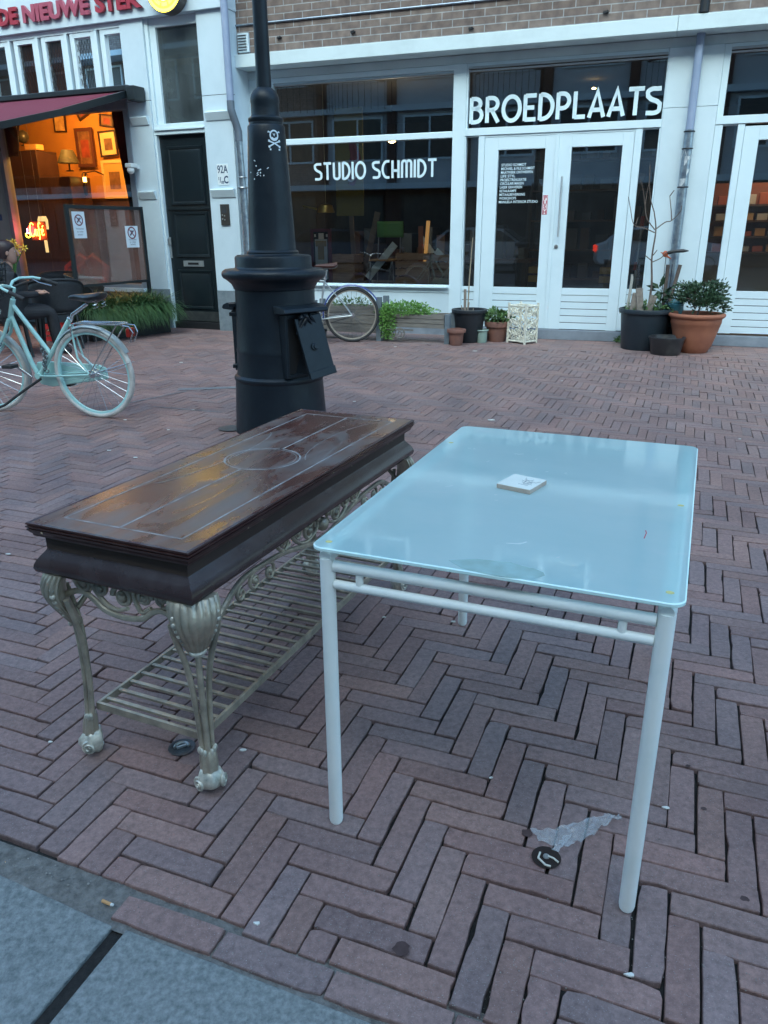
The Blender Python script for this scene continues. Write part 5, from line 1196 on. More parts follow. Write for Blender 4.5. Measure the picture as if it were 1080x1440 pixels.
def curtain(x0t, x1t, x0b, x1b, z0, z1, y, label):
    mb = MB(); n = 40
    rows = []
    for j in range(9):
        s = j/8; z = z1+(z0-z1)*s; a, b = x0t+(x0b-x0t)*s, x1t+(x1b-x1t)*s
        rows.append([(a+(b-a)*i/n, y+.03*math.sin(i*1.25), z) for i in range(n+1)])
    k = [v for r_ in rows for v in r_]
    mb._add(k, [(j*(n+1)+i, j*(n+1)+i+1, (j+1)*(n+1)+i+1, (j+1)*(n+1)+i) for j in range(8) for i in range(n)])
    o = mb.build('curtain', CURT); o.location = CO3; o.rotation_euler = (0, 0, CYAW); o.scale = (CK, CK, CK); sm_ = o.modifiers.new('thick', 'SOLIDIFY'); sm_.thickness = .004
    tag(o, label, 'curtain', 'dark curtains in the cafe window')
curtain(-1.74, -1.39, -1.47, -1.38, .75, 3.05, .16, 'dark curtain gathered at the right side of the cafe window')
curtain(-4.0, -3.40, -4.0, -3.55, 2.45, 3.05, .16, 'dark curtain tied up at the top left of the cafe window')
# cafe lamps (lit in the photograph)
for x, y, z, e in ((-3.9, 1.35, 3.22, 46), (-2.6, 1.5, 3.25, 36)):
    t = thing('ceiling_lamp', ['glowing amber ceiling lamp over the pictures in the cafe', 'glowing amber ceiling lamp behind the right part of the cafe window'][x > -3], 'lamp', at_cafe(x, y, z), CYAW, 'amber lamps under the cafe ceiling')
    mb = MB(); mb.ball((0, 0, .08), .07, n=14); mb.build('bulb', mat('amber_bulb', (1, .6, .2), .5, emit=(1, .5, .1), estr=6), t)
    mb = MB(); mb.cyl((0, 0, .14), (0, 0, .24), .02, n=8); mb.build('fitting', DFR, t)
    ld = bpy.data.lights.new('cafe_light', 'POINT'); lo = bpy.data.objects.new('cafe_light', ld); COL.objects.link(lo); ld.energy = e; ld.color = (1, .50, .12); ld.shadow_soft_size = .08
    lo.location = at_cafe(x, y, z-.06)
# neon sign
t = thing('neon_sign', 'glowing red orange neon sign reading Cafe with a small cup, hanging inside the window', 'sign', at_cafe(-3.42, .10, 1.29), CYAW)
NEO = mat('neon_orange', (1, .3, .1), .5, emit=(1, .20, .02), estr=9); NEY = mat('neon_yellow', (1, .8, .1), .5, emit=(1, .75, .03), estr=4); NEB = mat('neon_blue', (.5, .6, 1), .5, emit=(.45, .5, 1), estr=3)
mb = MB()
def nst(p, r_=.0075): mb.tube([(a, 0, b) for a, b in p], r_, 8)
nst(catmull([(-.005, .20), (-.03, .225), (-.06, .215), (-.085, .16), (-.085, .08), (-.06, .035), (-.025, .035), (.0, .07)]))
nst(catmull([(.055, .12), (.03, .13), (.012, .09), (.02, .045), (.045, .05), (.058, .10), (.060, .05), (.075, .04)]))
nst(catmull([(.14, .215), (.12, .235), (.102, .20), (.10, .10), (.098, .0), (.085, -.01)])); nst([(.08, .125), (.135, .130)])
nst(catmull([(.15, .085), (.18, .10), (.185, .13), (.165, .135), (.15, .09), (.165, .045), (.20, .06)])); nst([(.175, .165), (.195, .19)])
mb.build('tube_lettering', NEO, t)
mb = MB(); nst(catmull([(-.185, .075), (-.18, .03), (-.14, .015), (-.10, .03), (-.095, .07)]), .009); mb.build('cup_tube', NEY, t)
mb = MB(); nst([(-.165, .08), (-.12, .08)], .009); nst(catmull([(-.15, .1), (-.14, .12), (-.15, .145)]), .007); mb.build('steam_tube', NEB, t)
mb = MB(); mb.box(-.10, .22, .03, .04, -.03, .25); mb.build('backing_plate', mat('dark_red_plastic', (.12, .01, .01), .4), t)
for x in (-.05, .15):
    mb = MB(); mb.cyl((x, .02, .24), (x, .02, 1.9), .002, n=5); mb.build('hanging_wire', STEEL, t)
ld = bpy.data.lights.new('neon_light', 'POINT'); lo = bpy.data.objects.new('neon_light', ld); COL.objects.link(lo); ld.energy = 2.2; ld.color = (1, .06, .07); ld.shadow_soft_size = .12; lo.location = at_cafe(-3.5, .02, 1.40)
PB = mat('parchment_shade', (.6, .45, .2), .6, emit=(1, .72, .3), estr=.35)
t = thing('paper_lamp', 'pale yellow paper shade glowing behind the neon sign', 'lamp', at_cafe(-3.62, .5, 1.42), CYAW)
mb = MB(); mb.lathe([(.075, 0), (.08, .14), (.06, .20)], 16); mb.build('shade', PB, t); mb = MB(); mb.cyl((0, 0, -.36), (0, 0, 0), .025, n=10); mb.build('stem', PB, t)
REDV = mat('dark_red_velvet', (.20, .012, .012), .7, col2=(.12, .01, .01), scale=9)
for i, (x, y) in enumerate(((-3.05, .75), (-3.5, .95))):
    t = thing('velvet_chair', ['dark red rounded velvet chair inside the cafe right of the neon sign', 'dark red rounded velvet chair inside the cafe below the neon sign'][i], 'chair', at_cafe(x, y, .04), CYAW+R(20), 'velvet chairs in the cafe')
    mb = MB(); mb.tube([(-.22, .05, .5), (-.22, .2, .80), (0, .25, .98), (.22, .2, .80), (.22, .05, .5)], .07, 10); mb.ball((0, .2, .72), .2, .06, .24); mb.build('backrest', REDV, t)
    mb = MB(); mb.lathe([(.24, .38), (.26, .42), (.25, .5), (.2, .52)], 20); mb.build('seat', REDV, t)
    for a in (45, 135, 225, 315):
        mb = MB(); mb.cyl((.2*math.cos(R(a)), .2*math.sin(R(a)), .38), (.22*math.cos(R(a)), .22*math.sin(R(a)), 0), .018, .012, n=8); mb.build('leg', DFR, t)

# ------------------------------------------------------------ wind screen with notices, grass planter
SR, SLp = Vector((-3.367, 11.389)), Vector((-3.954, 10.222)); sdv = (SLp-SR); sL = sdv.length; sa = math.atan2(-sdv.y, -sdv.x)
t = thing('wind_screen', 'black framed glass wind screen with two no smoking notices beside the cafe window', 'screen', (SLp.x, SLp.y, 0), sa)
mb = MB(); mb.box(-.022, .022, -.022, .022, 0, 1.70); mb.build('post', BLK, t, bevel=.003)
mb = MB(); mb.box(sL-.022, sL+.022, -.022, .022, 0, 1.70); mb.build('post', BLK, t, bevel=.003)
for z0, z1 in ((1.655, 1.698), (.70, .735)):
    mb = MB(); mb.box(.0225, sL-.0225, -.02, .02, z0, z1); mb.build('rail', BLK, t, bevel=.003)
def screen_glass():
    mt = glass_mat('screen_glass', tint=(.80, .66, .62), dirt_or_reflection=.34, dcol=(.34, .20, .16), rough=.03); return mt  # red-brown film colour is a warm reflection painted into the glass
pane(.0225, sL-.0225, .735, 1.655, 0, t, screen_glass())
NTW = mat('notice_paper', (.66, .74, .80), .6); NTB = mat('notice_ink', (.08, .06, .09), .6); NTR = mat('notice_dark_red', (.18, .04, .06), .6)
def notice(x, z, w, h, y, ds):
    mb = MB(); mb.box(x, x+w, y-.0015, y, z, z+h); o = mb.build('notice', NTW, t, smooth=False)
    cx, cz, r_ = x+w/2, z+h*.68, w*.30; y2 = y-.0017
    mb = MB(); ribbon(mb, arc(cx, cz, r_, r_, 0, 360, 28), w*.075, lambda a, b, c: (a, y2-c, b), .0005); ribbon(mb, [(cx-r_*.7, cz+r_*.7), (cx+r_*.7, cz-r_*.7)], w*.06, lambda a, b, c: (a, y2-c, b), .0005); mb.build('prohibition_ring', NTR, o, smooth=False)
    mb = MB(); ribbon(mb, [(cx-r_*.5, cz-r_*.45), (cx+r_*.5, cz+r_*.45)], w*.09, lambda a, b, c: (a, y2-c, b), .0004); ribbon(mb, [(cx-r_*.15, cz+r_*.5), (cx+r_*.1, cz+r_*.05)], w*.06, lambda a, b, c: (a, y2-c, b), .0004)
    mb.build('cigarette_mark', NTB, o, smooth=False)
    for k, (s_, wd_) in enumerate((('Verboden', .62), ('te roken', .5), ('bedankt', .40))):
        text_mesh(s_, w*.15, 'notice_text', NTB, o, (x+w*(1-wd_)/2, y2-.0003, z+h*(.33-.11*k)), width=w*wd_)
notice(.07, 1.30, .205, .32, -.004, 1); notice(.96, 1.17, .24, .28, -.004, 1)
# planter with grass
PA, PBv = Vector((-3.09, 11.30)), Vector((-3.86, 10.28)); pd = (PA-PBv); pa = math.atan2(pd.y, pd.x); pL = pd.length
t = thing('grass_planter', 'black planter box overflowing with dark green grass below the wind screen', 'planter', (PBv.x, PBv.y, 0), pa)
mb = MB()
for q in ((0, pL, 0, .03), (0, pL, .31, .34)): mb.box(q[0], q[1], q[2], q[3], 0, .36)
mb.box(0, .03, .0305, .3095, 0, .36); mb.box(pL-.03, pL, .0305, .3095, 0, .36); mb.box(.0305, pL-.0305, .0305, .3095, .26, .30); mb.build('box', mat('black_planter', (.012, .014, .017), .6), t, smooth=False, bevel=.004)
rg = random.Random(4)
GRM = mat('dark_grass_blade', (.030, .085, .028), .5, col2=(.07, .14, .045), scale=6, mix=.5)
mb = MB()
for i in range(5200):
    side = i % 3 == 0
    x = -.02+rg.random()*(pL-.04); y = (-.01+.08*rg.random()) if side else rg.random()*.36
    a = (-PI/2+rg.gauss(0, .55)) if side else rg.random()*2*PI
    L_ = .26+.24*rg.random(); lean = .16+.26*rg.random(); fall = (.9 if side else .45)+.5*rg.random()
    dx, dy = math.cos(a), math.sin(a); w_ = .0035+.003*rg.random(); px_, py_ = -dy*w_, dx*w_
    vs = []
    for k, s_ in enumerate((0, .3, .6, .85, 1.0)):
        X = lean*s_*1.1; Zz = .30+L_*(1.25*s_-fall*1.25*s_*s_); q = (1, .95, .8, .5, .06)[k]
        c0 = (x+dx*X, y+dy*X, max(.03, Zz)); vs += [(c0[0]-px_*q, c0[1]-py_*q, c0[2]), (c0[0]+px_*q, c0[1]+py_*q, c0[2])]
    mb._add(vs, [(2*k, 2*k+1, 2*k+3, 2*k+2) for k in range(4)])
gr = mb.build('grass', GRM, t, smooth=False); gr['kind'] = 'stuff'

# ------------------------------------------------------------ terrace furniture, person
RAT = mat('black_rattan', (.014, .017, .021), .6, col2=(.024, .028, .033), scale=40, bump=.4, bscale=120)
def terrace_chair():
    t = thing('terrace_chair', 'black woven armchair at the cafe terrace directly behind the mint bicycle', 'chair', (0, 0, 0), 0, 'black woven armchairs on the cafe terrace')
    mb = MB(); rows = []
    for j in range(7):
        s = j/6; z = .44+.40*s; row = []
        for i in range(25):
            a = R(-20+220*i/24); r_ = .27+.05*s; zz = z if 0 < 1 else z
            edge = abs(i-12)/12; top = .84-.20*edge**3; z2 = .44+(top-.44)*s
            row.append((r_*math.cos(a), r_*math.sin(a)*.95, z2))
        rows.append(row)
    mb._add([v for r_ in rows for v in r_], [(j*25+i, j*25+i+1, (j+1)*25+i+1, (j+1)*25+i) for j in range(6) for i in range(24)])
    o = mb.build('backrest', RAT, t, weld=True); s_ = o.modifiers.new('thick', 'SOLIDIFY'); s_.thickness = .02
    mb = MB(); mb.tube(rows[-1], .014, 8); mb.build('arm_rim', RAT, t)
    mb = MB(); mb.lathe([(.26, .42), (.275, .44), (.26, .46)], 24, sy=.95); mb.build('seat', RAT, t)
    for x in (-.2, .2):
        for y in (-.19, .19):
            mb = MB(); mb.cyl((x, y, .42), (x*1.15, y*1.15, 0), .014, n=8); mb.build('leg', BLK, t)
    return t
ch = terrace_chair(); ch.location = (-4.06, 9.80, 0); ch.rotation_euler.z = R(200)
for x, y, rz, lb in ((-4.82, 9.60, 150, 'black woven armchair at the left edge, in front of the sitting person'), (-3.98, 10.75, 95, 'black woven armchair between the terrace table and the wind screen'), (-4.62, 11.25, 10, 'black woven armchair against the cafe window behind the terrace table')):
    c = copy_tree(ch); c.location = (x, y, 0); c.rotation_euler.z = R(rz); c['label'] = lb
t = thing('terrace_table', 'small square terrace table with dark legs in front of the cafe window', 'table', (-4.62, 10.45, 0), R(-20))
mb = MB(); mb.box(-.36, .36, -.33, .33, .72, .745); mb.build('tabletop', mat('worn_table_top', (.10, .09, .09), .35), t, bevel=.005)
for x in (-.3, .3):
    for y in (-.28, .28):
        mb = MB(); mb.box(x-.018, x+.018, y-.018, y+.018, 0, .72); mb.build('leg', BLK, t)
t = thing('red_crate', 'red plastic crate on the ground among the terrace chairs', 'crate', (-4.30, 10.35, .0), R(-20)); t.scale = (.8, .8, .8)
RC = mat('red_crate_plastic', (.50, .03, .03), .45)
mb = MB()
for z0, z1 in ((.02, .08), (.12, .17), (.21, .29)):
    mb.box(-.2, .2, -.15, -.138, z0, z1); mb.box(-.2, .2, .138, .15, z0, z1); mb.box(-.2, -.188, -.137, .137, z0, z1); mb.box(.188, .2, -.137, .137, z0, z1)
mb.build('slatted_side', RC, t, smooth=False)
mb = MB(); mb.box(-.187, .187, -.137, .137, .021, .03)
for x in (-.18, .18):
    for y in (-.13, .13): mb.box(x-.007, x+.007, y-.007, y+.007, .031, .285)
mb.build('base', RC, t, smooth=False)
# daffodils
x, y = gp(20, 402, .745); t = thing('daffodil_pot', 'pot of yellow daffodils on the terrace table in front of the sitting person', 'plant', (x, y, .747), 0)
mb = MB(); mb.lathe([(.05, 0), (.065, .12), (.07, .12), (.072, .135), (.06, .135), (.055, .11)], 20); mb.build('pot', mat('slate_pot', (.10, .14, .18), .5), t)
rf = random.Random(8); st_ = MB(); fl_ = MB(); cu_ = MB()
for i in range(26):
    a = rf.random()*2*PI; r_ = .05*rf.random(); tx, ty = rf.gauss(0, .055), rf.gauss(0, .05); h_ = .26+.14*rf.random()
    st_.tube([(r_*math.cos(a), r_*math.sin(a), .12), (r_*math.cos(a)+tx*.3, r_*math.sin(a)+ty*.3, .12+h_*.5), (r_*math.cos(a)+tx, r_*math.sin(a)+ty, .12+h_)], [.006, .005, .003], 5)
    if i < 11:
        c = Vector((r_*math.cos(a)+tx, r_*math.sin(a)+ty, .12+h_)); ax = Vector((.3+rf.gauss(0, .4), -1, .1)).normalized(); x_ = ax.orthogonal().normalized(); y_ = ax.cross(x_)
        for k in range(6):
            b2 = k*PI/3; d1 = x_*math.cos(b2)+y_*math.sin(b2); d2 = x_*math.cos(b2+.35)+y_*math.sin(b2+.35); d0 = x_*math.cos(b2-.35)+y_*math.sin(b2-.35)
            fl_._add([c, c+d0*.028, c+d1*.05+ax*.006, c+d2*.028], [(0, 1, 2, 3)])
        cu_.tube([c, c+ax*.025], [.010, .016], 8, cap=False)
st_.build('stem', mat('daffodil_leaf', (.05, .13, .03), .5), t); fl_.build('petal', mat('daffodil_yellow', (.75, .55, .06), .5), t, smooth=False); cu_.build('trumpet', mat('daffodil_orange', (.8, .42, .03), .5), t)
# person sitting at the terrace: one continuous skinned body
def ensure_skin(me):
    if not me.skin_vertices:
        bm = bmesh.new(); bm.from_mesh(me); bm.verts.layers.skin.verify(); bm.to_mesh(me); bm.free()
def skin_body(name, joints, bonesl, mtl, parent=None, levels=2, root=0):
    me = bpy.data.meshes.new(name); me.from_pydata([j[0] for j in joints], bonesl, []); o = bpy.data.objects.new(name, me); COL.objects.link(o)
    o.modifiers.new('skin', 'SKIN'); 
    ensure_skin(me)
    if True:
        for i, j in enumerate(joints):
            sv = me.skin_vertices[0].data[i]; sv.radius = (j[1], j[1]); sv.use_root = (i == root)
    sb = o.modifiers.new('sub', 'SUBSURF'); sb.levels = levels; sb.render_levels = levels
    me.materials.append(mtl); o.parent = parent; return o
# seated person: local frame x = facing direction, z up
SKIN = mat('skin', (.42, .25, .19), .5, col2=(.38, .21, .16), scale=20)
COAT = mat('black_coat', (.012, .014, .018), .8, col2=(.02, .022, .028), scale=12, bump=.2, bscale=60)
t = thing('person', 'person in a black coat sitting at the terrace behind the mint bicycle', 'person', (-4.36, 9.10, 0), R(28))
J = [((0, 0, .52), .15), ((.02, 0, .68), .14), ((.04, 0, .84), .155), ((.05, 0, .96), .13), ((.06, 0, 1.02), .055), ((.075, 0, 1.07), .052),  # 0-5 pelvis..neck
     ((.05, .17, .95), .065), ((.06, .24, .72), .050), ((.27, .18, .70), .040), ((.34, .15, .71), .034),   # 6-9 left arm
     ((.05, -.17, .95), .065), ((.06, -.24, .72), .050), ((.27, -.18, .70), .040), ((.34, -.15, .71), .034), # 10-13
     ((.08, .10, .50), .105), ((.46, .13, .50), .075), ((.48, .13, .10), .05), ((.50, .13, .05), .045), ((.62, .14, .04), .04),
     ((.08, -.10, .50), .105), ((.46, -.13, .50), .075), ((.48, -.13, .10), .05), ((.50, -.13, .05), .045), ((.62, -.14, .04), .04)]
BN = [(0, 1), (1, 2), (2, 3), (3, 4), (4, 5), (3, 6), (6, 7), (7, 8), (8, 9), (3, 10), (10, 11), (11, 12), (12, 13), (0, 14), (14, 15), (15, 16), (16, 17), (17, 18), (0, 19), (19, 20), (20, 21), (21, 22), (22, 23)]
skin_body('body', J, BN, COAT, t)
mb = MB(); hz = 1.165; rings = []
for z, rx, ry, ox in ((-.125, .03, .035, .035), (-.11, .055, .048, .03), (-.085, .072, .060, .02), (-.05, .083, .068, .012), (-.01, .092, .074, .004), (.03, .096, .077, 0), (.07, .092, .074, -.004), (.10, .072, .06, -.006), (.118, .035, .03, -.006)):
    rings.append([(.09+ox+rx*math.cos(2*PI*k/24), ry*math.sin(2*PI*k/24), hz+z) for k in range(24)])
mb.loft(rings)
mb.tube([(.185, 0, hz+.025), (.200, 0, hz-.005), (.208, 0, hz-.028), (.190, 0, hz-.040)], [.008, .012, .015, .010], 8)
for s_ in (-1, 1):
    mb.ball((.085, s_*.078, hz-.01), .018, .010, .028, 8)
mb.tube([(.075, 0, hz-.20), (.085, 0, hz-.09)], .048, 16)
hd = mb.build('head', SKIN, t, ang=80)
mb = MB()
for s_ in (-1, 1): mb.ball((.168, s_*.030, hz+.008), .012, .013, .009, 8)
mb.build('eye', mat('eye_white', (.6, .6, .58), .3), hd)
mb = MB()
for s_ in (-1, 1): mb.ball((.1785, s_*.031, hz+.008), .004, .006, .006, 6); mb.bar((.178, s_*.016, hz+.032), (.166, s_*.050, hz+.034), .006, .006)
mb.bar((.187, -.022, hz-.068), (.187, .022, hz-.068), .006, .006)
mb.build('face_marks', mat('dark_brows', (.03, .015, .012), .6), hd)
mb = MB(); rings = []
for z, rx, ry, ox in ((-.07, .05, .080, -.045), (-.02, .072, .086, -.035), (.025, .092, .088, -.018), (.06, .104, .086, -.004), (.09, .096, .076, -.006), (.118, .066, .054, -.008), (.130, .025, .02, -.008)):
    rings.append([(.085+ox+rx*math.cos(2*PI*k/24), ry*math.sin(2*PI*k/24), hz+z+.004*math.sin(k*2.1)) for k in range(24)])
mb.loft(rings); mb.build('hair', mat('dark_hair', (.018, .008, .010), .5, col2=(.03, .012, .014), scale=60), t)
for s_ in (-1, 1):
    mb = MB(); b0 = Vector((.355, s_*.145, .745 if 0 else .715)); mb.ball((.375, s_*.145, .715), .045, .038, .018, 12)
    for k in range(4): mb.tube([(.405, s_*(.145+.012*(k-1.5)*1.4), .715), (.435, s_*(.145+.013*(k-1.5)*1.4), .722), (.455+.004*(k in (1, 2)), s_*(.145+.012*(k-1.5)), .708)], [.0085, .008, .007], 8)
    mb.tube([(.365, s_*.112, .715), (.392, s_*.095, .715), (.412, s_*.098, .712)], [.011, .010, .008], 8); mb.build('hand', SKIN, t)
seat_ch = copy_tree(ch); seat_ch.location = (-4.40, 9.08, 0); seat_ch.rotation_euler.z = R(28-90+0); seat_ch['label'] = 'black woven armchair under the sitting person in the black coat'

# ------------------------------------------------------------ cast iron lamp post
LP = thing('lamp_post', 'large black cast iron lamp post with a broken service hatch in its thick base', 'lamp post', (-.751, 5.496, 0))
IRON = mat('black_cast_iron', (.005, .010, .016), .42, spec=.32, col2=(.009, .016, .023), scale=7, mix=.55, bump=.28, bscale=16)
prof = [(.336, 0), (.334, .02), (.326, .15), (.313, .372), (.318, .378), (.321, .388), (.319, .400), (.311, .408), (.300, .416), (.296, .45), (.289, .56), (.290, .57), (.292, .585), (.288, .60), (.281, .75), (.276, .90), (.275, .995), (.283, 1.0), (.285, 1.012), (.290, 1.02), (.297, 1.034), (.316, 1.050), (.330, 1.062), (.348, 1.072), (.356, 1.086), (.357, 1.104), (.350, 1.118), (.334, 1.128), (.270, 1.134), (.264, 1.140), (.262, 1.148), (.262, 1.200), (.257, 1.212), (.244, 1.218)]
mb = MB(); mb.lathe(prof, 72); base = mb.build('base_drum', IRON, LP, ang=35)
mb = MB(); mb.lathe([(.246, 1.2185), (.182, 1.222), (.176, 1.228), (.177, 1.238), (.170, 1.246), (.161, 1.250), (.158, 1.26), (.150, 1.45), (.137, 1.72), (.124, 1.93), (.121, 2.005), (.117, 2.012), (.109, 2.016), (.108, 2.03), (.113, 2.038), (.113, 2.052), (.104, 2.060), (.094, 2.066), (.091, 2.08), (.090, 2.135), (.093, 2.15), (.092, 2.168), (.086, 2.19), (.074, 2.210), (.058, 2.224), (.050, 2.230)], 64); mb.build('shaft', IRON, LP, ang=35)
mb = MB(); mb.tube([(0, 0, 2.228), (0, 0, 2.7), (0, 0, 6.2)], [.0475, .046, .036], 28); mb.tube([(0, 0, 6.2), (.0, -.1, 6.6), (.0, -.5, 6.9), (0, -1.0, 6.85)], [.036, .032, .028, .026], 16); mb.build('pole', IRON, LP)
mb = MB(); mb.lathe([(.03, .18), (.12, .12), (.16, .0), (.12, -.08), (.02, -.12)], 24, o=(0, -1.08, 6.75)); mb.build('lantern', IRON, LP)
def hatch(deg, name, closed):
    H = Matrix.Rotation(R(deg), 4, 'Z')
    rad = .285
    mb = MB(); z0, z1, w = .42, .845, .150
    for q in ((-w, -w+.028, z0, z1), (w-.028, w, z0, z1)): mb.box(rad-.05, rad+.016, q[0], q[1], q[2], q[3], H)
    mb.box(rad-.05, rad+.016, -w+.0285, w-.0285, z0, z0+.026, H); mb.box(rad-.05, rad+.014, -w+.0285, w-.0285, z1-.026, z1, H)
    mb.build('hatch_frame', IRON, LP, smooth=False, bevel=.005)
    mb = MB(); mb.prism([(rad-.06, .905), (rad+.02, .900), (rad+.062, .885), (rad+.075, .862), (rad+.060, .853), (rad-.05, .850)], -.185, .185, 'y'); mb.xf(H); mb.build('hatch_hood', IRON, LP, smooth=False, bevel=.006)
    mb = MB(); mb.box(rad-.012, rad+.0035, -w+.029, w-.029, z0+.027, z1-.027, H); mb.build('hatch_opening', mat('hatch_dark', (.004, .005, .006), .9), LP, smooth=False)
    if closed:
        mb = MB(); mb.box(rad+.004, rad+.02, -w+.03, w-.03, z0+.03, z1-.03, H); mb.build('hatch_door', IRON, LP, smooth=False, bevel=.006); return
    M = H @ Matrix.Translation((rad+.050, .012, .83)) @ Matrix.Rotation(R(7), 4, 'X') @ Matrix.Rotation(R(-13), 4, 'Y')
    mb = MB(); mb.box(-.008, .008, -.108, .112, -.405, 0, M); mb.box(.0081, .016, -.112, .116, -.415, -.362, M); d_ = mb.build('hatch_door', IRON, LP, smooth=False, bevel=.005); d_['label'] = 'bent iron hatch door hanging loose and open'
    mb = MB(); mb.lathe([(.001, 0), (.026, 0), (.026, .010), (.016, .012), (.014, .020), (.001, .020)], 20); mb.xf(M @ Matrix.Translation((.0085, -.01, -.205)) @ Matrix.Rotation(R(90), 4, 'Y')); mb.build('hatch_bolt', IRON, d_)
    rr = random.Random(2); mb = MB()
    for i in range(9):
        y = -.02+rr.gauss(0, .03); p0 = H @ Vector((rad+.03, y, .855)); p1 = H @ Vector((rad+.065+rr.random()*.02, y+rr.gauss(0, .03), .83)); p2 = H @ Vector((rad+.06, y+rr.gauss(0, .04), .80-rr.random()*.08)); mb.tube([p0, p1, p2], [.010, .012, .005], 6)
    mb.build('torn_edge', IRON, LP)
hatch(-47, 'hatch', False); hatch(142, 'hatch', True)
for dz_ in (.47, .89, .83):
    H = Matrix.Rotation(R(188), 4, 'Z'); mb = MB(); mb.box(.275, .325, -.03, .03, dz_-.012, dz_+.012, H); mb.build('hinge_lug', IRON, LP, bevel=.004)
# sticker on the shaft: ring head over crossed bones
STK = mat('sticker_pale', (.60, .70, .76), .5)
def onshaft(a0, zc, s):
    def f(a, b, c):
        z = zc+b*s; rr_ = .1585-(z-1.26)*(.0375/.745)+.0016+c; an = a0+a*s/rr_; return (rr_*math.cos(an), rr_*math.sin(an), z)
    return f
fs = onshaft(R(-60), 1.915, 1.0); mb = MB()
ribbon(mb, arc(0, .030, .026, .028, 0, 360, 28), .009, fs, .0006)
for sx_ in (-1, 1): ribbon(mb, [(sx_*.022, .045), (sx_*.036, .052), (sx_*.040, .046)], .007, fs, .0006)
ribbon(mb, arc(0, .022, .016, .012, 190, 350, 12), .008, fs, .0007); ribbon(mb, [(-.007, .042), (0, .028), (.007, .042)], .004, fs, .0007)
ribbon(mb, [(-.034, -.004), (0, -.016), (.034, -.034)], .008, fs, .0006); ribbon(mb, [(.034, -.004), (0, -.016), (-.034, -.034)], .008, fs, .0008)
for sx_ in (-1, 1):
    for zz in (-.004, -.034): ribbon(mb, [(sx_*.030, zz), (sx_*.041, zz+(.004 if zz > -.01 else -.004))], .013, fs, .0009)
ribbon(mb, [(-.034, -.052), (.038, -.052)], .010, fs, .0006)
mb.build('sticker', STK, LP, smooth=False)
fs = onshaft(R(-112), 1.72, 1.0); mb = MB(); rr = random.Random(5)
for i in range(11):
    a, b = rr.gauss(0, .028), rr.gauss(0, .03); ribbon(mb, [(a, b), (a+rr.gauss(0, .008), b+.008)], .004+.004*rr.random(), fs, .0006)
mb.build('sticker_remnant', STK, LP, smooth=False)

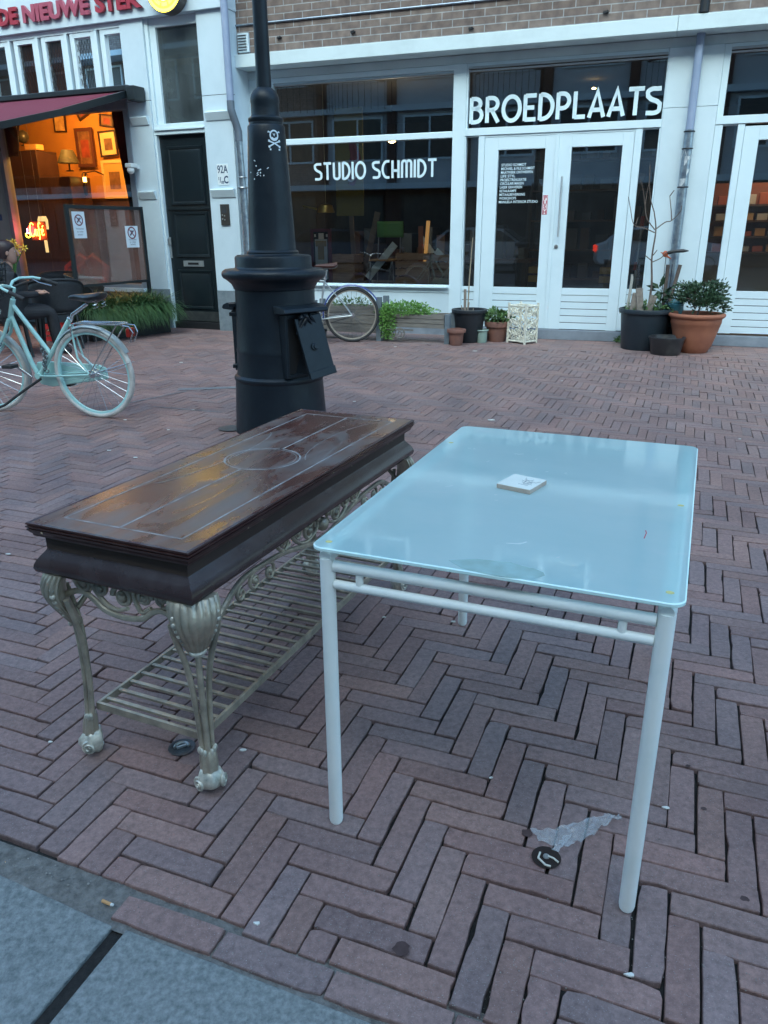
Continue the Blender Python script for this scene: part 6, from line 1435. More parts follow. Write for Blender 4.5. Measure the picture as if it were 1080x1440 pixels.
# ------------------------------------------------------------ bicycles
def bicycle(label, P, loc, rz, lean=0, steer=0):
    t = thing('bicycle', label, 'bicycle', loc, rz, None); t.rotation_euler = (lean, 0, rz)
    FR, TY, RI, MG, SAD, MET = P['frame'], P['tyre'], P['rim'], P['guard'], P['saddle'], P['metal']
    RAD = .350; HX = P['wb']
    def wheel(cx, par=None, M=None):
        w = bpy.data.objects.new('wheel', None); COL.objects.link(w); w.parent = par or t
        w.location = (cx, 0, RAD)
        if M is not None: w.location, w.rotation_euler = M
        mb = MB(); mb.torus((0, 0, 0), RAD-.020, .020, (0, 1, 0), 72, 12); mb.build('tyre', TY, w)
        mb = MB()
        rg_ = [[(r_*math.cos(2*PI*k/72), y_, r_*math.sin(2*PI*k/72)) for r_, y_ in ((RAD-.034, -.012), (RAD-.034, .012), (RAD-.052, .009), (RAD-.052, -.009))] for k in range(72)]
        mb.loft(rg_, closed=True); mb.build('rim', RI, w)
        mb = MB()
        for k in range(28):
            a = 2*PI*k/28; off = (.9 if k % 4 < 2 else -.9); s_ = 1 if k % 2 else -1
            mb.tube([(.028*math.cos(a+off), s_*.028, .028*math.sin(a+off)), ((RAD-.05)*math.cos(a), 0, (RAD-.05)*math.sin(a))], .0016, 4)
        mb.build('spokes', P.get('spoke', MET), w, smooth=False)
        mb = MB(); mb.cyl((0, -.055, 0), (0, .055, 0), .012, n=12); mb.cyl((0, -.032, 0), (0, -.026, 0), .032, n=20); mb.cyl((0, .026, 0), (0, .032, 0), .032, n=20); mb.cyl((0, -.03, 0), (0, .03, 0), .022, n=16); mb.build('hub', MET, w)
        return w
    wheel(0)
    bb = Vector((P['bb'][0], 0, P['bb'][1])); st = Vector((P['st'][0], 0, P['st'][1])); ht = Vector((P['ht'][0], 0, P['ht'][1])); hb = Vector((P['hb'][0], 0, P['hb'][1]))
    mb = MB(); tr = P.get('tube', .016)
    mb.tube([bb, st], tr, 12)
    if P['kind'] == 'step':
        a = st.lerp(bb, .62); mb.tube([ht.lerp(hb, .28), a], tr*.95, 12); mb.tube([ht.lerp(hb, .85), bb+Vector((.055, 0, .10)), bb+Vector((.02, 0, .02))], tr*1.0, 12)
    else:
        mb.tube([ht.lerp(hb, .25), st-Vector((0, 0, .03))], tr*.9, 12); mb.tube([ht.lerp(hb, .8), bb], tr, 12)
    for s_ in (-1, 1):
        mb.tube([st+Vector((0, s_*.012, -.04)), Vector((.10, s_*.035, RAD+.30*(st.z-RAD))), Vector((0, s_*.058, RAD))], .0075, 8)
        mb.tube([bb+Vector((-.02, s_*.02, 0)), Vector((.36, s_*.045, (RAD+bb.z)/2-.01)), Vector((0, s_*.058, RAD))], .0085, 8)
    mb.cyl(bb-Vector((0, .035, 0)), bb+Vector((0, .035, 0)), .024, n=16)
    mb.build('frame', FR, t)
    mb = MB(); mb.tube([ht, hb], .020, 14); mb.build('head_tube', FR, t)
    # fork assembly turned by the steering angle about the head tube
    ax = (ht-hb).normalized(); S = Matrix.Translation(hb) @ Matrix.Rotation(steer, 4, ax) @ Matrix.Translation(-hb)
    def tf(mb_): return mb_.xf(S)
    mb = MB(); hub = Vector((HX, 0, RAD))
    for s_ in (-1, 1): mb.tube([hb+Vector((0, s_*.035, -.005)), hb+Vector((.055, s_*.055, -.12)), hb.lerp(hub, .7)+Vector((.0, s_*.058, -.03)), hub+Vector((0, s_*.058, 0))], [.014, .013, .010, .009], 10)
    mb.tube([hb+Vector((0, -.036, -.006)), hb+Vector((0, .036, -.006))], .014, 10)
    tf(mb).build('fork', FR, t)
    wp = S @ hub; wheel(HX, None, (wp, (Matrix.Rotation(steer, 4, ax)).to_euler()))
    def guard(c, a0, a1, name, M=None):
        mb = MB(); n = 40; rg_ = []
        for i in range(n+1):
            a = R(a0+(a1-a0)*i/n); row = []
            for y_, dr in ((-.027, -.012), (-.020, .0), (-.007, .004), (.007, .004), (.020, 0), (.027, -.012), (.020, -.003), (-.020, -.003)):
                rr_ = RAD+P.get('gup', .016)+dr; row.append((c[0]+rr_*math.cos(a), y_, c[2]+rr_*math.sin(a)))
            rg_.append(row)
        mb.loft(rg_)
        if M: mb.xf(M)
        return mb.build(name, MG, t)
    guard((0, 0, RAD), P['g0'], P['g1'], 'rear_mudguard')
    guard((HX, 0, RAD), 40, 200, 'front_mudguard', S)
    for s_ in (-1, 1):
        mb = MB(); mb.tube([(0, s_*.062, RAD), ((RAD+.012)*math.cos(R(P['g0']+12)), s_*.028, RAD+(RAD+.012)*math.sin(R(P['g0']+12)))], .003, 6); mb.build('guard_stay', MET, t)
    # seat post and saddle
    sp = Vector((P['sad'][0], 0, P['sad'][1])); mb = MB(); mb.tube([st-Vector((0, 0, .02)), st+(st-bb).normalized()*.04, Vector((sp.x+.0, 0, sp.z-.05))], .0125, 10); mb.torus(st+Vector((0, 0, .0)), .017, .006, tuple((st-bb).normalized()), 16, 6); mb.build('seat_post', MET, t)
    mb = MB(); rings = []
    for x_, w_, h_, dz in ((-.135, .055, .030, .012), (-.120, .090, .045, .010), (-.08, .105, .055, .0), (-.03, .088, .052, -.004), (.03, .050, .042, -.004), (.09, .028, .034, -.002), (.135, .022, .026, -.006), (.155, .010, .014, -.010)):
        rings.append([(sp.x+x_, w_*math.cos(2*PI*k/20), sp.z+dz+h_*(.55*math.sin(2*PI*k/20) if math.sin(2*PI*k/20) > 0 else .75*math.sin(2*PI*k/20))) for k in range(20)])
    mb.loft(rings)
    sd_ = mb.build('saddle', SAD, t, ang=60)
    if P.get('springs'):
        for s_ in (-1, 1):
            mb = MB(); mb.tube([(sp.x-.10+.016*math.cos(i*.9), s_*.05+.016*math.sin(i*.9), sp.z-.08+i*.0035) for i in range(22)], .003, 5); mb.build('spring', MET, sd_)
    # handlebar
    stem = ht+(ht-hb).normalized()*P.get('stemh', .12)
    mb = MB(); mb.tube([ht, stem, stem+Vector((.03, 0, .01))], .0115, 10)
    for s_ in (-1, 1):
        mb.tube([stem+Vector((.03, 0, .01)), stem+Vector((.045, s_*.08, .035)), stem+Vector((.03, s_*.16, .045)), stem+Vector((-.04, s_*.235, .035)), stem+Vector((-.10, s_*.265, .015))], .0105, 10)
    hbo = tf(mb).build('handlebar', P.get('bar', MET), t)
    for s_ in (-1, 1):
        mb = MB(); mb.tube([stem+Vector((-.09, s_*.262, .018)), stem+Vector((-.20, s_*.285, -.03))], .0155, 12); tf(mb).build('grip', P.get('grip', RUBBER), hbo)
        mb = MB(); mb.tube([stem+Vector((-.03, s_*.225, .03)), stem+Vector((-.08, s_*.235, -.005)), stem+Vector((-.17, s_*.25, -.035))], .004, 6); tf(mb).build('brake_lever', MET, hbo)
    mb = MB()
    for s_ in (-1, 1): mb.tube(catmull([(0, 0), (1, 0)]) and [stem+Vector((-.02, s_*.22, .035)), stem+Vector((.10, s_*.14, .02)), hb+Vector((.10, s_*.03, .10)), hb+Vector((.045, s_*.02, -.05))], .0028, 6)
    tf(mb).build('brake_cable', RUBBER, t)
    # drive train
    if P.get('case'):
        mb = MB(); pts = [(-.07, RAD-.055)]+[(x_, z_) for x_, z_ in ((-.06, RAD+.035), (.0, RAD+.055), (bb.x-.05, bb.z+.10), (bb.x+.06, bb.z+.09), (bb.x+.105, bb.z+.0), (bb.x+.06, bb.z-.09), (bb.x-.04, bb.z-.105), (.05, RAD-.075))]
        mb.prism(pts, -.085, -.062, 'y'); mb.build('chain_case', FR, t, smooth=False, bevel=.01)
    else:
        mb = MB(); mb.torus(bb+Vector((0, -.05, 0)), .085, .004, (0, 1, 0), 36, 6)
        for k in range(5): mb.tube([bb+Vector((0, -.05, 0)), bb+Vector((.083*math.cos(k*1.257), -.05, .083*math.sin(k*1.257)))], .004, 5)
        mb.build('chainring', MET, t)
        mb = MB(); mb.tube([bb+Vector((0, -.05, .088)), Vector((0, -.05, RAD+.03))], .004, 5); mb.tube([bb+Vector((0, -.05, -.088)), Vector((0, -.05, RAD-.03))], .004, 5); mb.build('chain', DARKMET, t)
    ca = R(P.get('crank', 200))
    for s_, ph in ((-1, 0), (1, PI)):
        e = bb+Vector((.165*math.cos(ca+ph), s_*.095, .165*math.sin(ca+ph)))
        mb = MB(); mb.bar(bb+Vector((0, s_*.09, 0)), e, .012, .022); mb.build('crank', MET, t, bevel=.003)
        mb = MB(); mb.box(e.x-.045, e.x+.045, e.y+s_*.01 if s_ > 0 else e.y-.095, e.y+.095 if s_ > 0 else e.y-.01, e.z-.012, e.z+.012); mb.build('pedal', RUBBER, t, bevel=.004)
    # kickstand
    mb = MB(); mb.tube([bb+Vector((-.03, .03, -.02)), bb+Vector((P['ks'][0]*.5, .09, (P['ks'][1]-bb.z)*.5)), Vector((bb.x+P['ks'][0], .19, P['ks'][1]+.02)), Vector((bb.x+P['ks'][0]+.05, .20, P['ks'][1]+.0))], .010, 8); mb.build('kickstand', P.get('ksm', MET), t)
    if P.get('rack'):
        zr = P['rack']; mb = MB()
        mb.tube([(.13, -.03, zr-.10), (.10, -.055, zr-.02), (.06, -.06, zr), (-.30, -.06, zr), (-.325, -.045, zr), (-.325, .045, zr), (-.30, .06, zr), (.06, .06, zr), (.10, .055, zr-.02), (.13, .03, zr-.10)], .006, 8)
        mb.tube([(.06, -.02, zr), (-.31, -.02, zr)], .005, 6); mb.tube([(.06, .02, zr), (-.31, .02, zr)], .005, 6); mb.tube([(.06, -.06, zr), (.06, .06, zr)], .005, 6)
        for s_ in (-1, 1): mb.tube([(-.30, s_*.06, zr), (0, s_*.066, RAD)], .0055, 6)
        mb.build('luggage_rack', MET, t)
        mb = MB(); mb.tube([(-.32, -.035, zr-.01), (-.385, -.04, zr-.015), (-.41, -.03, zr-.06), (-.375, -.03, zr-.13), (-.34, 0, zr-.14), (-.375, .03, zr-.13), (-.41, .03, zr-.06), (-.385, .04, zr-.015), (-.32, .035, zr-.01)], .005, 6); mb.build('light_guard', MET, t)
        mb = MB(); mb.box(-.385, -.352, -.04, .04, zr-.095, zr-.03); mb.build('rear_light', mat('red_reflector', (.25, .015, .01), .3), t, bevel=.008)
    if P.get('basket'):
        bx = Vector((P['ht'][0]+.27, 0, P['ht'][1]+.0)); mb = MB()
        for z_ in (0, .05, .10, .15, .20, .24):
            w_ = .16+.04*z_/.24; l_ = .14+.03*z_/.24
            mb.tube([bx+Vector((-l_, -w_, z_)), bx+Vector((l_, -w_, z_)), bx+Vector((l_, w_, z_)), bx+Vector((-l_, w_, z_))], .006 if z_ < .2 else .010, 6, closed=True)
        for k in range(9):
            f_ = -1+2*k/8
            for s_ in (-1, 1):
                mb.tube([bx+Vector((f_*.14, s_*.16, 0)), bx+Vector((f_*.17, s_*.20, .24))], .004, 5); mb.tube([bx+Vector((s_*.14, f_*.16, 0)), bx+Vector((s_*.17, f_*.20, .24))], .004, 5)
        for k in range(7): mb.tube([bx+Vector((-.14, -.16+.32*k/6, 0)), bx+Vector((.14, -.16+.32*k/6, 0))], .004, 5)
        tf(mb).build('basket', BLK, t)
        mb = MB(); mb.box(bx.x-.12, bx.x+.12, -.14, .14, bx.z+.012, bx.z+.15); tf(mb).build('basket_lining', mat('dark_bag', (.02, .022, .028), .8), t, bevel=.03, bseg=3)
    if P.get('lamp'):
        mb = MB(); c = hb+Vector((.07, 0, .05)); mb.tube([c, c+Vector((.02, 0, 0)), c+Vector((.06, 0, 0))], [.02, .034, .036], 14); tf(mb).build('headlight', MET, t)
    return t
MINT = mat('mint_enamel', (.40, .66, .63), .33, col2=(.33, .58, .56), scale=9, mix=.6, bump=.05, bscale=40)
PT = mat('pale_grey_tyre', (.66, .64, .60), .75, col2=(.42, .42, .40), scale=14, bump=.2, bscale=90)
CHR = mat('chrome', (.62, .66, .68), .22, .95)
b1 = bicycle('mint green step-through bicycle with pale tyres parked in front of the cafe', dict(frame=MINT, tyre=PT, rim=mat('mint_rim', (.38, .66, .66), .35), guard=mat('pale_mudguard', (.40, .47, .49), .35, .5), saddle=mat('black_saddle', (.012, .013, .016), .35), metal=CHR, kind='step', wb=.985, bb=(.50, .315), st=(.135, .76), ht=(.615, .895), hb=(.672, .755), g0=-8+180-180+160, g1=40, sad=(-.04, .925), rack=.735, springs=True, case=True, crank=215, ks=(.22, .09), ksm=RUBBER, basket=True, lamp=True, tube=.0185, stemh=.09, bar=mat('mint_enamel', (.3, .5, .5))), (-2.225, 5.872, 0), R(164.5), lean=R(-2), steer=R(14))
# small chain lock
mb = MB()
for i in range(11):
    c = Vector((.40+.012*math.sin(i*.7), .03+.01*(i % 2), .36+.018*i)); mb.torus(c, .016, .0045, (math.sin(i*1.6), math.cos(i*1.6), .2), 12, 5)
mb.build('chain_lock', mat('lock_steel', (.20, .23, .24), .4, .7), b1)
CREAM = mat('tan_wall_tyre', (.30, .26, .21), .7, col2=(.22, .19, .16), scale=20)
b2 = bicycle('dark bicycle with a blue rear mudguard and brown saddle behind the lamp post', dict(frame=mat('silver_frame', (.38, .42, .44), .35, .5), tyre=mat('dark_tyre', (.03, .03, .031), .8), rim=CREAM, guard=mat('blue_mudguard', (.015, .035, .20), .3), saddle=mat('brown_leather', (.06, .022, .018), .45), metal=CHR, spoke=mat('dull_spoke', (.12, .13, .14), .5, .5), kind='gents', wb=1.03, bb=(.43, .29), st=(.335, .80), ht=(.80, .88), hb=(.85, .70), g0=-10, g1=150, gup=.026, sad=(.305, .965), crank=250, ks=(-.05, .0), rack=None, tube=.013), (-.400, 10.12, 0), R(184), lean=R(-3), steer=R(10))

# ------------------------------------------------------------ pots and plants along the shop front
TERRA = mat('terracotta', (.36, .135, .075), .7, col2=(.28, .10, .06), scale=6, bump=.1, bscale=60)
TERRA2 = mat('old_terracotta', (.22, .095, .070), .8, col2=(.15, .075, .06), scale=9, bump=.15)
SOIL = mat('potting_soil', (.03, .022, .017), .95, col2=(.06, .045, .035), scale=50, bump=.6, bscale=80)
DBLUE = mat('dark_blue_plastic', (.010, .018, .027), .45, col2=(.015, .025, .035), scale=5)
def pot(name, label, x, y, prof, material, soil_r, soil_z, cat='pot', group=None, sx=1., rz=0):
    t = thing(name, label, cat, at_shop(x, y), FYAW+rz, group)
    mb = MB(); mb.lathe(prof, 48, sx=sx); mb.build('pot', material, t, ang=40)
    if soil_r:
        mb = MB(); mb.lathe([(.001, soil_z+.015), (soil_r*.5, soil_z+.010), (soil_r, soil_z)], 28, sx=sx, cap=False); mb.build('soil', SOIL, t)
    return t
def hollow(r0, r1, h, rim, rimh, th=.012, inner=None):
    return [(.001, 0), (r0, 0), (r0+.004, .01), (r1-.01, h-rimh), (r1+rim, h-rimh+.004), (r1+rim+.004, h-.008), (r1+rim, h), (r1-th, h), (r1-th-.006, h-rimh), (r0*.92, h*.35), (.001, h*.35)]
def leaves(n, centre, rad, size, mtl, parent, name='foliage', seed=1, stem=None, elong=1.8, zb=0, droop=0., shape='dome'):
    r_ = random.Random(seed); mb = MB(); st_ = MB(); C_ = Vector(centre)
    for i in range(n):
        while True:
            p = Vector((r_.uniform(-1, 1), r_.uniform(-1, 1), r_.uniform(-1, 1)))
            if .25 < p.length < 1 and (shape != 'dome' or p.z > -.35): break
        q = Vector((p.x*rad[0], p.y*rad[1], p.z*rad[2]))
        k = 1+.35*noise.noise(Vector((p.x*2.3+seed, p.y*2.3, p.z*2.3))); q *= k
        if droop: q.z -= droop*(abs(p.x)**2+abs(p.y)**2)
        P_ = C_+q
        if P_.z < zb: P_.z = zb+r_.random()*.02
        d = Vector((p.x+r_.gauss(0, .5), p.y+r_.gauss(0, .5), p.z*.6+r_.gauss(0, .5))).normalized()
        u = d.orthogonal().normalized(); u = (Matrix.Rotation(r_.random()*PI, 3, d) @ u); v = d.cross(u)
        s_ = size*(.6+.8*r_.random()); L_ = s_*elong
        mb._add([P_-u*0, P_+v*s_*.5+d*L_*.35+u*s_*.1, P_+d*L_, P_-v*s_*.5+d*L_*.35+u*s_*.1], [(0, 1, 2), (0, 2, 3)])
    return mb.build(name, mtl, parent, smooth=False)
LG = mat('fresh_green_leaf', (.10, .24, .045), .5, col2=(.16, .32, .07), scale=9)
DG = mat('dark_green_leaf', (.022, .055, .028), .45, col2=(.045, .09, .045), scale=9)
MG_ = mat('mid_green_leaf', (.05, .12, .03), .5, col2=(.10, .18, .06), scale=9)
BARK = mat('young_bark', (.09, .065, .055), .8, col2=(.13, .10, .085), scale=30)
# slatted trough planter on legs (two boxes) with overhanging green
t = thing('trough_planter', 'weathered wooden trough planter on legs with bright green trailing plants under the studio window', 'planter', at_shop(-2.40, -.72), FYAW+R(-1.5))
for x0, x1, z0, z1 in ((-.93, -.06, .10, .44), (.02, .86, .19, .36)):
    mb = MB(); n = 3; h = (z1-z0)/n
    for i in range(n): mb.box(x0, x1, -.16, -.14, z0+i*h+.003, z0+(i+1)*h-.003); mb.box(x0, x1, .14, .16, z0+i*h+.003, z0+(i+1)*h-.003)
    for x_ in (x0, x1-.02): mb.box(x_, x_+.02, -.139, .139, z0, z1-.004)
    mb.box(x0+.021, x1-.021, -.139, .139, z1-.07, z1-.05); mb.build('box', WOODP, t, smooth=False, bevel=.002)
for x_, h_ in ((-.97, .50), (-.035, .56), (.90, .37)):
    for y_ in (-.13, .13):
        mb = MB(); mb.box(x_-.033, x_+.033, y_-.033, y_+.033, 0, h_); mb.build('leg', mat('grey_blue_post', (.10, .13, .16), .7, col2=(.15, .18, .2), scale=9), t, smooth=False, bevel=.003)
mb = MB(); mb.torus((.28, -.20, .12), .062, .010, (0, 1, 0), 28, 8); mb.torus((.28, -.20, .12), .022, .008, (0, 1, 0), 16, 6)
for k in range(4): mb.tube([(.28+.02*math.cos(k*PI/2+.4), -.20, .12+.02*math.sin(k*PI/2+.4)), (.28+.06*math.cos(k*PI/2+.4), -.20, .12+.06*math.sin(k*PI/2+.4))], .007, 6)
mb.bar((.10, -.20, .165), (.46, -.20, .165), .022, .018); mb.bar((.28, -.2, .165), (.28, -.15, .165), .02); mb.build('iron_wheel', mat('rusty_grey_iron', (.14, .14, .13), .6, .3, col2=(.2, .18, .16), scale=30), t)
leaves(2600, (.26, -.04, .39), (.42, .18, .11), .017, LG, t, seed=3, zb=.35); leaves(1500, (.10, -.17, .25), (.11, .06, .22), .015, LG, t, 'trailing_foliage', seed=4, shape='ball')
leaves(260, (-.5, 0, .46), (.36, .14, .07), .02, MG_, t, 'low_foliage', seed=5, zb=.42)
# black pot with a bare cane
t = pot('potted_cane', 'black plastic pot with two bare canes between the trough and the doors', -1.30, -.56, hollow(.155, .215, .415, .012, .045), mat('black_pot', (.012, .015, .02), .45), .195, .36, 'plant')
mb = MB(); mb.tube([(-.03, .02, .36), (-.02, .03, .8), (.0, .05, 1.28)], [.009, .008, .005], 8); mb.build('cane', mat('pale_cane', (.30, .25, .18), .7), t)
mb = MB(); mb.tube([(-.055, -.02, .36), (-.06, -.02, .66)], .018, 8); mb.tube([(-.02, -.03, .36), (.0, -.03, .50)], [.012, .006], 6); mb.tube([(-.09, .0, .36), (-.11, .0, .46)], [.010, .005], 6); mb.tube([(.05, -.02, .36), (.06, -.04, .43)], [.010, .005], 6); mb.build('stump', mat('dead_stump', (.22, .18, .15), .8), t)
pot('plant_pot', 'small empty terracotta pot in front of the black cane pot', -1.375, -.92, hollow(.075, .105, .200, .012, .045), TERRA2, .09, .15, group='empty little pots before the shop')
pot('plant_pot', 'small pale green pot between the black pot and the white lattice lantern', -1.115, -.60, hollow(.06, .078, .165, .004, .02), mat('pale_green_glaze', (.24, .33, .29), .4), .065, .13, group='empty little pots before the shop')
t = pot('potted_herb', 'terracotta pot of leafy green herbs left of the white lattice lantern', -.965, -.40, hollow(.115, .148, .255, .012, .07), TERRA2, .13, .2, 'plant')
leaves(420, (0, 0, .30), (.17, .14, .11), .030, MG_, t, seed=9, zb=.24)
# lattice lantern
t = thing('lattice_lantern', 'rectangular cream metal lantern with pierced flower lattice before the doors', 'lantern', at_shop(-.62, -.46), FYAW+R(-30))
CRM = mat('cream_metal', (.72, .70, .60), .5, col2=(.40, .36, .26), scale=30, mix=.62)
lw, ld_, lh = .140, .115, .50
for sx_ in (-1, 1):
    for sy_ in (-1, 1):
        mb = MB(); mb.box(sx_*lw-.012, sx_*lw+.012, sy_*ld_-.012, sy_*ld_+.012, 0, lh); mb.build('corner_post', CRM, t, smooth=False, bevel=.002)
def lat(w, f, name):
    mb = MB()
    for z_ in (.03, .465): mb.tube([f(-w+.013, z_), f(w-.013, z_)], .012, 6)
    for i in range(3):
        zc = .10+.14*i+.01
        for a in (45, 135, 225, 315):
            c, s = math.cos(R(a)), math.sin(R(a)); pts = []
            for k in range(9):
                q = k/8; rr_ = .075*q; wob = .018*math.sin(q*PI); pts.append(f(max(-w+.013, min(w-.013, rr_*c*w/.1-s*wob)), zc+rr_*s+c*wob))
            mb.tube(pts, .0078, 6); 
            pts = [f(max(-w+.013, min(w-.013, (.075*q*c*w/.1+s*.018*math.sin(q*PI)))), zc+.075*q*s-c*.018*math.sin(q*PI)) for q in [k/8 for k in range(9)]]; mb.tube(pts, .0078, 6)
        mb.ball(f(0, zc), .016, n=8)
        for s_ in (-1, 1): mb.tube([f(s_*w*.9, zc-.05), f(s_*w*.55, zc), f(s_*w*.9, zc+.05)], .010, 6)
    return mb.build(name, CRM, t)
lat(lw, lambda a, b: (a, -ld_, b), 'lattice_panel'); lat(lw, lambda a, b: (a, ld_, b), 'lattice_panel'); lat(ld_, lambda a, b: (lw, a, b), 'lattice_panel'); lat(ld_, lambda a, b: (-lw, a, b), 'lattice_panel')
mb = MB(); mb.box(-lw+.013, lw-.013, -ld_+.02, ld_-.02, .02, .03); mb.build('base', CRM, t, smooth=False)
# big dark blue pot with young tree
t = pot('potted_tree', 'bare young tree in a big dark blue plastic pot beside the right shop door', .865, -.52, hollow(.25, .298, .475, .014, .05), DBLUE, .29, .42, 'tree')
mb = MB(); T = [(.02, -.02, .42), (.03, -.02, .75), (.0, -.02, 1.05), (.01, -.02, 1.35), (-.03, -.02, 1.55)]
mb.tube(catmull([(a, c) for a, b, c in T]) and [(a, -.02, c) for a, c in catmull([(q[0], q[2]) for q in T])], [.014*(1-.6*i/33) for i in range(33)], 8); mb.build('trunk', BARK, t)
mb = MB()
for P_ in ([(0, 1.36), (.10, 1.44), (.17, 1.46), (.25, 1.55), (.26, 1.62)], [(.17, 1.46), (.15, 1.58), (.12, 1.72)], [(0, 1.36), (-.10, 1.48), (-.14, 1.62), (-.18, 1.80), (-.22, 1.90)], [(-.14, 1.62), (-.13, 1.78), (-.12, 1.88)], [(0, 1.33), (-.12, 1.38), (-.24, 1.42), (-.30, 1.60), (-.33, 1.72)], [(-.03, 1.55), (-.10, 1.75), (-.13, 2.05)], [(0, 1.0), (.10, 1.05), (.16, 1.12)], [(0, 1.02), (-.08, 1.08)], [(.12, 1.72), (.16, 1.78)], [(-.22, 1.42), (-.2, 1.50)], [(.01, 1.08), (.05, 1.14)]):
    mb.tube([(a, -.02+.03*math.sin(c*9), c) for a, c in catmull(P_, 5)], [.0065*(1-.6*i/(len(P_)*5)) for i in range((len(P_)-1)*5+1)], 6)
mb.build('branch', BARK, t)
leaves(330, (.0, 0, .45), (.27, .24, .10), .026, MG_, t, 'undergrowth', seed=13, zb=.42)
leaves(40, (.14, 0, .62), (.09, .06, .14), .045, DG, t, 'broad_leaf', seed=15, elong=2.4, shape='ball')
mb = MB(); 
for x_, y_, w_, h_, tl in ((-.15, -.12, .045, .24, 6), (-.06, -.14, .04, .30, -8), (.02, -.10, .04, .22, 14)):
    M = Matrix.Translation((x_, y_, .42)) @ Matrix.Rotation(R(tl), 4, 'Y'); mb.box(-w_, w_, -.02, .02, 0, h_, M)
mb.build('bark_chunk', mat('pale_bark_chunk', (.26, .23, .20), .85, col2=(.16, .13, .11), scale=20, bump=.4), t, bevel=.012)
mb = MB(); mb.tube([(-.22, -.02, .42), (-.20, .02, .80), (-.205, .02, .86)], [.020, .016, .014], 8); mb.build('stake', mat('pale_stake', (.33, .33, .30), .8), t)
mb = MB(); mb.cyl((.235, 0, .42), (.235, 0, .98), .004, n=6); mb.build('wire', DARKMET, t)
t2 = thing('bird_ornament', 'little red and black toy bird on a wire above the blue pot', 'ornament', at_shop(1.10, -.52, 1.10), FYAW)
mb = MB(); mb.tube([(-.10, 0, .0), (-.05, 0, .01), (.0, 0, .025), (.10, 0, .03), (.16, 0, .03)], [.008, .022, .018, .020, .006], 10); mb.build('wing', mat('black_bird_paint', (.02, .02, .022), .5), t2)
mb = MB(); mb.ball((-.09, 0, -.005), .032, .02, .036, 12); mb.tube([(-.11, 0, .0), (-.145, 0, .012)], [.01, .003], 8); mb.tube([(-.07, 0, -.03), (-.02, 0, -.06)], [.012, .004], 6); mb.build('head', mat('red_bird_paint', (.38, .08, .03), .5), t2)
mb = MB(); mb.cyl((-.08, 0, -.03), (-.08, 0, -.66), .004, n=6); mb.build('wire', DARKMET, t2)
t2 = thing('wooden_stake_pair', 'two dark wooden sticks with a twig tied behind the blue pot', 'sticks', at_shop(1.06, -.36, .0), FYAW)
for a, b in (((-.01, .35), (-.005, .97)), ((-.02, .4), (.13, .97))):
    mb = MB(); mb.tube([(a[0], 0, a[1]-.35), (b[0], 0, b[1])], .022, 8); mb.build('stick', BARK, t2)
TEAL = mat('teal_plastic', (.035, .16, .20), .4, col2=(.02, .10, .14), scale=8)
t2 = thing('watering_can', 'teal plastic watering can with its spout raised behind the two large pots', 'watering can', at_shop(1.175, -.36, .26), FYAW)
mb = MB(); mb.lathe([(.10, 0), (.11, .16), (.10, .26), (.04, .28)], 24, sx=1.1); mb.build('body', TEAL, t2)
mb = MB(); mb.tube([(-.05, -.02, .18), (.10, -.03, .36), (.22, -.03, .46)], [.05, .035, .045], 14); mb.tube([(-.08, -.02, .20), (.02, -.03, .28), (.10, -.03, .30)], [.05, .05, .03], 12); mb.build('spout', TEAL, t2)
mb = MB(); mb.box(-.11, .11, -.10, .10, -.258, -.002); mb.build('stand', mat('black_pot', (.012, .015, .02), .45), t2, bevel=.01)
pot('bowl_pot', 'low black bowl in front of the large blue and terracotta pots', 1.135, -.92, [(.001, 0), (.155, 0), (.165, .01), (.195, .17), (.205, .185), (.205, .20), (.192, .20), (.186, .17), (.15, .06), (.001, .06)], mat('brown_black_glaze', (.028, .030, .034), .35, col2=(.10, .10, .095), scale=4, mix=.7), .17, .15, sx=1.)
t = pot('potted_bush', 'large round terracotta bowl with a small dark evergreen bush by the down pipe', 1.435, -.64, [(.001, 0), (.155, 0), (.165, .01), (.205, .08), (.25, .23), (.276, .33), (.280, .335), (.284, .39), (.300, .40), (.314, .415), (.317, .43), (.309, .445), (.290, .45), (.275, .44), (.265, .35), (.2, .2), (.001, .2)], TERRA, .26, .36, 'plant')
mb = MB(); mb.tube([(0, 0, .36), (.01, 0, .45), (.03, 0, .55)], [.013, .011, .009], 8)
rb2 = random.Random(17)
tips = []
for k in range(30):
    a = rb2.random()*2*PI; r_ = .06+.20*rb2.random(); z_ = .54+.22*rb2.random()-.12*(r_-.12)
    e = (.02+r_*math.cos(a), r_*math.sin(a)*.8, z_); tips.append(e); mb.tube([(.03, 0, .52), (.03+r_*.5*math.cos(a), r_*.4*math.sin(a), z_*.55+.25), e], [.006, .004, .002], 5)
mb.build('trunk', BARK, t)
mb = MB(); 
for e in tips:
    for k in range(60):
        p = Vector(e)+Vector((rb2.gauss(0, .035), rb2.gauss(0, .035), rb2.gauss(0, .028))); d = (p-Vector((.03, 0, .5))).normalized()+Vector((rb2.gauss(0, .5), rb2.gauss(0, .5), rb2.gauss(0, .5))); d.normalize(); v = d.orthogonal().normalized(); v = Matrix.Rotation(rb2.random()*PI, 3, d) @ v; s_ = .018+.012*rb2.random()
        mb._add([p, p+v*s_*.5+d*s_*.7, p+d*s_*1.9, p-v*s_*.5+d*s_*.7], [(0, 1, 2, 3)])
mb.build('crown', DG, t, smooth=False)
t = thing('weed', 'small green weed growing at the foot of the shop door', 'plant', at_shop(.62, -.12), FYAW)
leaves(120, (0, 0, .04), (.10, .05, .05), .022, MG_, t, seed=23, zb=.01)

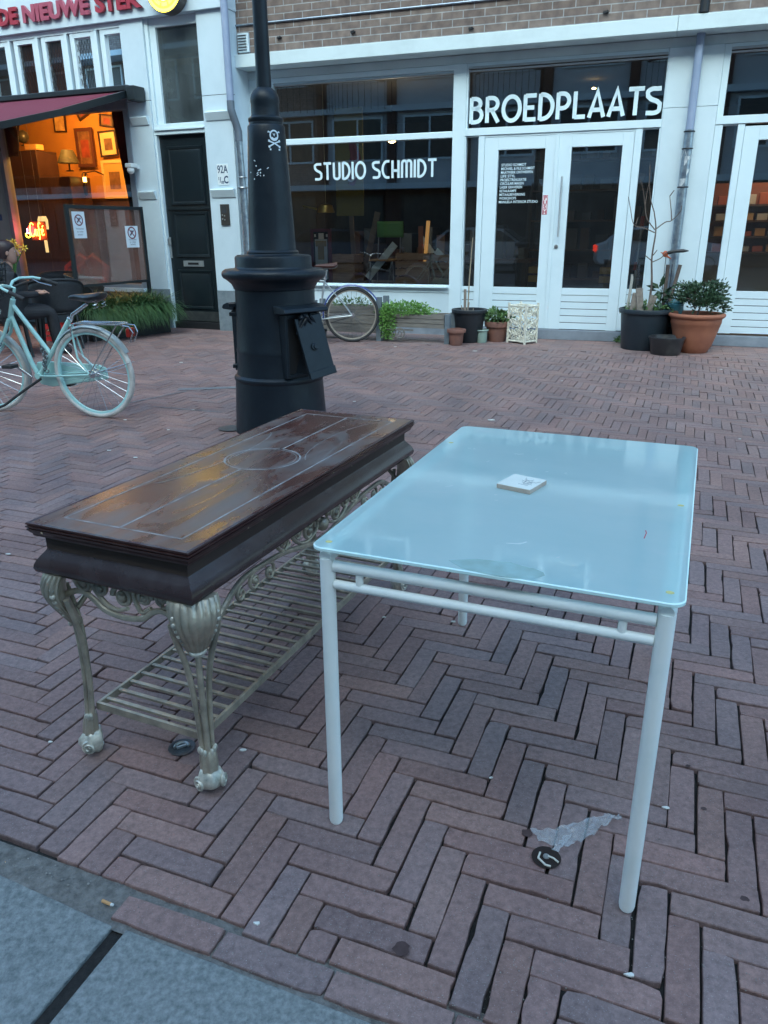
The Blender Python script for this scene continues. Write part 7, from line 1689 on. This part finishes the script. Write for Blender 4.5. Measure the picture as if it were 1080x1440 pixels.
# ------------------------------------------------------------ opposite side of the street (behind the camera; shows in the glass)
PANEL = mat('grey_facade_panel', (.50, .54, .57), .6, col2=(.43, .47, .5), scale=1.2); DBR = brickwall_mat('dark_red_brick', (.07, .035, .03), (.10, .05, .04), (.12, .12, .12))
YBR = brickwall_mat('grey_brown_brick', (.22, .17, .15), (.28, .22, .19), (.3, .3, .3))
DWB = mat('dark_window_room', (.02, .025, .03), .3)
LITW = mat('lit_room_window', (.9, .6, .3), .5, emit=(1, .70, .30), estr=1.1)
def opposite(label, b0, b1, wallm, lit, seed):
    OB = thing('apartment_building', label, 'building', (-2.5, -11.5, 0), R(180-19.6)); X0, X1 = b0*3.2, b1*3.2-.02
    part('facade_wall', [(X0, X1, 0, 3.1, .6, 1.0)], DBR, OB); part('facade_wall', [(X0, X1, 3.1, 18.6, .9, 1.4), (X0, X1, 18.6, 18.8, .3, 3)], wallm, OB)
    for k in range(6): part('white_band', [(X0, X1, 3.0+k*3.0, 3.22+k*3.0, -.25 if k % 2 == 0 else .6, .899)], WHITE, OB)
    for i in range(b0, b1): part('brick_pier', [(i*3.2+.02, i*3.2+.38, 3.22, 18.6, .7, .899)], DBR, OB)
    for fl in range(5):
        for i in range(b0, b1):
            x0 = i*3.2+.62; z0 = 3.3+fl*3.0+.85
            w = part('window', [(x0, x0+2.3, z0, z0+.08, .82, .899), (x0, x0+2.3, z0+1.62, z0+1.7, .82, .899), (x0, x0+.08, z0+.08, z0+1.62, .82, .899), (x0+2.22, x0+2.3, z0+.08, z0+1.62, .82, .899), (x0+1.1, x0+1.18, z0+.08, z0+1.62, .82, .899)], WHITE2, OB)
            part('pane', [(x0+.08, x0+1.1, z0+.08, z0+1.62, .86, .87), (x0+1.18, x0+2.22, z0+.08, z0+1.62, .86, .87)], LITW if (fl, i) in lit else DWB, w)
    for i in range(b0, b1, 2):
        for fl in (1, 3):
            x0 = i*3.2+.4; z0 = 3.05+fl*3.0; mb = MB(); pts = [(x0+2.6*k/12, .6-.9*math.sin(PI*k/12)-.1, z0+1.05) for k in range(13)]
            mb.tube(pts, .03, 6)
            for p in pts: mb.cyl(p, (p[0], p[1], z0), .012, n=5)
            mb.build('balcony_railing', DARKMET, OB)
    for i in range(b0, b1):
        x0 = i*3.2+.5; w = part('shop_window', [(x0, x0+2.4, .4, .5, .52, .6), (x0, x0+2.4, 2.7, 2.8, .52, .6), (x0, x0+.1, .5, 2.7, .52, .6), (x0+2.3, x0+2.4, .5, 2.7, .52, .6)], BLK, OB); part('pane', [(x0+.1, x0+2.3, .5, 2.7, .56, .57)], DWB, w)
opposite('grey panelled apartment building with curved balconies across the street from the shops', -8, 5, PANEL, ((0, -3), (3, 1)), 31)
opposite('grey brown brick apartment building across the street from the cafe', 5, 17, YBR, ((0, 8), (2, 12)), 33)
def car(label, loc, rz, paint):
    t = thing('parked_car', label, 'car', loc, rz, 'cars parked across the street')
    side = [(-2.1, .35), (-2.15, .6), (-2.05, .85), (-1.25, .98), (-.65, 1.40), (.55, 1.46), (1.35, 1.38), (1.85, 1.0), (2.1, .92), (2.15, .45), (2.05, .30), (-2.0, .28)]
    mb = MB(); n = 7; rings = []
    for k in range(n):
        y = -.88+1.76*k/(n-1); sh = 1-(.06 if k in (0, n-1) else 0)
        rings.append([(x*sh, y*(1 if z < 1.0 else .82), .28+(z-.28)*sh) for x, z in side])
    mb.loft(rings); mb.build('body', paint, t, bevel=.04, ang=50)
    for s_ in (-1, 1):
        mb = MB(); mb.prism([(-1.10, 1.0), (-.58, 1.34), (.30, 1.39), (.30, 1.02)], s_*.86, s_*.80, 'y'); mb.prism([(.38, 1.02), (.38, 1.39), (1.22, 1.32), (1.55, 1.04)], s_*.86, s_*.80, 'y'); mb.build('side_window', DWB, t, smooth=False)
        for x in (-1.32, 1.30):
            w = bpy.data.objects.new('wheel', None); COL.objects.link(w); w.parent = t; w.location = (x, s_*.80, .31)
            mb = MB(); mb.torus((0, 0, 0), .235, .085, (0, 1, 0), 36, 10); mb.build('tyre', RUBBER, w); mb = MB(); mb.cyl((0, -.06, 0), (0, .06, 0), .19, n=24); mb.build('rim', STEEL, w)
        mb = MB(); mb.box(-2.13, -2.02, s_*.62-.17, s_*.62+.17, .66, .80); mb.build('headlight', BRIGHT, t, bevel=.02)
        mb = MB(); mb.box(2.06, 2.16, s_*.66-.14, s_*.66+.14, .70, .90); mb.build('tail_light', mat('lit_tail_light', (.6, .03, .02), .4, emit=(1, .05, .02), estr=1.1), t, bevel=.02)
    mb = MB(); mb.prism([(-1.28, .99), (-.70, 1.385), (-.68, 1.36), (-1.22, .97)], -.66, .66, 'y'); mb.build('windscreen', DWB, t, smooth=False)
    return t
car('silver hatchback with lit tail lights parked between the dark and the white car', (-7.7, -4.0, 0), R(-21.5+180), mat('silver_car_paint', (.45, .48, .50), .3, .6))
car('dark estate car parked across the street opposite the studio window', (-12.6, -2.0, 0), R(-21.5+180), mat('dark_car_paint', (.03, .04, .06), .25, .4))
car('white hatchback parked across the street, nearest the camera', (-2.4, -6.2, 0), R(-21.5+180), mat('white_car_paint', (.65, .67, .68), .3))
